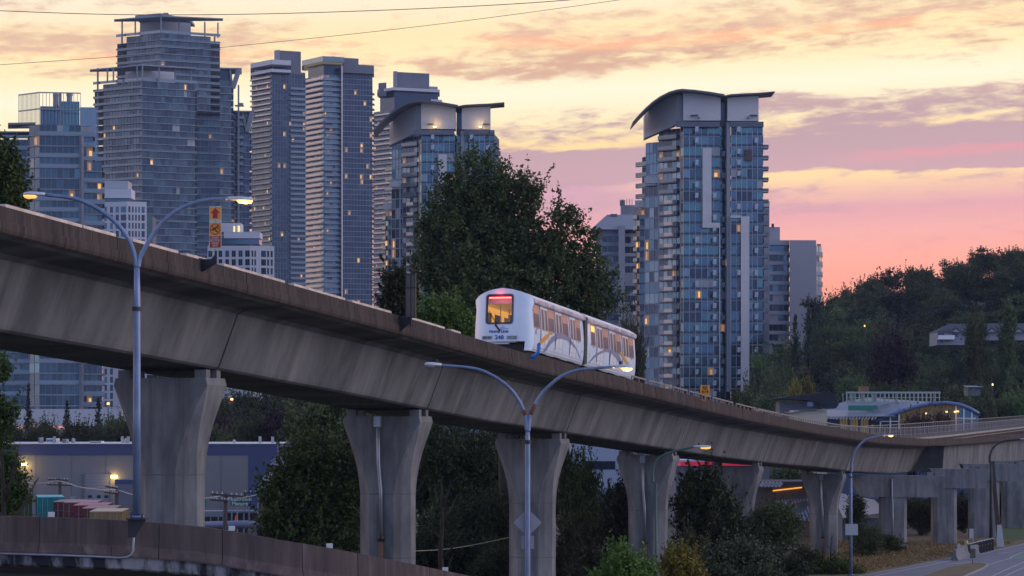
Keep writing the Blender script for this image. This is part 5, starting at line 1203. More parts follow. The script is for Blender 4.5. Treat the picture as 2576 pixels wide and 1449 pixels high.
mb = MB(); a = P(1944, 571, 734) - T.o; mb.tube([(a.x, a.y, a.z), (a.x, a.y, a.z + 1)], .4, 8, M_dark); T.part(mb, 'roof_vent'); T.finish()
# ---------------------------------------------------------------- ground, hill, road
M_grd = mat('ground_dark', (.055, .06, .035), .95, c2=(.09, .075, .045), vs=.15)
def hill(x, y):
    u = x / max(y, 1)
    a = np.interp(u, [.07, .11, .14, .18, .24, .6], [0, .25, .62, .85, 1.15, 1.3]); b = np.interp(y, [330, 400, 520, 640, 760, 2000], [0, .06, .42, 1.0, 1.25, 1.3])
    return GZ - .06 + float(a * b) * 46
mb = MB(); xs_ = list(np.linspace(-420, 620, 66)); ys_ = list(np.linspace(300, 1400, 60)); vs = [(x, y, hill(x, y)) for y in ys_ for x in xs_]; n = len(xs_)
mb.v = vs; mb.f = [[j * n + i, j * n + i + 1, (j + 1) * n + i + 1, (j + 1) * n + i] for j in range(len(ys_) - 1) for i in range(n - 1)]; mb.m = [0] * len(mb.f)
tag(mb.build('hill_terrain', mat('forest_floor', (.03, .035, .025), .95), smooth=True), kind='structure')
mb = MB(); mb.quad((-3000, 5, GZ - .05), (3000, 5, GZ - .05), (9000, 30000, GZ - .05), (-9000, 30000, GZ - .05)); tag(mb.build('ground', M_grd), kind='structure')
def poly(name, pts, m, dz, kind='structure'):
    mb = MB(); mb.add([G(*p, dz) for p in pts], [tuple(range(len(pts)))], m); return tag(mb.build(name, m), kind=kind)
M_asph = mat('asphalt', (.19, .18, .20), .75, c2=(.14, .135, .15), vs=.6, bump=.1)
def gl_(pts, dz): return [G(*p, dz) for p in pts]
poly('road', [(1900, 1560), (2166, 1447), (2230, 1434), (2285, 1424), (2360, 1409), (2445, 1393), (2520, 1379), (2600, 1364), (2760, 1338), (3000, 1318), (3400, 1330), (3400, 1700)], M_asph, .0)
poly('dry_grass_verge', [(1950, 1500), (2166, 1447.5), (2230, 1434.5), (2285, 1424.5), (2360, 1409.5), (2445, 1393.5), (2520, 1379.5), (2600, 1364.5), (2760, 1338.5), (2760, 1310), (2300, 1340), (2000, 1390)], mat('dry_grass', (.19, .125, .06), .95, c2=(.12, .095, .045), vs=.5), -.012)
poly('grass_bank', [(2515, 1367), (2576, 1357), (2760, 1333), (2760, 1300), (2500, 1325)], mat('green_grass', (.06, .10, .018), .95, c2=(.045, .08, .02), vs=.6), -.006)
M_line = mat('road_marking', (.36, .36, .37), .6)
def line(pts, w, m=None, name='road_marking', dz=.006):
    q = gl_(pts, dz); mb = MB(); L_, R_ = [], []
    for i, p in enumerate(q):
        a, b = q[max(i - 1, 0)], q[min(i + 1, len(q) - 1)]; d_ = (b - a).normalized(); nn = Vector((-d_.y, d_.x, 0)) * w / 2; L_.append(p + nn); R_.append(p - nn)
    for i in range(len(q) - 1): mb.quad(R_[i], R_[i + 1], L_[i + 1], L_[i], m or M_line)
    tag(mb.build(name, m or M_line), kind='structure')
line([(2201, 1449), (2265, 1436), (2330, 1423), (2400, 1409), (2470, 1394), (2530, 1379), (2576, 1368), (2640, 1355)], .16)
line([(2497, 1449), (2525, 1436), (2552, 1424), (2580, 1412), (2640, 1390)], .14); line([(2529, 1449), (2552, 1438), (2580, 1426), (2640, 1402)], .14)
line([(2490, 1420), (2515, 1412), (2540, 1405), (2548, 1399), (2562, 1393), (2590, 1384)], .14)
line([(2382, 1419), (2410, 1417), (2440, 1414)], .22); line([(2513, 1392), (2535, 1389.5), (2551, 1388)], .22)
poly('bicycle_lane_green', [(2540, 1406), (2576, 1406), (2640, 1392), (2600, 1386), (2556, 1397)], mat('green_lane_paint', (.13, .21, .15), .7), .004)
# grassy traffic island with a kerb
isl = [(2300, 1460), (2340, 1445), (2380, 1432), (2420, 1423.5), (2455, 1419), (2478, 1419), (2487, 1423), (2478, 1430), (2455, 1440), (2430, 1451), (2410, 1462)]
mb = MB(); q = gl_(isl, 0); mb.prism([(p.x, p.y) for p in q], GZ - .02, GZ + .14); o = mb.build('traffic_island', mat('kerb_concrete', (.26, .25, .24), .85), fix=True); tag(o, kind='structure')
c = sum(q, Vector()) / len(q); mb = MB(); mb.add([Vector((c.x + (p.x - c.x) * .93, c.y + (p.y - c.y) * .93, GZ + .15)) for p in q], [tuple(range(len(q)))]); tag(mb.build('island_grass', MATS['dry_grass']), kind='structure')
line([(2160, 1449.5), (2230, 1436), (2290, 1425), (2360, 1411)], .3, MATS['kerb_concrete'], 'kerb', .012)
# concrete barriers, bollard fence and small signs by the road
M_bar = mat('barrier_concrete', (.20, .20, .22), .8, c2=(.14, .14, .155), vs=1.2)
for px, py, rz, lab in ((2412, 1408, 1.15, 'concrete road barrier at the roadside seen end on, left one of the pair'), (2432, 1399, .75, 'concrete road barrier angled along the roadside, right one of the pair')):
    p = G(px, py); b = MB(); prof = [(-.32, 0), (.32, 0), (.32, .08), (.17, .36), (.10, .92), (-.10, .92), (-.17, .36), (-.32, .08)]
    b.loft([[(s_, y, z) for y, z in prof] for s_ in (-1.5, 1.5)]); t = thing('road_barrier', lab, 'barrier', p + Vector((0, 0, 0)), rz, 'concrete barriers at the roadside'); b.build('body', M_bar, t, fix=True)
    b = MB(); b.tube([(0, .0, .921), (0, .0, 1.15)], .03, 6); b.box(-.06, .06, -.1, .1, 1.1, 1.3); b.build('reflector', mat('reflector_grey', (.5, .5, .5), .4), t)
f_ = thing('post_and_rail_fence', 'low dark fence of short white topped posts behind the road barrier', 'fence', G(2458, 1392))
o = Vector(f_.location); tops = []
for i in range(9):
    p = G(2437 + i * 7.4, 1399 - i * 1.9) - o; mb = MB(); mb.box(p.x - .11, p.x + .11, p.y - .11, p.y + .11, 0, 1.0, M_sblk); mb.box(p.x - .12, p.x + .12, p.y - .12, p.y + .12, 1.001, 1.06, M_white); mb.build('post', None, f_); tops.append(p)
mb = MB(); mb.bar(tops[0] + Vector((0, .05, .6)), tops[-1] + Vector((0, .05, .6)), .06, .12, M_sblk); mb.build('rail', M_sblk, f_)
def post_sign(name, label, px, pyb, D, pt, pb, w, m, lean=0.0, cat='sign'):
    p = G(px, pyb); t = thing(name, label, cat, p, 0); mb = MB(); h = ZZ(pt, p.y) - GZ; mb.tube([(0, 0, 0), (lean, 0, h)], .045, 8); mb.build('post', M_steel, t, smooth=True)
    mb = MB(); mb.box(-w / 2 + lean, w / 2 + lean, -.06, -.045, ZZ(pb, p.y) - GZ, h); mb.build('sign_panel', m, t)
post_sign('road_sign', 'brown back of a narrow sign on a post standing in the traffic island', 2447, 1423, 0, 1380, 1404, .42, mbx)
post_sign('road_sign', 'pale narrow sign leaning at the foot of the square post pier', 2452, 1382, 0, 1330, 1354, .38, MATS['pale_sign_back'], -.3)
post_sign('marker_post', 'short yellow marker post leaning behind the low fence', 2433, 1388, 0, 1360, 1384, .3, mat('yellow_plastic', (.62, .33, .03), .5), -.1, 'marker post')
p = G(2517, 1376); t = thing('guard_rail_end', 'pale upright board leaning against the pier beside the unlit lamp post', 'board', p); mb = MB(); mb.extrude([(-.35, 0, 0), (.35, 0, 0), (.1, 0, 2.0), (-.3, 0, 2.0)], (0, .08, 0)); mb.build('board', MATS['pale_sign_back'], t, fix=True)
mb = MB(); q0 = P(2514, 1367, 224); q0.z = GZ; q1 = P(2496, 1160, 224); mb.bar(q0, q1, .32, .32); o = mb.build('leaning_pole', mat('dark_timber', (.055, .04, .04), .8)); tag(o, 'dark timber pole leaning beside the unlit lamp post at the right', 'utility pole')

# ---------------------------------------------------------------- foliage
rng = np.random.default_rng(7)
def leaf_mat(name, c1, c2, c3=None):
    if name in MATS: return MATS[name]
    m = bpy.data.materials.new(name); m.use_nodes = True; t = m.node_tree; b = t.nodes['Principled BSDF']; b.inputs['Roughness'].default_value = .5; b.inputs['Specular IOR Level'].default_value = .22
    g_ = t.nodes.new('ShaderNodeNewGeometry'); tcn = t.nodes.new('ShaderNodeTexCoord'); nn = noise(tcn.outputs['Object'], .45, 3, .6, 0, t)
    r = t.nodes.new('ShaderNodeMapRange'); t.links.new(nn, r.inputs[0]); r.inputs[1].default_value = .35; r.inputs[2].default_value = .65
    base = mixc(r.outputs[0], c1, c2, t); base = mixc(vmath('MULTIPLY', g_.outputs['Random Per Island'], .75, tree=t), base, c3 or tuple(x * 1.7 for x in c2), t)
    oi = t.nodes.new('ShaderNodeObjectInfo'); hs = t.nodes.new('ShaderNodeHueSaturation'); t.links.new(base, hs.inputs['Color'])
    t.links.new(vmath('ADD', vmath('MULTIPLY', oi.outputs['Random'], .06, tree=t), .47, tree=t), hs.inputs['Hue']); t.links.new(vmath('ADD', vmath('MULTIPLY', oi.outputs['Random'], .95, tree=t), .5, tree=t), hs.inputs['Value']); t.links.new(hs.outputs[0], b.inputs['Base Color'])
    tl_ = t.nodes.new('ShaderNodeBsdfTranslucent'); t.links.new(hs.outputs[0], tl_.inputs[0]); mx = t.nodes.new('ShaderNodeMixShader'); mx.inputs[0].default_value = .22
    t.links.new(b.outputs[0], mx.inputs[1]); t.links.new(tl_.outputs[0], mx.inputs[2]); t.links.new(mx.outputs[0], t.nodes['Material Output'].inputs[0])
    MATS[name] = m; return m
L_dark = leaf_mat('leaf_dark_green', (.026, .037, .012), (.046, .062, .018), (.105, .125, .05))
L_shade = leaf_mat('leaf_shaded_green', (.012, .018, .007), (.02, .028, .009), (.05, .06, .022))  # darker leaf copy: shade under the guideway is put into the colour
L_mid = leaf_mat('leaf_mid_green', (.042, .072, .020), (.065, .105, .026), (.13, .18, .055))
L_bright = leaf_mat('leaf_bright_green', (.06, .12, .02), (.09, .16, .03), (.15, .22, .05))
L_yel = leaf_mat('leaf_yellow_green', (.12, .12, .02), (.17, .15, .03), (.26, .20, .03))
L_pale = leaf_mat('leaf_grey_green', (.07, .10, .05), (.09, .12, .06), (.17, .21, .12))
L_con = leaf_mat('needle_dark_green', (.014, .026, .018), (.022, .036, .022), (.035, .055, .03))
L_pur = leaf_mat('leaf_purple', (.030, .018, .024), (.042, .025, .03), (.06, .035, .04))
L_far = leaf_mat('leaf_far_olive', (.045, .058, .025), (.065, .08, .03), (.11, .12, .045))
M_bark = mat('bark', (.05, .04, .032), .9, c2=(.03, .025, .02), vs=3)
def leaf_mesh(name, centres, size, flat=.35, elong=1.6):
    """one small four-cornered leaf clump per centre, random orientation"""
    n = len(centres); s_ = size * rng.uniform(.6, 1.35, n)[:, None]
    a = rng.normal(size=(n, 3)); a /= np.linalg.norm(a, axis=1)[:, None]; b = rng.normal(size=(n, 3)); b -= a * (a * b).sum(1)[:, None]; b /= np.linalg.norm(b, axis=1)[:, None]
    c = centres
    v = np.empty((n, 4, 3)); v[:, 0] = c - a * s_ * elong * .5; v[:, 1] = c + b * s_ * .38; v[:, 2] = c + a * s_ * elong * .5; v[:, 3] = c - b * s_ * .38
    me = bpy.data.meshes.new(name); me.vertices.add(n * 4); me.vertices.foreach_set('co', v.reshape(-1)); me.loops.add(n * 4); me.loops.foreach_set('vertex_index', np.arange(n * 4)); me.polygons.add(n)
    me.polygons.foreach_set('loop_start', np.arange(n) * 4); me.polygons.foreach_set('loop_total', np.full(n, 4)); me.update(calc_edges=True); return me
def lobes_pts(lobes, ncl, nleaf, cr, shell=.55):
    """leaf positions: clusters inside a union of ellipsoids, crowded towards the surface, with twigs sticking out"""
    L_ = np.array(lobes, float); vol = L_[:, 3] * L_[:, 4] * L_[:, 5]; pr = vol ** .75; pr /= pr.sum(); pts = []
    idx = rng.choice(len(L_), ncl, p=pr)
    for i in idx:
        d_ = rng.normal(size=3); d_ /= np.linalg.norm(d_); r = 1 - (1 - shell) * rng.random() ** 1.3 if rng.random() < .8 else rng.random() ** .5
        c = L_[i, :3] + d_ * r * L_[i, 3:6]
        k = max(3, int(nleaf * rng.uniform(.5, 1.5))); rad = cr * rng.uniform(.55, 1.4)
        pts.append(c + rng.normal(size=(k, 3)) * rad * np.array([.55, .55, .42]))
        if rng.random() < .5:
            q = max(6, nleaf // 2); tt = rng.random(q)[:, None]; dd = d_ * .7 + np.array([0, 0, .75]); pts.append(c + dd * tt * rad * 2.0 + rng.normal(size=(q, 3)) * rad * .10)
    return np.concatenate(pts)
def trunk_mb(h, r, limbs, seed=0, lean=0.0):
    mb = MB(); q = random.Random(seed); pts = [Vector((q.uniform(-.1, .1) * h * .02 * i, q.uniform(-.1, .1) * h * .02 * i, h * i / 6)) for i in range(7)]
    mb.tube(pts, [r * (1.25 - i * .17) for i in range(7)], 9)
    for i in range(limbs):
        z = h * q.uniform(.3, .8); a = q.uniform(0, 6.28); L_ = h * q.uniform(.12, .24); b = pts[min(6, int(z / h * 6))]; b = Vector((b.x, b.y, z)); d_ = Vector((math.cos(a), math.sin(a), q.uniform(.5, 1.2))).normalized()
        mb.tube([b, b + d_ * L_ * .5 + Vector((0, 0, .03 * h)), b + d_ * L_ + Vector((0, 0, .10 * h))], [r * .42, r * .26, r * .08], 6)
    return mb
def proto(kind, seed):
    """unit-ish tree: height 10, returns (crown mesh, trunk mesh)"""
    q = random.Random(seed)
    if kind == 'round':
        lobes = [(0, 0, 6.2, 2.6, 2.6, 3.0)] + [(q.uniform(-1.8, 1.8), q.uniform(-1.8, 1.8), q.uniform(4, 8.2), q.uniform(1, 1.7), q.uniform(1, 1.7), q.uniform(1, 1.8)) for _ in range(9)]
        pts = lobes_pts(lobes, 420, 38, .58); cm = leaf_mesh('crown', pts, .19); tm = trunk_mb(6.5, .22, 9, seed)
    elif kind == 'tall':
        lobes = [(0, 0, 5.8, 1.0, 1.0, 4.0)] + [(q.uniform(-.5, .5), q.uniform(-.5, .5), 2.5 + i * 1.1, .8, .8, 1.0) for i in range(6)]
        pts = lobes_pts(lobes, 240, 26, .42); cm = leaf_mesh('crown', pts, .20); tm = trunk_mb(7.5, .16, 8, seed)
    elif kind == 'conifer':
        P_ = []
        for z in np.arange(.8, 10, .33):
            R_ = (10 - z) * .23 + .08; nb = max(4, int(9 * (1 - z / 12)))
            for k in range(nb):
                a = rng.uniform(0, 6.28); L_ = R_ * rng.uniform(.6, 1.15); m_ = max(8, int(L_ * 26)); t_ = rng.random(m_) ** .7; w_ = .16 + .10 * L_
                P_.append(np.c_[np.cos(a) * t_ * L_ + rng.normal(size=m_) * w_ * .55, np.sin(a) * t_ * L_ + rng.normal(size=m_) * w_ * .55, z - t_ * L_ * .30 + rng.normal(size=m_) * .09])
        cm = leaf_mesh('crown', np.concatenate(P_), .20, elong=2.2); tm = trunk_mb(9.6, .17, 0, seed)
    elif kind == 'bush':
        lobes = [(q.uniform(-2.6, 2.6), q.uniform(-2, 2), q.uniform(2.5, 6), q.uniform(1.6, 2.4), q.uniform(1.6, 2.4), q.uniform(2, 3.2)) for _ in range(8)]
        pts = lobes_pts(lobes, 380, 30, .60, .5); cm = leaf_mesh('crown', pts, .20); tm = trunk_mb(4, .12, 7, seed)
    elif kind == 'open':       # airy crowns on the ridge
        lobes = [(q.uniform(-2.2, 2.2), q.uniform(-2.2, 2.2), q.uniform(4.5, 8.8), q.uniform(.8, 1.4), q.uniform(.8, 1.4), q.uniform(.8, 1.3)) for _ in range(13)]
        pts = lobes_pts(lobes, 230, 20, .5, .4); cm = leaf_mesh('crown', pts, .22); tm = trunk_mb(7, .18, 14, seed)
    me = tm.build('trunk', M_bark); trm = me.data; bpy.data.objects.remove(me, do_unlink=True)
    return cm, trm
PRO = {}
for kd, nv in (('round', 4), ('tall', 2), ('conifer', 3), ('bush', 3), ('open', 3)): PRO[kd] = [proto(kd, 100 + i) for i in range(nv)]
WID = {'round': 6.8, 'tall': 2.9, 'conifer': 4.2, 'bush': 8.0, 'open': 6.6}
tr_i = [0]
def plant(kind, px, ytop, wpx, D, lm, label, group=None, zb=None, v=None, name=None, cat=None):
    x = XX(px, D); zb = (hill(x, D) if D > 330 else GZ) - .1 if zb is None else zb; ztop = ZZ(ytop, D)
    if kind == 'bush': cat = cat or 'bush'; name = name or 'bush'
    name = name or ('conifer_tree' if kind == 'conifer' else 'broadleaf_tree'); cat = cat or 'tree'
    t = thing(name, label, cat, (x, D, zb), 0, group); tr_i[0] += 1; vs_ = PRO[kind]; cm, tm = vs_[(v if v is not None else tr_i[0]) % len(vs_)]
    key = cm.name + lm.name
    if key not in MATS:
        c2_ = cm.copy(); c2_.materials.clear(); c2_.materials.append(lm); MATS[key] = c2_
    h = (ztop - zb) / 10.0; w = wpx * D / F / WID[kind]; rz = (tr_i[0] * 2.399) % 6.283
    for nm, me in (('crown', MATS[key]), ('trunk', tm)):
        o = bpy.data.objects.new(nm, me); col.objects.link(o); o.parent = t; o.scale = (w, w, h); o.rotation_euler = (0, 0, rz)
    return t
# the big tree behind the train: its own outline
def special(name, label, px0, D, lobes_px, ncl, nleaf, cr, size, lm, trunk_h, trunk_r, zb=GZ - .1, dep=.8):
    x = XX(px0, D); t = thing(name, label, 'tree', (x, D, zb)); k = D / F
    lobes = [((px - px0) * k, (i % 3 - 1) * rx * k * .35, (HY - py) * k - zb, rx * k, rx * k * dep, ry * k) for i, (px, py, rx, ry) in enumerate(lobes_px)]
    me = leaf_mesh('crown', lobes_pts(lobes, ncl, nleaf, cr, .5), size); me.materials.append(lm); o = bpy.data.objects.new('crown', me); col.objects.link(o); o.parent = t
    trunk_mb(trunk_h, trunk_r, 5, 5).build('trunk', M_bark, t, smooth=True); return t
special('big_poplar_tree', 'huge dark leafy tree towering behind the train in the middle of the picture', 1270, 168,
        [(1195, 470, 78, 92), (1150, 540, 88, 105), (1255, 520, 95, 110), (1330, 490, 34, 62), (1180, 640, 140, 135), (1300, 630, 120, 120), (1410, 570, 40, 62), (1390, 690, 105, 105), (1462, 640, 36, 70), (1500, 700, 34, 60), (1475, 755, 62, 66), (1346, 468, 24, 46), (1440, 560, 24, 48), (1484, 612, 22, 46), (1528, 690, 22, 48), (1548, 758, 22, 40), (1300, 740, 190, 120), (1100, 690, 60, 95), (1210, 800, 150, 110), (1450, 810, 90, 70), (1350, 860, 160, 90)],
        2500, 46, .50, .17, L_dark, 19, .5)
special('dark_poplar_tree', 'dark slender leafy tree beside the brown signal box, left of the big tree', 1005, 160, [(1000, 710, 26, 36), (1015, 745, 34, 40), (985, 760, 24, 30), (1010, 800, 40, 45)], 240, 24, .42, .22, L_dark, 12, .2)
special('bright_bush_tree', 'bright green bushy tree between the signal box and the train', 1110, 135, [(1085, 795, 32, 40), (1125, 800, 40, 38), (1060, 815, 30, 34), (1160, 820, 36, 30), (1105, 850, 70, 45)], 480, 26, .34, .15, L_bright, 8, .18)
special('left_edge_tree', 'dark leafy tree rising above the parapet at the left picture edge', 5, 92, [(0, 400, 36, 52), (28, 440, 32, 48), (5, 480, 52, 50), (40, 505, 24, 30), (-40, 430, 50, 80), (0, 560, 60, 70)], 520, 22, .26, .12, L_mid, 10, .2)
special('left_foreground_tree', 'green leafy tree with hanging twigs over the containers at the left picture edge', -10, 104, [(-10, 920, 36, 46), (10, 1040, 34, 42), (-10, 1130, 40, 60), (20, 1190, 42, 50), (30, 1245, 40, 42), (-20, 1240, 60, 80), (-40, 1000, 40, 90)], 620, 22, .28, .12, L_mid, 9, .2)
special('willow_tree', 'bright green willow like tree between the white tent and the pier with the rusty pipe', 770, 132, [(790, 1140, 62, 48), (740, 1180, 56, 55), (830, 1190, 70, 70), (700, 1230, 48, 52), (760, 1270, 90, 90), (850, 1290, 90, 100), (700, 1310, 60, 70), (800, 1370, 140, 70), (880, 1210, 40, 80)], 1350, 28, .40, .15, L_mid, 8, .3)
special('olive_tree', 'taller olive green tree behind the willow, left of the pier with the rusty pipe', 860, 165, [(820, 1060, 70, 50), (880, 1075, 60, 60), (760, 1080, 50, 40), (860, 1140, 90, 70)], 520, 26, .5, .2, L_far, 11, .3)
def low_bush(name, label, px0, D, lobes, ncl, size, lm, cr=.22):
    t = special(name, label, px0, D, lobes, ncl, 26, cr, size, lm, 3.2, .07); t['category'] = 'bush'; return t
low_bush('bush', 'bright green bush at the bottom edge left of the green lamp post', 1570, 82, [(1570, 1425, 50, 45), (1535, 1450, 45, 40), (1610, 1440, 42, 45), (1570, 1500, 90, 70), (1560, 1395, 22, 22)], 420, .085, L_bright)
low_bush('bush', 'yellow green bush at the bottom edge right of the green lamp post', 1712, 84, [(1700, 1430, 40, 42), (1735, 1440, 38, 44), (1715, 1400, 22, 24), (1715, 1500, 75, 60)], 330, .085, L_yel)
low_bush('bush', 'pale grey green bush at the bottom edge, right of the yellowish bush', 1850, 88, [(1800, 1415, 45, 40), (1850, 1400, 55, 40), (1905, 1420, 45, 42), (1850, 1470, 120, 60)], 620, .085, L_pale)
low_bush('bush', 'low bright green weeds around the foot of the slim pier', 2090, 178, [(2040, 1425, 40, 22), (2095, 1428, 45, 24), (2140, 1438, 30, 16), (2000, 1440, 40, 22)], 300, .14, L_bright, .35)
# dark trees in the shade under the guideway
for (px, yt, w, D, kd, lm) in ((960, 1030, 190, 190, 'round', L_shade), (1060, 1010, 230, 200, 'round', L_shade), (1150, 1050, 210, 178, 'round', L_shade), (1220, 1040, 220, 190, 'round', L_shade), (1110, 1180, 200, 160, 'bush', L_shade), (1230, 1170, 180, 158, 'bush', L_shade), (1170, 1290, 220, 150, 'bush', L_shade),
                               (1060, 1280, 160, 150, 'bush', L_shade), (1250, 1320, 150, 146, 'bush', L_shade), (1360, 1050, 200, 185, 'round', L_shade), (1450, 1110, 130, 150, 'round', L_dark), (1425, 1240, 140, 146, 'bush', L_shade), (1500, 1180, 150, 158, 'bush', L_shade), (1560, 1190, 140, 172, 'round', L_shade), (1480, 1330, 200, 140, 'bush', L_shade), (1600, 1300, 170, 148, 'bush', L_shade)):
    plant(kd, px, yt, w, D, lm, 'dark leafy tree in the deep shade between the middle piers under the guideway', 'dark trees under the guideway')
for (px, yt, w, D, kd, lm, lab) in (
        (1770, 1158, 210, 152, 'round', L_shade, 'broad dark tree right of the green lamp post, its top touching the guideway'), (1850, 1230, 170, 148, 'bush', L_shade, 'dark bushy tree left of the low shed roof'), (1720, 1290, 160, 140, 'bush', L_dark, 'dark bush right behind the yellowish bush'),
        (1945, 1250, 170, 170, 'round', L_dark, 'dark tree in front of the low shed with the tiled roof'), (1930, 1330, 200, 160, 'bush', L_shade, 'low dark bush left of the slim pier'), (2010, 1350, 120, 178, 'bush', L_dark, 'small dark bush at the foot of the slim pier'),
        (2180, 1290, 120, 200, 'bush', L_dark, 'dark bush between the slim pier and the portal pier'), (2240, 1330, 90, 206, 'bush', L_dark, 'small bush at the foot of the portal pier post'), (2150, 1240, 60, 215, 'tall', L_dark, 'thin dark sapling between the slim pier and the lamp post')):
    plant(kd, px, yt, w, D, lm, lab)
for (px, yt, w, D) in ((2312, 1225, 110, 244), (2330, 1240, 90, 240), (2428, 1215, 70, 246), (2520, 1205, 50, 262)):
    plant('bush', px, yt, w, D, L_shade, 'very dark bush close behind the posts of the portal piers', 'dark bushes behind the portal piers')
for (px, yt, w, D) in ((2310, 1240, 110, 262), (2340, 1240, 130, 275), (2425, 1225, 110, 285), (2270, 1240, 130, 290), (2520, 1220, 120, 300), (2560, 1200, 120, 310), (1990, 1165, 150, 300)):
    plant('bush' if px > 2000 else 'round', px, yt, w, D, L_dark if px > 2000 else L_far, 'dark tree filling the gap between the portal pier posts' if px > 2000 else 'olive tree under the guideway behind the shed roof', 'dark trees behind the portal piers' if px > 2000 else None)
# trees behind the warehouse
for (px, yt, w, D, kd, lm, lab) in ((72, 962, 56, 400, 'conifer', L_con, 'tall dark conifer behind the left end of the warehouse roof'), (168, 1003, 60, 392, 'conifer', L_con, 'dark conifer behind the middle of the warehouse roof'), (248, 1000, 70, 396, 'conifer', L_con, 'dark conifer just left of the widest pier, beside a small light'),
        (600, 985, 90, 380, 'conifer', L_con, 'dark conifer under the guideway right of the widest pier'), (665, 975, 100, 384, 'conifer', L_con, 'dark conifer left of the olive tree under the guideway'), (700, 1010, 120, 370, 'round', L_pur, 'purple leaved tree under the guideway behind the warehouse end')):
    plant(kd, px, yt, w, D, lm, lab, zb=GZ)
for (px, yt, w, D) in ((560, 985, 120, 440), (620, 965, 120, 446), (690, 960, 130, 440), (760, 970, 120, 446), (830, 985, 120, 440), (900, 990, 120, 446), (960, 1000, 120, 440)):
    plant('round', px, yt, w, D, L_dark, 'dark tree high in the gap under the guideway, beyond the warehouse', 'dark trees beyond the warehouse', zb=GZ)
for (px, yt, w, D) in ((20, 1050, 110, 380), (110, 1048, 100, 378), (200, 1044, 110, 376), (280, 1040, 110, 380), (320, 1045, 90, 376), (550, 1030, 110, 380), (620, 1040, 120, 372), (540, 1065, 120, 360), (740, 1030, 110, 376), (-40, 1040, 120, 376)):
    plant('round', px, yt, w, D, L_far if px != 550 else L_pur, 'dull olive tree in the row behind the warehouse roof', 'row of olive trees behind the warehouse', zb=GZ)
# ridge and hillside on the right
rr = random.Random(9)
ridge = [(2085, 735), (2115, 722), (2170, 678), (2205, 690), (2238, 672), (2290, 655), (2325, 664), (2350, 690), (2400, 640), (2440, 648), (2470, 632), (2505, 610), (2545, 615), (2595, 628), (2640, 600)]
for i, (px, yt) in enumerate(ridge):
    plant('open', px, yt, rr.uniform(80, 125), rr.uniform(640, 690), L_far if i < 8 else L_dark, 'thin crowned tree on the skyline of the wooded hill at the right', 'skyline trees on the hill')
for i, (px, yt) in enumerate(((2085, 785), (2125, 770), (2165, 752), (2210, 752), (2255, 735), (2305, 735), (2350, 718), (2390, 715))): plant('round', px, yt, 90, 636, L_dark if i % 2 else L_far, 'dense dark tree just below the skyline of the hill', 'dense trees below the skyline')
for i in range(9): plant('round', 2425 + i * 30, rr.uniform(645, 700), rr.uniform(90, 140), rr.uniform(620, 640), L_dark, 'dense dark tree just below the skyline of the hill', 'dense trees below the skyline')
i = 0
for row, (D, ya, yb, h) in enumerate(((625, 760, 705, 110), (600, 790, 745, 110), (575, 830, 780, 115), (550, 870, 815, 115), (520, 905, 860, 110), (490, 940, 905, 100), (462, 965, 940, 95), (440, 985, 965, 90), (425, 1000, 990, 85))):
    n = 15 if row < 6 else 13
    for k in range(n):
        px = 1935 + (k + rr.uniform(-.3, .3)) * (700 / n); f = (px - 1940) / 640; yt = ya + (yb - ya) * f + rr.uniform(-16, 16)
        if 2345 < px < 2510 and 790 < yt < 885: yt = 868 + rr.uniform(0, 12)
        if px < 2060 and yt < 790: continue
        if px < 2060 and D > 560: continue
        kd = rr.choice(['round', 'round', 'round', 'conifer', 'open']); lm = rr.choice([L_far, L_dark, L_dark, L_mid, L_con]) if kd != 'conifer' else L_con
        plant(kd, px, yt, rr.uniform(95, 155) if kd != 'conifer' else rr.uniform(45, 65), D + rr.uniform(-8, 8), lm, 'conifer in the dense wood covering the hill' if kd == 'conifer' else 'broadleaf tree in the dense wood covering the hill', 'conifers of the hillside wood' if kd == 'conifer' else 'broadleaf trees of the hillside wood')
for (px, yt, w, D, kd, lm, lab) in ((2035, 770, 80, 520, 'conifer', L_con, 'tall dark conifer in front of the plain grey tower'), (2000, 790, 70, 530, 'conifer', L_con, 'dark conifer overlapping the left side of the plain grey tower balconies'), (2240, 812, 130, 470, 'round', L_pur, 'large purple brown tree in the middle of the wooded hill'),
        (2005, 946, 45, 400, 'tall', L_yel, 'yellow green tree above the black leaf shaped roof'), (2035, 940, 42, 402, 'tall', L_yel, 'second yellow green tree above the black leaf shaped roof, on its right'),
        (2445, 780, 50, 455, 'tall', L_far, 'tall narrow poplar in front of the long white house'), (2472, 784, 44, 452, 'tall', L_far, 'narrow poplar just right of the tallest one before the white house'), (2532, 742, 52, 452, 'tall', L_dark, 'tall dark poplar at the right before the white house'),
        (2556, 905, 105, 470, 'round', L_mid, 'green tree at the right picture edge above the guideway railing'), (1870, 966, 120, 300, 'round', L_dark, 'dark bushy tree at the foot of the curved roof tower, behind the orange sign'), (2462, 1000, 38, 440, 'tall', L_mid, 'small green tree right of the arched station hall'),
        (1590, 780, 70, 420, 'round', L_far, 'hazy tree between the big tree and the train rear'), (2300, 1022, 110, 330, 'round', L_pur, 'dark purple bush in front of the arched station hall'), (2370, 1030, 90, 328, 'round', L_pur, 'dark purple bush at the right end of the arched station hall')):
    plant(kd, px, yt, w, D, lm, lab, zb=None if D > 430 else GZ)
plant('round', 2436, 984, 70, 398, L_far, 'olive tree in front of the small pale roofed house', None)
plant('round', 2474, 990, 60, 396, L_dark, 'dark round tree right below the small pale roofed house', None)
for i in range(26): plant('round', 2700 + (i % 9) * 75, 640 + (i // 9) * 95 + rr.uniform(-20, 20), 150, 620 - (i // 9) * 55, L_far if i % 2 else L_dark, 'broadleaf tree in the dense wood covering the hill', 'broadleaf trees of the hillside wood')
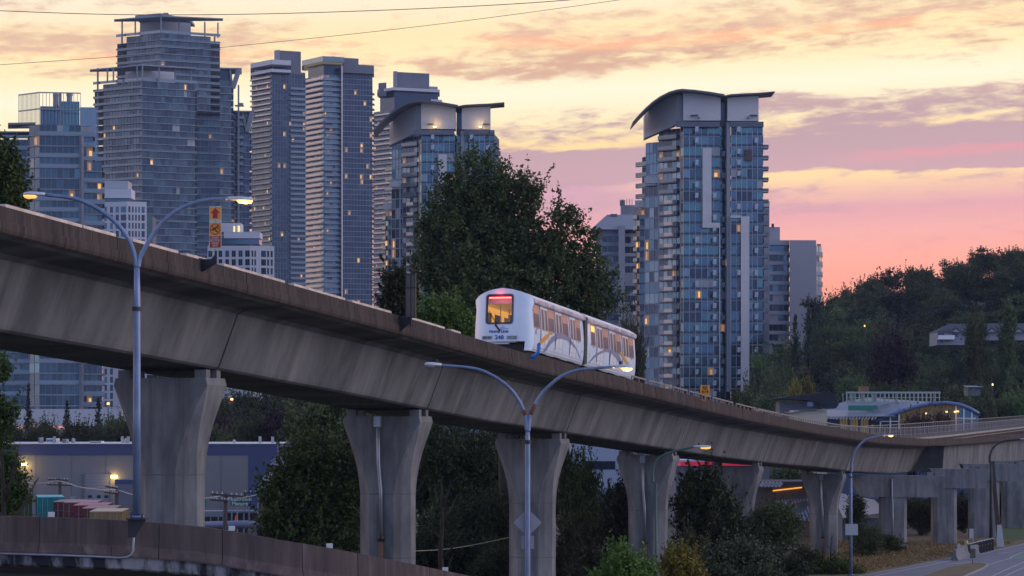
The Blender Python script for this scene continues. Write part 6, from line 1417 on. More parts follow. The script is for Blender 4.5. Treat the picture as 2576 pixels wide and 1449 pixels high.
# grass tufts on the verge
P_ = []
for k in range(16000):
    px = rng.uniform(2020, 2560); py = rng.uniform(1366, 1440)
    lim = np.interp(px, [2020, 2166, 2285, 2445, 2576], [1470, 1444, 1421, 1390, 1362])
    if py > lim: continue
    g = G(px, py); P_.append((g.x, g.y, GZ + rng.uniform(.02, .30)))
me = leaf_mesh('verge_grass', np.array(P_), .12, elong=2.4); me.materials.append(leaf_mat('verge_grass', (.17, .105, .055), (.12, .09, .04), (.25, .16, .08))); o = bpy.data.objects.new('verge_grass', me); col.objects.link(o); tag(o, 'dry brown and green grass on the verge beside the road', 'grass', kind='stuff')
# ---------------------------------------------------------------- warehouse yard
D = 300; wh = thing('warehouse', 'long low pale grey warehouse with a dark blue top band, behind the left piers', 'warehouse', (XX(330, D), D, GZ)); o = Vector(wh.location)
M_wg = mat('panel_grey', (.20, .20, .215), .8, c2=(.175, .175, .19), vs=.15); M_wb = mat('panel_navy', (.05, .065, .15), .7); X = lambda px, d_=D: XX(px, d_) - o.x; Z = lambda py, d_=D: ZZ(py, d_) - GZ
mb = MB(); mb.box(X(-160), X(625), 0, 30, 0, Z(1145), M_wg)
mb.build('wall', M_wg, wh); mb = MB(); mb.box(X(-160), X(697), -.06, 30, Z(1145) + .003, Z(1117), M_wb); mb.box(X(625), X(697), -.05, 30, 0, Z(1145), M_wb); mb.build('navy_band', M_wb, wh)
mb = MB(); mb.box(X(-162), X(699), -.2, 30, Z(1117) + .003, Z(1115), M_white); mb.build('roof_edge', M_white, wh); mb = MB()
for px in (90, 180, 266, 378, 478, 556): mb.box(X(px) - .03, X(px) + .03, -.03, -.002, 0, Z(1145), M_slabd)
mb.build('panel_joint', None, wh)
mb = MB(); mb.box(X(213), X(277), -.12, -.02, 0, Z(1193), mat('roller_door', (.22, .23, .28), .6))
for k in range(14): mb.box(X(213), X(277), -.15, -.121, .3 + k * .36, .33 + k * .36, M_slabd)
for x in (222, 244, 263): mb.box(X(x), X(x + 10), -.16, -.151, 2.0, 2.35, M_g2)
mb.box(X(211), X(213), -.25, 0, 0, Z(1191), M_slabd); mb.box(X(277), X(279), -.25, 0, 0, Z(1191), M_slabd); mb.build('roller_door', None, wh)
mb = MB(); mb.box(X(176), X(190), -.08, -.01, 0, 2.2, M_slab); mb.build('door', M_slab, wh)
for px, py, e in ((63, 1168, 110), (288, 1199, 70)):
    mb = MB(); mb.box(X(px) - .35, X(px) + .35, -.5, -.02, Z(py) - .15, Z(py) + .15); mb.build('wall_lamp', mat('flood_lamp', (1, .8, .4), .5, emit=(1, .66, .2), estr=12), wh)
    pl = bpy.data.lights.new('wall_lamp_glow', 'POINT'); pl.energy = e; pl.color = (1, .62, .2); pl.shadow_soft_size = .3; po = bpy.data.objects.new('wall_lamp_glow', pl); col.objects.link(po); po.parent = wh; po.location = (X(px), -1.0, Z(py) - .4)
for px, w, h, nm in ((118, 26, 12, 'roof_unit'), (150, 10, 10, 'roof_unit'), (170, 10, 13, 'roof_fan'), (305, 12, 13, 'roof_fan'), (580, 8, 9, 'roof_fan'), (87, 5, 14, 'roof_unit'), (230, 30, 5, 'skylight')):
    mb = MB(); zz = Z(1115) + .002; ww = w * D / F / 2; hh = h * D / F
    if nm == 'roof_fan': mb.loft([[(X(px) + ww * a * k, 4 + ww * b * k, zz + hh * f) for a, b in ((1, 0), (.7, .7), (0, 1), (-.7, .7), (-1, 0), (-.7, -.7), (0, -1), (.7, -.7))] for k, f in ((1, 0), (1, .5), (.75, .85), (.3, 1))], M_steel)
    else: mb.box(X(px) - ww, X(px) + ww, 3, 5, zz, zz + hh, M_white if w > 12 else M_slab); mb.box(X(px) - ww * .9, X(px) + ww * .9, 2.9, 3, zz + hh * .3, zz + hh * .8, M_slabd)
    mb.build(nm, None, wh, fix=True)
for px in (125, 298, 313, 648, 680):
    mb = MB(); mb.tube([(X(px), 3, Z(1115)), (X(px), 3, Z(1098))], .18, 8); mb.build('vent_pipe', M_steel, wh)
# dark trailer, tent, boards, pipe
t = thing('box_trailer', 'dark blue box trailer parked at the warehouse behind the blue lamp post', 'trailer', P(314, 0, 262).xyz); t.location.z = GZ; mb = MB(); mb.box(-1.1, 1.6, 0, 8, 1.2, ZZ(1207, 262) - GZ); mb.build('box', M_wb, t); mb = MB(); mb.box(-1, 1.5, -.03, -.002, 1.4, 4.6); mb.build('rear_door', M_slabd, t)
for x in (-.7, 1.1): mb = MB(); mb.tube([(x - .25, 1, .5), (x + .25, 1, .5)], .5, 14); mb.build('wheel', M_black, t)
D2 = 186; t = thing('greenhouse_tent', 'pale fabric tent shed with a sloped roof and blue corner posts left of the willow', 'shed', (XX(700, D2), D2, GZ)); o2 = Vector(t.location); q = lambda px, py, dy=0: P(px, py, D2) - o2 + Vector((0, dy, 0))
mb = MB(); f_ = [q(650, 1232), q(650, 1420), q(760, 1420), q(760, 1150), q(693, 1151), q(680, 1160)]
mb.extrude([q(651, 1225), q(694, 1150), q(790, 1150), q(790, 1225)], (0, .2, 0), mat('tent_fabric', (.50, .53, .60), .6, c2=(.44, .47, .54), vs=.6)); mb.build('roof', None, t, fix=True); mb = MB(); mb.extrude([q(652, 1226, .1), q(790, 1226, .1), q(790, 1430, .1), q(652, 1430, .1)], (0, 9, 0), mat('tent_wall', (.22, .24, .20), .7)); mb.build('wall', None, t, fix=True)
mb = MB()
for a, b in (((650, 1228), (650, 1420)), ((647, 1224), (700, 1224)), ((650, 1226), (694, 1149)), ((690, 1149), (740, 1149)), ((683, 1160), (740, 1160)), ((645, 1340), (628, 1410)), ((650, 1300), (632, 1410))): mb.bar(q(*a, -.1), q(*b, -.1), .12, .12)
mb.build('frame', mat('pale_blue_frame', (.36, .44, .60), .4, .3), t)
def board(label, px0, px1, y0, y1, D, m, legs, txt=None):
    t = thing('yard_sign', label, 'sign', (XX((px0 + px1) / 2, D), D, GZ)); o2 = Vector(t.location); mb = MB(); a, b = P(px0, y1, D) - o2, P(px1, y0, D) - o2; mb.box(a.x, b.x, 0, .08, a.z, b.z); mb.build('panel', m, t)
    mb = MB(); [mb.box(x - .05, x + .05, .09, .2, 0, b.z, M_steel) for x in [a.x + (b.x - a.x) * k for k in legs]]; mb.build('leg', M_steel, t)
    if txt: text_obj('lettering', txt, .40, mat('sign_white', (.6, .64, .62), .6), t, (0, -.02, (a.z + b.z) / 2), (math.pi / 2, 0, 0), bold=.01)
M_gs = mat('sign_green', (.01, .12, .10), .5)
board('dark green sign on grey legs reading Mushroom Manure, behind the utility pole', 580, 627, 1250, 1273, 182, M_gs, (.05, .35, .7, .98), 'Mushroom\nManure')
board('small plain green sign at the right edge of the widest pier', 500, 519, 1250, 1276, 184, mat('sign_teal', (.0, .22, .17), .5), (.5,))
t = thing('steel_pipe', 'long grey blue steel pipe lying in the yard right of the widest pier', 'pipe', (XX(575, 170), 170, GZ)); mb = MB(); z = ZZ(1322, 170) - GZ
mb.tube([(-1.9, 0, z), (1.9, 0, z + .1)], .28, 14); mb.build('pipe', mat('pipe_blue_grey', (.20, .23, .34), .5, .2), t, smooth=True); mb = MB(); [mb.box(x - .2, x + .2, -.4, .4, 0, z - .28) for x in (-1.6, 0, 1.6)]; mb.build('support', M_slabd, t)
t = thing('market_stand', 'low pale shed on posts in the yard below the green signs', 'shed', (XX(536, 190), 190, GZ)); mb = MB(); mb.box(-.9, .9, 0, 1.5, ZZ(1300, 190) - GZ, ZZ(1286, 190) - GZ); mb.build('roof', M_slab, t); mb = MB(); [mb.box(x - .04, x + .04, 0, .1, 0, ZZ(1300, 190) - GZ) for x in (-.8, -.2, .4, .8)]; mb.build('post', M_steel, t)
t = thing('dark_shed', 'long low dark shed behind the steel pipe', 'shed', (XX(590, 198), 198, GZ)); mb = MB(); mb.box(-3.2, 2.6, 0, 3, 0, ZZ(1291, 198) - GZ); mb.build('wall', mat('dark_shed', (.035, .03, .035), .8), t); mb = MB(); mb.box(-3.4, 2.8, -.2, 3.1, ZZ(1291, 198) - GZ + .002, ZZ(1286, 198) - GZ); mb.build('roof', M_slabd, t)
for i, px in enumerate((568, 594)):
    t = thing('traffic_cone', ('orange cone standing behind the steel pipe, left one', 'orange cone standing behind the steel pipe, right one')[i], 'cone', P(px, 1311, 172)); mb = MB(); mb.tube([(0, 0, 0), (0, 0, .45)], [.12, .03], 10); mb.box(-.16, .16, -.16, .16, -.03, .0); mb.build('cone', mat('cone_orange', (.75, .12, .03), .5), t)
for (px, yt, w, D_, lm, lab) in ((625, 1300, 45, 165, L_yel, 'yellow green bush at the right end of the steel pipe'), (524, 1312, 30, 160, L_mid, 'small green weeds at the foot of the widest pier'), (590, 1330, 70, 158, L_mid, 'low weeds along the ramp parapet under the steel pipe'), (330, 1240, 60, 175, L_far, 'dull bush between the beige container and the blue lamp post')):
    plant('bush', px, yt, w, D_, lm, lab)
# containers
def container(label, px, ytop, D, colr, wpx, rz, Lc=6.0, two=True):
    w = wpx * D / F; p = P(px, ytop, D); h = 2.6; t = thing('shipping_container', label, 'container', (p.x, p.y, p.z - h), rz, 'shipping containers in the yard'); m = mat('container_%02d%02d%02d' % tuple(int(c * 99) for c in colr), colr, .6, .1, c2=tuple(c * .7 for c in colr), vs=.7)
    mb = MB(); n = 24; secs = []
    for side in (0, w):                                    # corrugated sides
        for i in range(n): y0, y1 = .12 + (Lc - .24) * i / n, .12 + (Lc - .24) * (i + 1) / n; dx = .035 if i % 2 else 0; x = side + dx if side == 0 else side - dx; mb.quad((x, y0, .12), (x, y1, .12), (x, y1, h - .1), (x, y0, h - .1), m)
    mb.box(.04, w - .04, .1, Lc - .02, .05, h - .06, m); mb.build('side_panels', m, t)
    mb = MB(); mb.box(0, w, 0, Lc, h - .05, h, mat('container_roof_%02d' % int(colr[0] * 99), tuple(min(.75, c * 1.3 + .16) for c in colr), .6)); mb.build('roof', None, t)
    mb = MB()
    for x in (0, w - .09): mb.box(x, x + .09, -.03, .1, 0, h - .051, m); mb.box(x, x + .09, Lc - .1, Lc + .01, 0, h - .051, m)
    mb.box(0, w, -.03, .1, h - .17, h - .052, m); mb.box(0, w, -.03, .1, 0, .14, m); mb.build('corner_frame', m, t)
    for k in (0, 1):
        mb = MB(); a, b = (.11 + k * (w / 2 - .1), w / 2 - .01 + k * (w / 2 - .1)); mb.box(a, b, -.01, .06, .15, h - .19, m); d_ = mb.build('door', m, t); mb = MB()
        for x in (a + (b - a) * .28, a + (b - a) * .72): mb.tube([(x, -.05, .1), (x, -.05, h - .12)], 	.022, 6, M_slab)
        for z in (.7, 1.3, 1.9): mb.box(a, b, -.016, -.0101, z, z + .04, M_slabd)
        mb.build('lock_rod', None, d_)
    if two:      # the lower container of the stack, hidden by the ramp
        c_ = copy_tree(t); c_.location.z -= 2.62; c_['label'] = 'lower container carrying the one described as: ' + label.split(',')[0]; c_['label'] = 'container hidden below the ' + label.split(' shipping')[0] + ' one'
    return t
cdat = [('beige shipping container with two doors facing the camera, nearest of the row', 225, 1286, 160, (.30, .20, .085), 82), ('rust brown shipping container directly behind the beige one', 206, 1278, 166.4, (.14, .045, .04), 82), ('crimson shipping container third in the row, with a white stripe on its side', 184, 1270.5, 172.8, (.22, .012, .03), 82), ('brown shipping container fourth in the row behind the crimson one', 160, 1263.5, 179.2, (.15, .05, .04), 80), ('dark red shipping container farthest in the row, beside the teal one', 134, 1262, 186, (.12, .02, .03), 68)]
for lab, px, y, D_, c_, w_ in cdat: container(lab, px, y, D_, c_, w_, .085, two=False)
container('bright teal shipping container with a white sheet on its door, left of the red ones', 95, 1250, 196, (.0, .22, .24), 66, .22, two=False)
container('olive shipping container half hidden by the tree at the left edge', 30, 1246, 200, (.14, .13, .03), 50, .2, two=False)
# the ground of the stacked yard carries them
mb = MB(); mb.prism([(XX(-80, 156), 156.5), (XX(322, 156), 156.5), (XX(322, 214), 214), (XX(-100, 214), 214)], GZ - .04, -8.35); tag(mb.build('raised_yard', M_grd, fix=True), kind='structure')
for c_ in [x for x in bpy.data.objects if x.name.startswith('shipping_container') and x.parent is None]:
    if c_.location.z > -8.2: 
        mb = MB(); mb.box(.2, 1.9, .2, 5.8, -(c_.location.z + 8.351), -.002); mb.build('timber_support', M_slabd, c_)
# utility poles and wires
def upole(label, px, ytop, D, ybot, arms, lean=0.0):
    t = thing('utility_pole', label, 'utility pole', (XX(px, D), D, GZ)); o2 = Vector(t.location); mb = MB(); zt_ = ZZ(ytop, D) - GZ; mb.tube([(lean, 0, 0), (0, 0, zt_)], [.17, .13], 10); mb.build('pole', mat('pole_timber', (.06, .048, .05), .85), t, smooth=True)
    for (x0, y0, x1, y1) in arms:
        a, b = P(x0, y0, D) - o2, P(x1, y1, D) - o2; a.y = b.y = -.15; mb = MB(); mb.bar(a, b, .11, .12, MATS['pole_timber']); mb.build('crossarm', None, t)
        for k in (.05, .2, .35, .65, .8, .95): mb = MB(); c_ = a + (b - a) * k; mb.tube([c_ + Vector((0, 0, .05)), c_ + Vector((0, 0, .2))], .045, 6); mb.build('insulator', mat('insulator', (.45, .47, .5), .2), t)
upole('timber utility pole with two crossarms standing behind the containers', 151, 1204, 214, 0, [(121, 1206, 173, 1208), (120, 1219, 184, 1221)])
upole('timber utility pole close to the blue lamp post, behind the beige container', 297, 1230, 190, 0, [(265, 1223, 297, 1229), (262, 1238, 297, 1242)], -.6)
upole('leaning timber utility pole in front of the green mushroom sign', 568, 1241, 150, 0, [(531, 1243, 612, 1249), (530, 1257, 575, 1260)], -.15)
upole('timber utility pole at the corner of the white tent', 655, 1238, 182, 0, [(614, 1240, 700, 1240)])
def wire(label, pts, r, m, sag=0.0):
    mb = MB(); q = smooth_path([P(*p) for p in pts], 10); mb.tube(q, r, 6); tag(mb.build('cable', m, smooth=True), label, 'cable')
M_wire = mat('wire_dark', (.03, .03, .035), .6); M_wirep = mat('wire_pale', (.45, .42, .40), .5)
wire('upper overhead cable crossing the sky at the top left', [(-300, 14, 150), (0, 27, 150), (290, 36.5, 150), (600, 36, 150), (900, 28, 150), (1200, 15, 150), (1430, 0, 150), (1800, -32, 150)], .022, M_wire)
wire('lower overhead cable rising to the right across the tallest tower', [(-300, 186, 150), (0, 163, 150), (350, 138, 150), (700, 105, 150), (1100, 61, 150), (1555, 0, 150), (1900, -55, 150)], .015, M_wire)
wire('pale utility wire sagging in front of the warehouse, between the timber poles', [(66, 1214, 212), (110, 1215.5, 212), (148, 1210, 212), (200, 1225, 206), (250, 1231, 198), (295, 1233, 190), (330, 1243, 185), (420, 1262, 176), (520, 1253, 158), (568, 1247, 150), (610, 1252, 160), (652, 1243, 180)], .035, M_wirep)
wire('thin pale wire hanging in the dark between two piers', [(1040, 1386, 140), (1090, 1384, 142), (1140, 1379, 144), (1190, 1371, 146), (1240, 1361, 148), (1280, 1352, 150)], .025, mat('wire_yellow', (.40, .36, .22), .5))

# ---------------------------------------------------------------- buildings behind the guideway on the right
D = 345; st = thing('station_hall', 'long station hall with a pale curved roof and glazed arched end, beyond the guideway railing', 'station', (XX(2260, D), D, GZ)); o = Vector(st.location); q = lambda px, py, dy=0, d_=D: P(px, py, d_) - o + Vector((0, dy, 0))
M_sr = mat('pale_metal_roof', (.20, .22, .27), .4, .2, c2=(.16, .175, .22), vs=.3); M_sf = mat('roof_rim_blue', (.10, .15, .30), .4)
arch = [(2200, 1062), (2225, 1050), (2262, 1036), (2300, 1024), (2340, 1016), (2380, 1013.5), (2415, 1018), (2440, 1028), (2462, 1041)]
front_ = [q(*a) for a in arch]; back_ = [q(a[0] - 190 * (1 - i / 14), 1075 - (1075 - a[1]) * 1.0 - 2, 20) for i, a in enumerate(arch)]
back_ = [Vector((v.x - 8.0, v.y + 16, v.z + .9)) for v in front_]
mb = MB(); mb.loft([front_, back_, [v - Vector((0, 0, .25)) for v in back_], [v - Vector((0, 0, .25)) for v in front_]], M_sr, closed=False); mb.build('curved_roof', M_sr, st)
mb = MB(); mb.tube([v + Vector((0, -.05, 0)) for v in front_], .28, 8); mb.build('roof_rim', M_sf, st, smooth=True)
mb = MB(); mb.loft([[q(2070, 1032, 9), q(2240, 1032, 9), q(2250, 1048, -1), q(2072, 1050, -1)], [q(2070, 1030.5, 9), q(2240, 1030.5, 9), q(2250, 1046.5, -1), q(2072, 1048.5, -1)]], M_sr); mb.build('side_roof', M_sr, st)
M_swin = mat('station_lit_glass', (.5, .4, .15), .4, emit=(.85, .60, .16), estr=.07)
mb = MB()
for i in range(22):
    x = 2110 + i * 6.6; a, b = q(x, 1095, 0), q(x + 4.6, 1052, 0); mb.box(a.x, b.x, 1.2, 1.3, a.z, b.z, M_swin if i % 4 else M_g2)
mb.build('glazing', None, st); mb = MB(); a, b = q(2075, 1100), q(2452, 1050); mb.box(a.x, b.x, 1.4, 14, 0, b.z - .2, mat('station_wall_blue', (.10, .16, .30), .6)); mb.build('wall', None, st)
mb = MB()
for x in np.arange(2078, 2205, 8): a, b = q(x, 1055, -.9), q(x + 5, 1048, -.9); mb.bar(a, b, .15, .1, M_white)
mb.build('roof_bracket', M_white, st)
mb = MB(); n = len(arch)
for i in range(n - 1):
    a, b = front_[i], front_[i + 1]; m = M_g1 if (arch[i][0] < 2260 or arch[i][0] > 2400) else mat('hall_interior', (.12, .09, .04), .6, emit=(.6, .4, .12), estr=.05); mb.quad(Vector((a.x, .3, q(0, 1090).z)), Vector((b.x, .3, q(0, 1090).z)), Vector((b.x, .3, b.z - .2)), Vector((a.x, .3, a.z - .2)), m)
for px in (2215, 2240, 2262, 2405, 2425, 2445): zt_ = float(np.interp(px, [a[0] for a in arch], [a[1] for a in arch])); a, b = q(px, 1090), q(px, zt_); mb.bar(Vector((a.x, .1, a.z)), Vector((b.x, .1, b.z)), .18, .15, M_white)
mb.bar(q(2205, 1060, .1), q(2262, 1060, .1), .12, .12, M_white); mb.bar(q(2405, 1052, .1), q(2455, 1052, .1), .12, .12, M_white); mb.build('glazed_gable', None, st)
for px, py in ((2381, 1036), (2402, 1036), (2409, 1035), (2330, 1040)): mb = MB(); a = q(px, py, -.1); mb.tube([a - Vector((.15, 0, 0)), a + Vector((.15, 0, 0))], .12, 8); mb.build('lamp', mat('hall_lamp', (1, .8, .4), .5, emit=(1, .7, .25), estr=1.5), st)
t = thing('rooftop_scaffold', 'pale green scaffold frame with a green tarp standing on the station roof', 'scaffold', (XX(2240, 352), 352, ZZ(1012, 352))); o2 = Vector(t.location); q2 = lambda px, py, dy=0: P(px, py, 352) - o2 + Vector((0, dy, 0)); M_sc = mat('scaffold_green_grey', (.32, .38, .36), .5, .3)
mb = MB()
for i in range(23): x = 2130 + i * 10.6; mb.bar(q2(x, 1013), q2(x, 987.5), .16, .16, M_sc); mb.bar(q2(x, 1013, 4), q2(x, 987.5, 4), .12, .12, M_sc)
for y in (987.5, 1013): mb.bar(q2(2128, y), q2(2366, y), .28, .28, M_sc)
mb.bar(q2(2128, 1000), q2(2366, 1000), .1, .1, M_sc); mb.build('frame', M_sc, t)
mb = MB()
for x0, x1 in ((2137, 2149), (2166, 2176), (2194, 2204), (2223, 2229), (2252, 2258), (2348, 2354)): a, b = q2(x0, 1012), q2(x1, 989); mb.box(a.x, b.x, .1, .15, a.z, b.z, mat('pale_green_sheet', (.36, .40, .26), .7))
mb.build('sheet', None, t); mb = MB(); a, b = q2(2131, 1033), q2(2205, 1020); mb.box(a.x, b.x, -1.2, -1, a.z, b.z); mb.build('tarp', mat('tarp_green', (.03, .20, .15), .7), t)
mb = MB(); [mb.bar(q2(x, 1030, -1), q2(x, 1005, -1), .1, .1) for x in range(2132, 2210, 9)]; mb.build('lower_frame', M_sc, t)
mb = MB(); a, b = q2(2167, 987), q2(2189, 972); mb.box(a.x, b.x, 1, 3, a.z, b.z); mb.build('brick_chimney', mat('brick_brown', (.22, .12, .08), .85), t)
# black leaf shaped roof
D = 338; t = thing('leaf_roof_pavilion', 'pavilion with a black leaf shaped roof at the foot of the wooded hill', 'pavilion', (XX(2030, D), D, GZ)); o3 = Vector(t.location); q3 = lambda px, py, dy=0: P(px, py, D) - o3 + Vector((0, dy, 0))
top_ = [(1945, 1003), (1985, 997), (2030, 992), (2070, 987), (2090, 987), (2103, 1000), (2110, 1018), (2104, 1026)]; bot_ = [(1945, 1004), (1985, 1005), (2020, 1006), (2050, 1009), (2070, 1018), (2085, 1026), (2097, 1028), (2103, 1027)]
mb = MB(); secs = [[q3(*a), q3(*a, 8), q3(*b, 8), q3(*b)] for a, b in zip(top_, bot_)]; mb.loft(secs, mat('black_metal', (.012, .015, .025), .4, .3)); mb.build('leaf_roof', None, t, fix=True)
mb = MB(); a, b = q3(1965, 1030), q3(2060, 1008); mb.box(a.x, b.x, 2, 7, 0, b.z - .1, M_slabd); mb.box(q3(2035, 0).x, q3(2050, 0).x, 1.9, 2.05, q3(0, 1022).z, q3(0, 1010).z, M_g3); mb.build('wall', None, t)
mb = MB(); mb.loft([[q3(1975, 1040, -5), q3(2010, 1031, -5), q3(2073, 1029, -5), q3(2073, 1029, 1), q3(1975, 1036, 1)], [q3(1975, 1041.5, -5), q3(2010, 1032.5, -5), q3(2073, 1030.5, -5), q3(2073, 1030.5, 1), q3(1975, 1037.5, 1)]], M_sr); mb.build('lower_roof', M_sr, t)
mb = MB(); a, b = q3(1985, 1065), q3(2070, 1031); mb.box(a.x, b.x, -4.5, 0, 0, b.z - .1, mat('cream_wall', (.48, .44, .36), .8)); mb.build('lower_wall', None, t)
# white house on the hill
D = 500; t = thing('hillside_house', 'long white house with a grey pitched roof and gables among the trees of the hill', 'house', (XX(2440, D), D, hill(XX(2440, D), D))); o4 = Vector(t.location); q4 = lambda px, py, dy=0: P(px, py, D) - o4 + Vector((0, dy, 0)); M_hw = mat('house_white', (.24, .26, .32), .7); M_hr = mat('shingle_grey', (.045, .05, .065), .8)
for x0, x1, yb, yt, yr in ((2357, 2470, 862, 834, 812), (2470, 2600, 850, 834, 811)):
    a, b = q4(x0, yb), q4(x1, yt); mb = MB(); mb.box(a.x, b.x, 0, 9, a.z - .5, b.z, M_hw); w_ = mb.build('wall', M_hw, t); r0, r1 = q4(x0 - 2, yt), q4(x1 + 2, yr)
    mb = MB(); ins = 3.6 if x0 < 2400 else 0; mb.add([(r0.x, -.6, r0.z), (r1.x, -.6, r0.z), (r1.x, 9.6, r0.z), (r0.x, 9.6, r0.z), (r0.x + ins, 4.5, r1.z), (r1.x, 4.5, r1.z)], [(0, 1, 5, 4), (2, 3, 4, 5), (3, 0, 4), (1, 2, 5), (0, 3, 2, 1)]); mb.build('roof', M_hr, t)
for x in (2402, 2492, 2560):
    mb = MB(); a, c_, b = q4(x - 16, 836, -1), q4(x, 823, -1), q4(x + 16, 836, -1); mb.add([a, b, c_, a + Vector((0, 5, 0)), b + Vector((0, 5, 0)), c_ + Vector((0, 5, 0))], [(0, 1, 2), (0, 2, 5, 3), (2, 1, 4, 5)], M_hr); mb.add([a + Vector((.5, -.05, .0)), b + Vector((-.5, -.05, 0)), c_ + Vector((0, -.05, -.4))], [(0, 1, 2)], M_hw); mb.build('gable', None, t)
for x0, x1, y0, y1 in ((2360, 2366, 838, 846), (2368, 2375, 838, 846), (2396, 2410, 838, 847), (2366, 2372, 854, 862), (2420, 2428, 838, 846)): mb = MB(); a, b = q4(x0, y1), q4(x1, y0); mb.box(a.x, b.x, -.08, 0, a.z, b.z); mb.build('window', M_g2, t)
mb = MB(); a, b = q4(2357, 852), q4(2398, 844); mb.box(a.x, b.x, -1.6, -1.5, a.z, b.z, M_white); mb.box(a.x, b.x, -1.6, 0, a.z - .2, a.z, M_white); mb.build('balcony', M_white, t)
t = thing('small_house', 'small pale roofed house half hidden in the lower wood at the right', 'house', (XX(2448, 410), 410, hill(XX(2448, 410), 410))); o4 = Vector(t.location); q5 = lambda px, py, dy=0: P(px, py, 410) - o4 + Vector((0, dy, 0)); mb = MB(); mb.add([q5(2428, 974, -1), q5(2472, 974, -1), q5(2468, 969, 4), q5(2432, 969, 4)], [(0, 1, 2, 3)], M_sr); mb.build('roof', M_sr, t); mb = MB(); a, b = q5(2436, 981), q5(2466, 974); mb.box(a.x, b.x, 0, 4, a.z - 1, b.z, M_slabd); mb.box(q5(2444, 0).x, q5(2456, 0).x, -.1, 0, q5(0, 980).z, q5(0, 976).z, M_hw); mb.build('wall', None, t)
# low sheds under the guideway
D = 262; t = thing('red_lit_shop', 'low shop roof with a glowing red fascia under the guideway, right of the dark pier', 'shop', (XX(1770, D), D, GZ)); o5 = Vector(t.location); q6 = lambda px, py, dy=0: P(px, py, D) - o5 + Vector((0, dy, 0))
mb = MB(); a, b = q6(1700, 1230), q6(1935, 1172); mb.box(a.x, b.x, 0, 12, 0, b.z, M_slabd); mb.build('wall', None, t); mb = MB(); a, b = q6(1712, 1171.8), q6(1925, 1161); mb.box(a.x, b.x, -.3, 6, a.z, b.z); mb.build('fascia', mat('red_fascia', (.5, .02, .06), .5, emit=(.8, .03, .09), estr=.25), t); mb = MB(); a, b = q6(1712, 1160.5), q6(1925, 1157); mb.box(a.x, b.x, -.3, 8, a.z, b.z); mb.build('roof', M_slabw, t)
t = thing('pale_block', 'pale blue grey low building seen between the piers, left of the dark pier', 'building', (XX(1500, 280), 280, GZ)); mb = MB(); mb.box(XX(1440, 280) - XX(1500, 280), XX(1575, 280) - XX(1500, 280), 0, 14, 0, ZZ(1113, 280) - GZ); mb.build('wall', mat('blue_grey_wall', (.30, .36, .46), .7), t); mb = MB(); mb.box(-1.2, 2.2, -.1, -.01, ZZ(1180, 280) - GZ, ZZ(1160, 280) - GZ); mb.build('window', M_g2, t)
D = 236; t = thing('tiled_shed', 'low shed with ribbed tile roof and glowing orange eave light, left of the slim pier', 'shed', (XX(1980, D), D, GZ)); o5 = Vector(t.location); q6 = lambda px, py, dy=0: P(px, py, D) - o5 + Vector((0, dy, 0))
mb = MB(); a, b = q6(1905, 1290), q6(2050, 1222); mb.box(a.x, b.x, 3, 10, 0, b.z, mat('shed_wall', (.17, .13, .13), .8)); mb.build('wall', None, t); mb = MB(); a, b = q6(1905, 1221.9), q6(2052, 1212); mb.box(a.x, b.x, 1, 10, a.z, b.z, mat('shed_fascia', (.07, .045, .06), .7)); mb.build('fascia', None, t); mb = MB(); mb.bar(q6(1952, 1236.5, 2.8), q6(2026, 1228, 2.8), .08, .12); mb.build('eave_light', mat('eave_light', (1, .7, .3), .5, emit=(1, .42, .06), estr=1.1), t)
mb = MB(); A, B, C_, D_ = q6(1958, 1262, 2), q6(2050, 1254, 2), q6(2060, 1312, -5), q6(1940, 1300, -5); mb.quad(D_, C_, B, A, mat('roof_tile_dark', (.05, .045, .05), .5)); 
for i in range(13): f = i / 12; p0, p1 = A + (B - A) * f, D_ + (C_ - D_) * f; mb.bar(p0 + Vector((0, 0, .06)), p1 + Vector((0, 0, .06)), .14, .08, M_slab)
for i in range(9): f = i / 8; p0, p1 = A + (D_ - A) * f, B + (C_ - B) * f; mb.bar(p0 + Vector((0, 0, .04)), p1 + Vector((0, 0, .04)), .2, .10, M_slab if i % 2 else M_slabd)
mb.build('ribbed_roof', None, t); mb = MB()
for i in range(6): a, b = q6(1915 + i * 9, 1224, .8), q6(1924 + i * 9, 1214, .8); mb.bar(a, b, .1, .35, M_slabw)
mb.build('skylight', None, t)
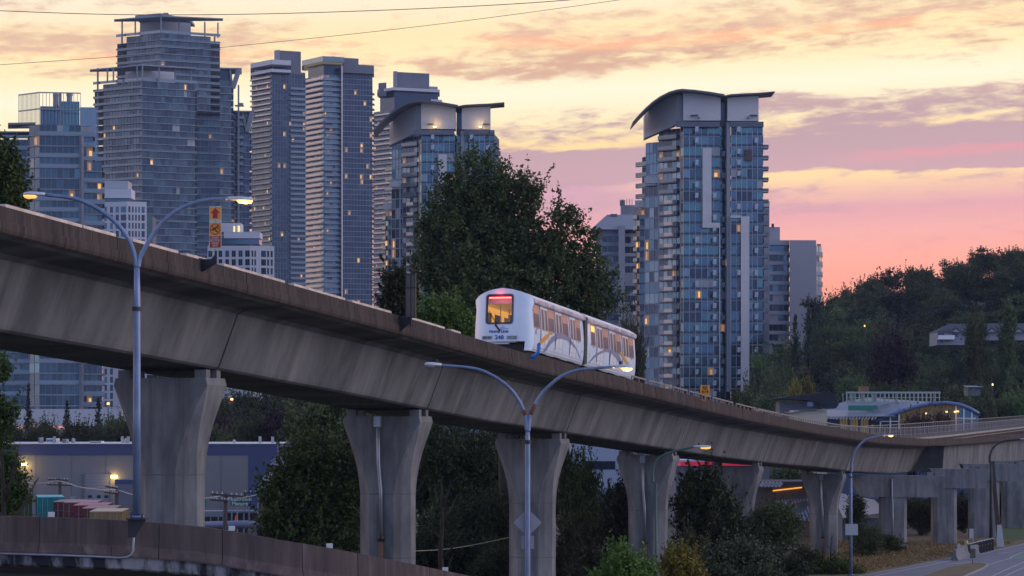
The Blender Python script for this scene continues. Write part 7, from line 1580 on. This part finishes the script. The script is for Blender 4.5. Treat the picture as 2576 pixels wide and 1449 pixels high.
D = 222; t = thing('white_roof_shed', 'shed with a plain white sloping roof behind the lit street lamp pole', 'shed', (XX(2170, D), D, GZ)); o5 = Vector(t.location); q6 = lambda px, py, dy=0: P(px, py, D + 6) - o5 + Vector((0, dy, 0)); mb = MB(); mb.quad(q6(2110, 1300, -3), q6(2218, 1286, -3), q6(2224, 1262, 6), q6(2112, 1240, 6), mat('white_sheet_roof', (.50, .50, .56), .5)); mb.build('roof', None, t); mb = MB(); mb.box(q6(2112, 0).x, q6(2216, 0).x, 4, 10, 0, q6(0, 1302).z); mb.build('wall', M_slabd, t)
mb = MB(); a = P(63, 0, 0); 
for lab, px, py, D_ in (('small yellow street light in the trees left of the widest pier', 272, 1018, 430), ('small yellow street light in the trees right of the widest pier', 583, 1007, 430), ('tiny orange light among the trees of the hill', 2175, 822, 500), ('tiny yellow light in the lower wood of the hill', 2497, 970, 430)):
    x, z = XX(px, D_), ZZ(py, D_); g0 = hill(x, D_) if D_ > 330 else GZ; t = thing('distant_street_light', lab, 'street lamp', (x, D_ - 26, g0)); k = (D_ - 26) / D_; t.location.x = x * k; zz = z * k; g0 = min(hill(x * k, D_ * k), zz - 3); t.location.z = g0; mb = MB(); mb.tube([(0, 0, 0), (0, 0, zz - g0)], .08, 6); mb.build('pole', M_dark, t); mb = MB(); mb.tube([(0, 0, zz - g0), (0, 0, zz - g0 + .35)], .22 if px < 1000 else .12, 8); mb.build('lamp', M_lit, t)
# ---------------------------------------------------------------- evening air
USE_HAZE = True
if USE_HAZE:
    mb = MB(); mb.box(-700, 800, -20, 1560, GZ - 1.2, 212)
    hz = mb.build('haze', None, fix=True); tag(hz, kind='stuff')
    m = bpy.data.materials.new('haze_air'); m.use_nodes = True; t = m.node_tree; t.nodes.clear(); o = t.nodes.new('ShaderNodeOutputMaterial'); v = t.nodes.new('ShaderNodeVolumePrincipled')
    v.inputs['Color'].default_value = (.55, .68, 1.0, 1); v.inputs['Density'].default_value = .00007; v.inputs['Anisotropy'].default_value = 0.2
    t.links.new(v.outputs[0], o.inputs['Volume']); hz.data.materials.clear(); hz.data.materials.append(m)
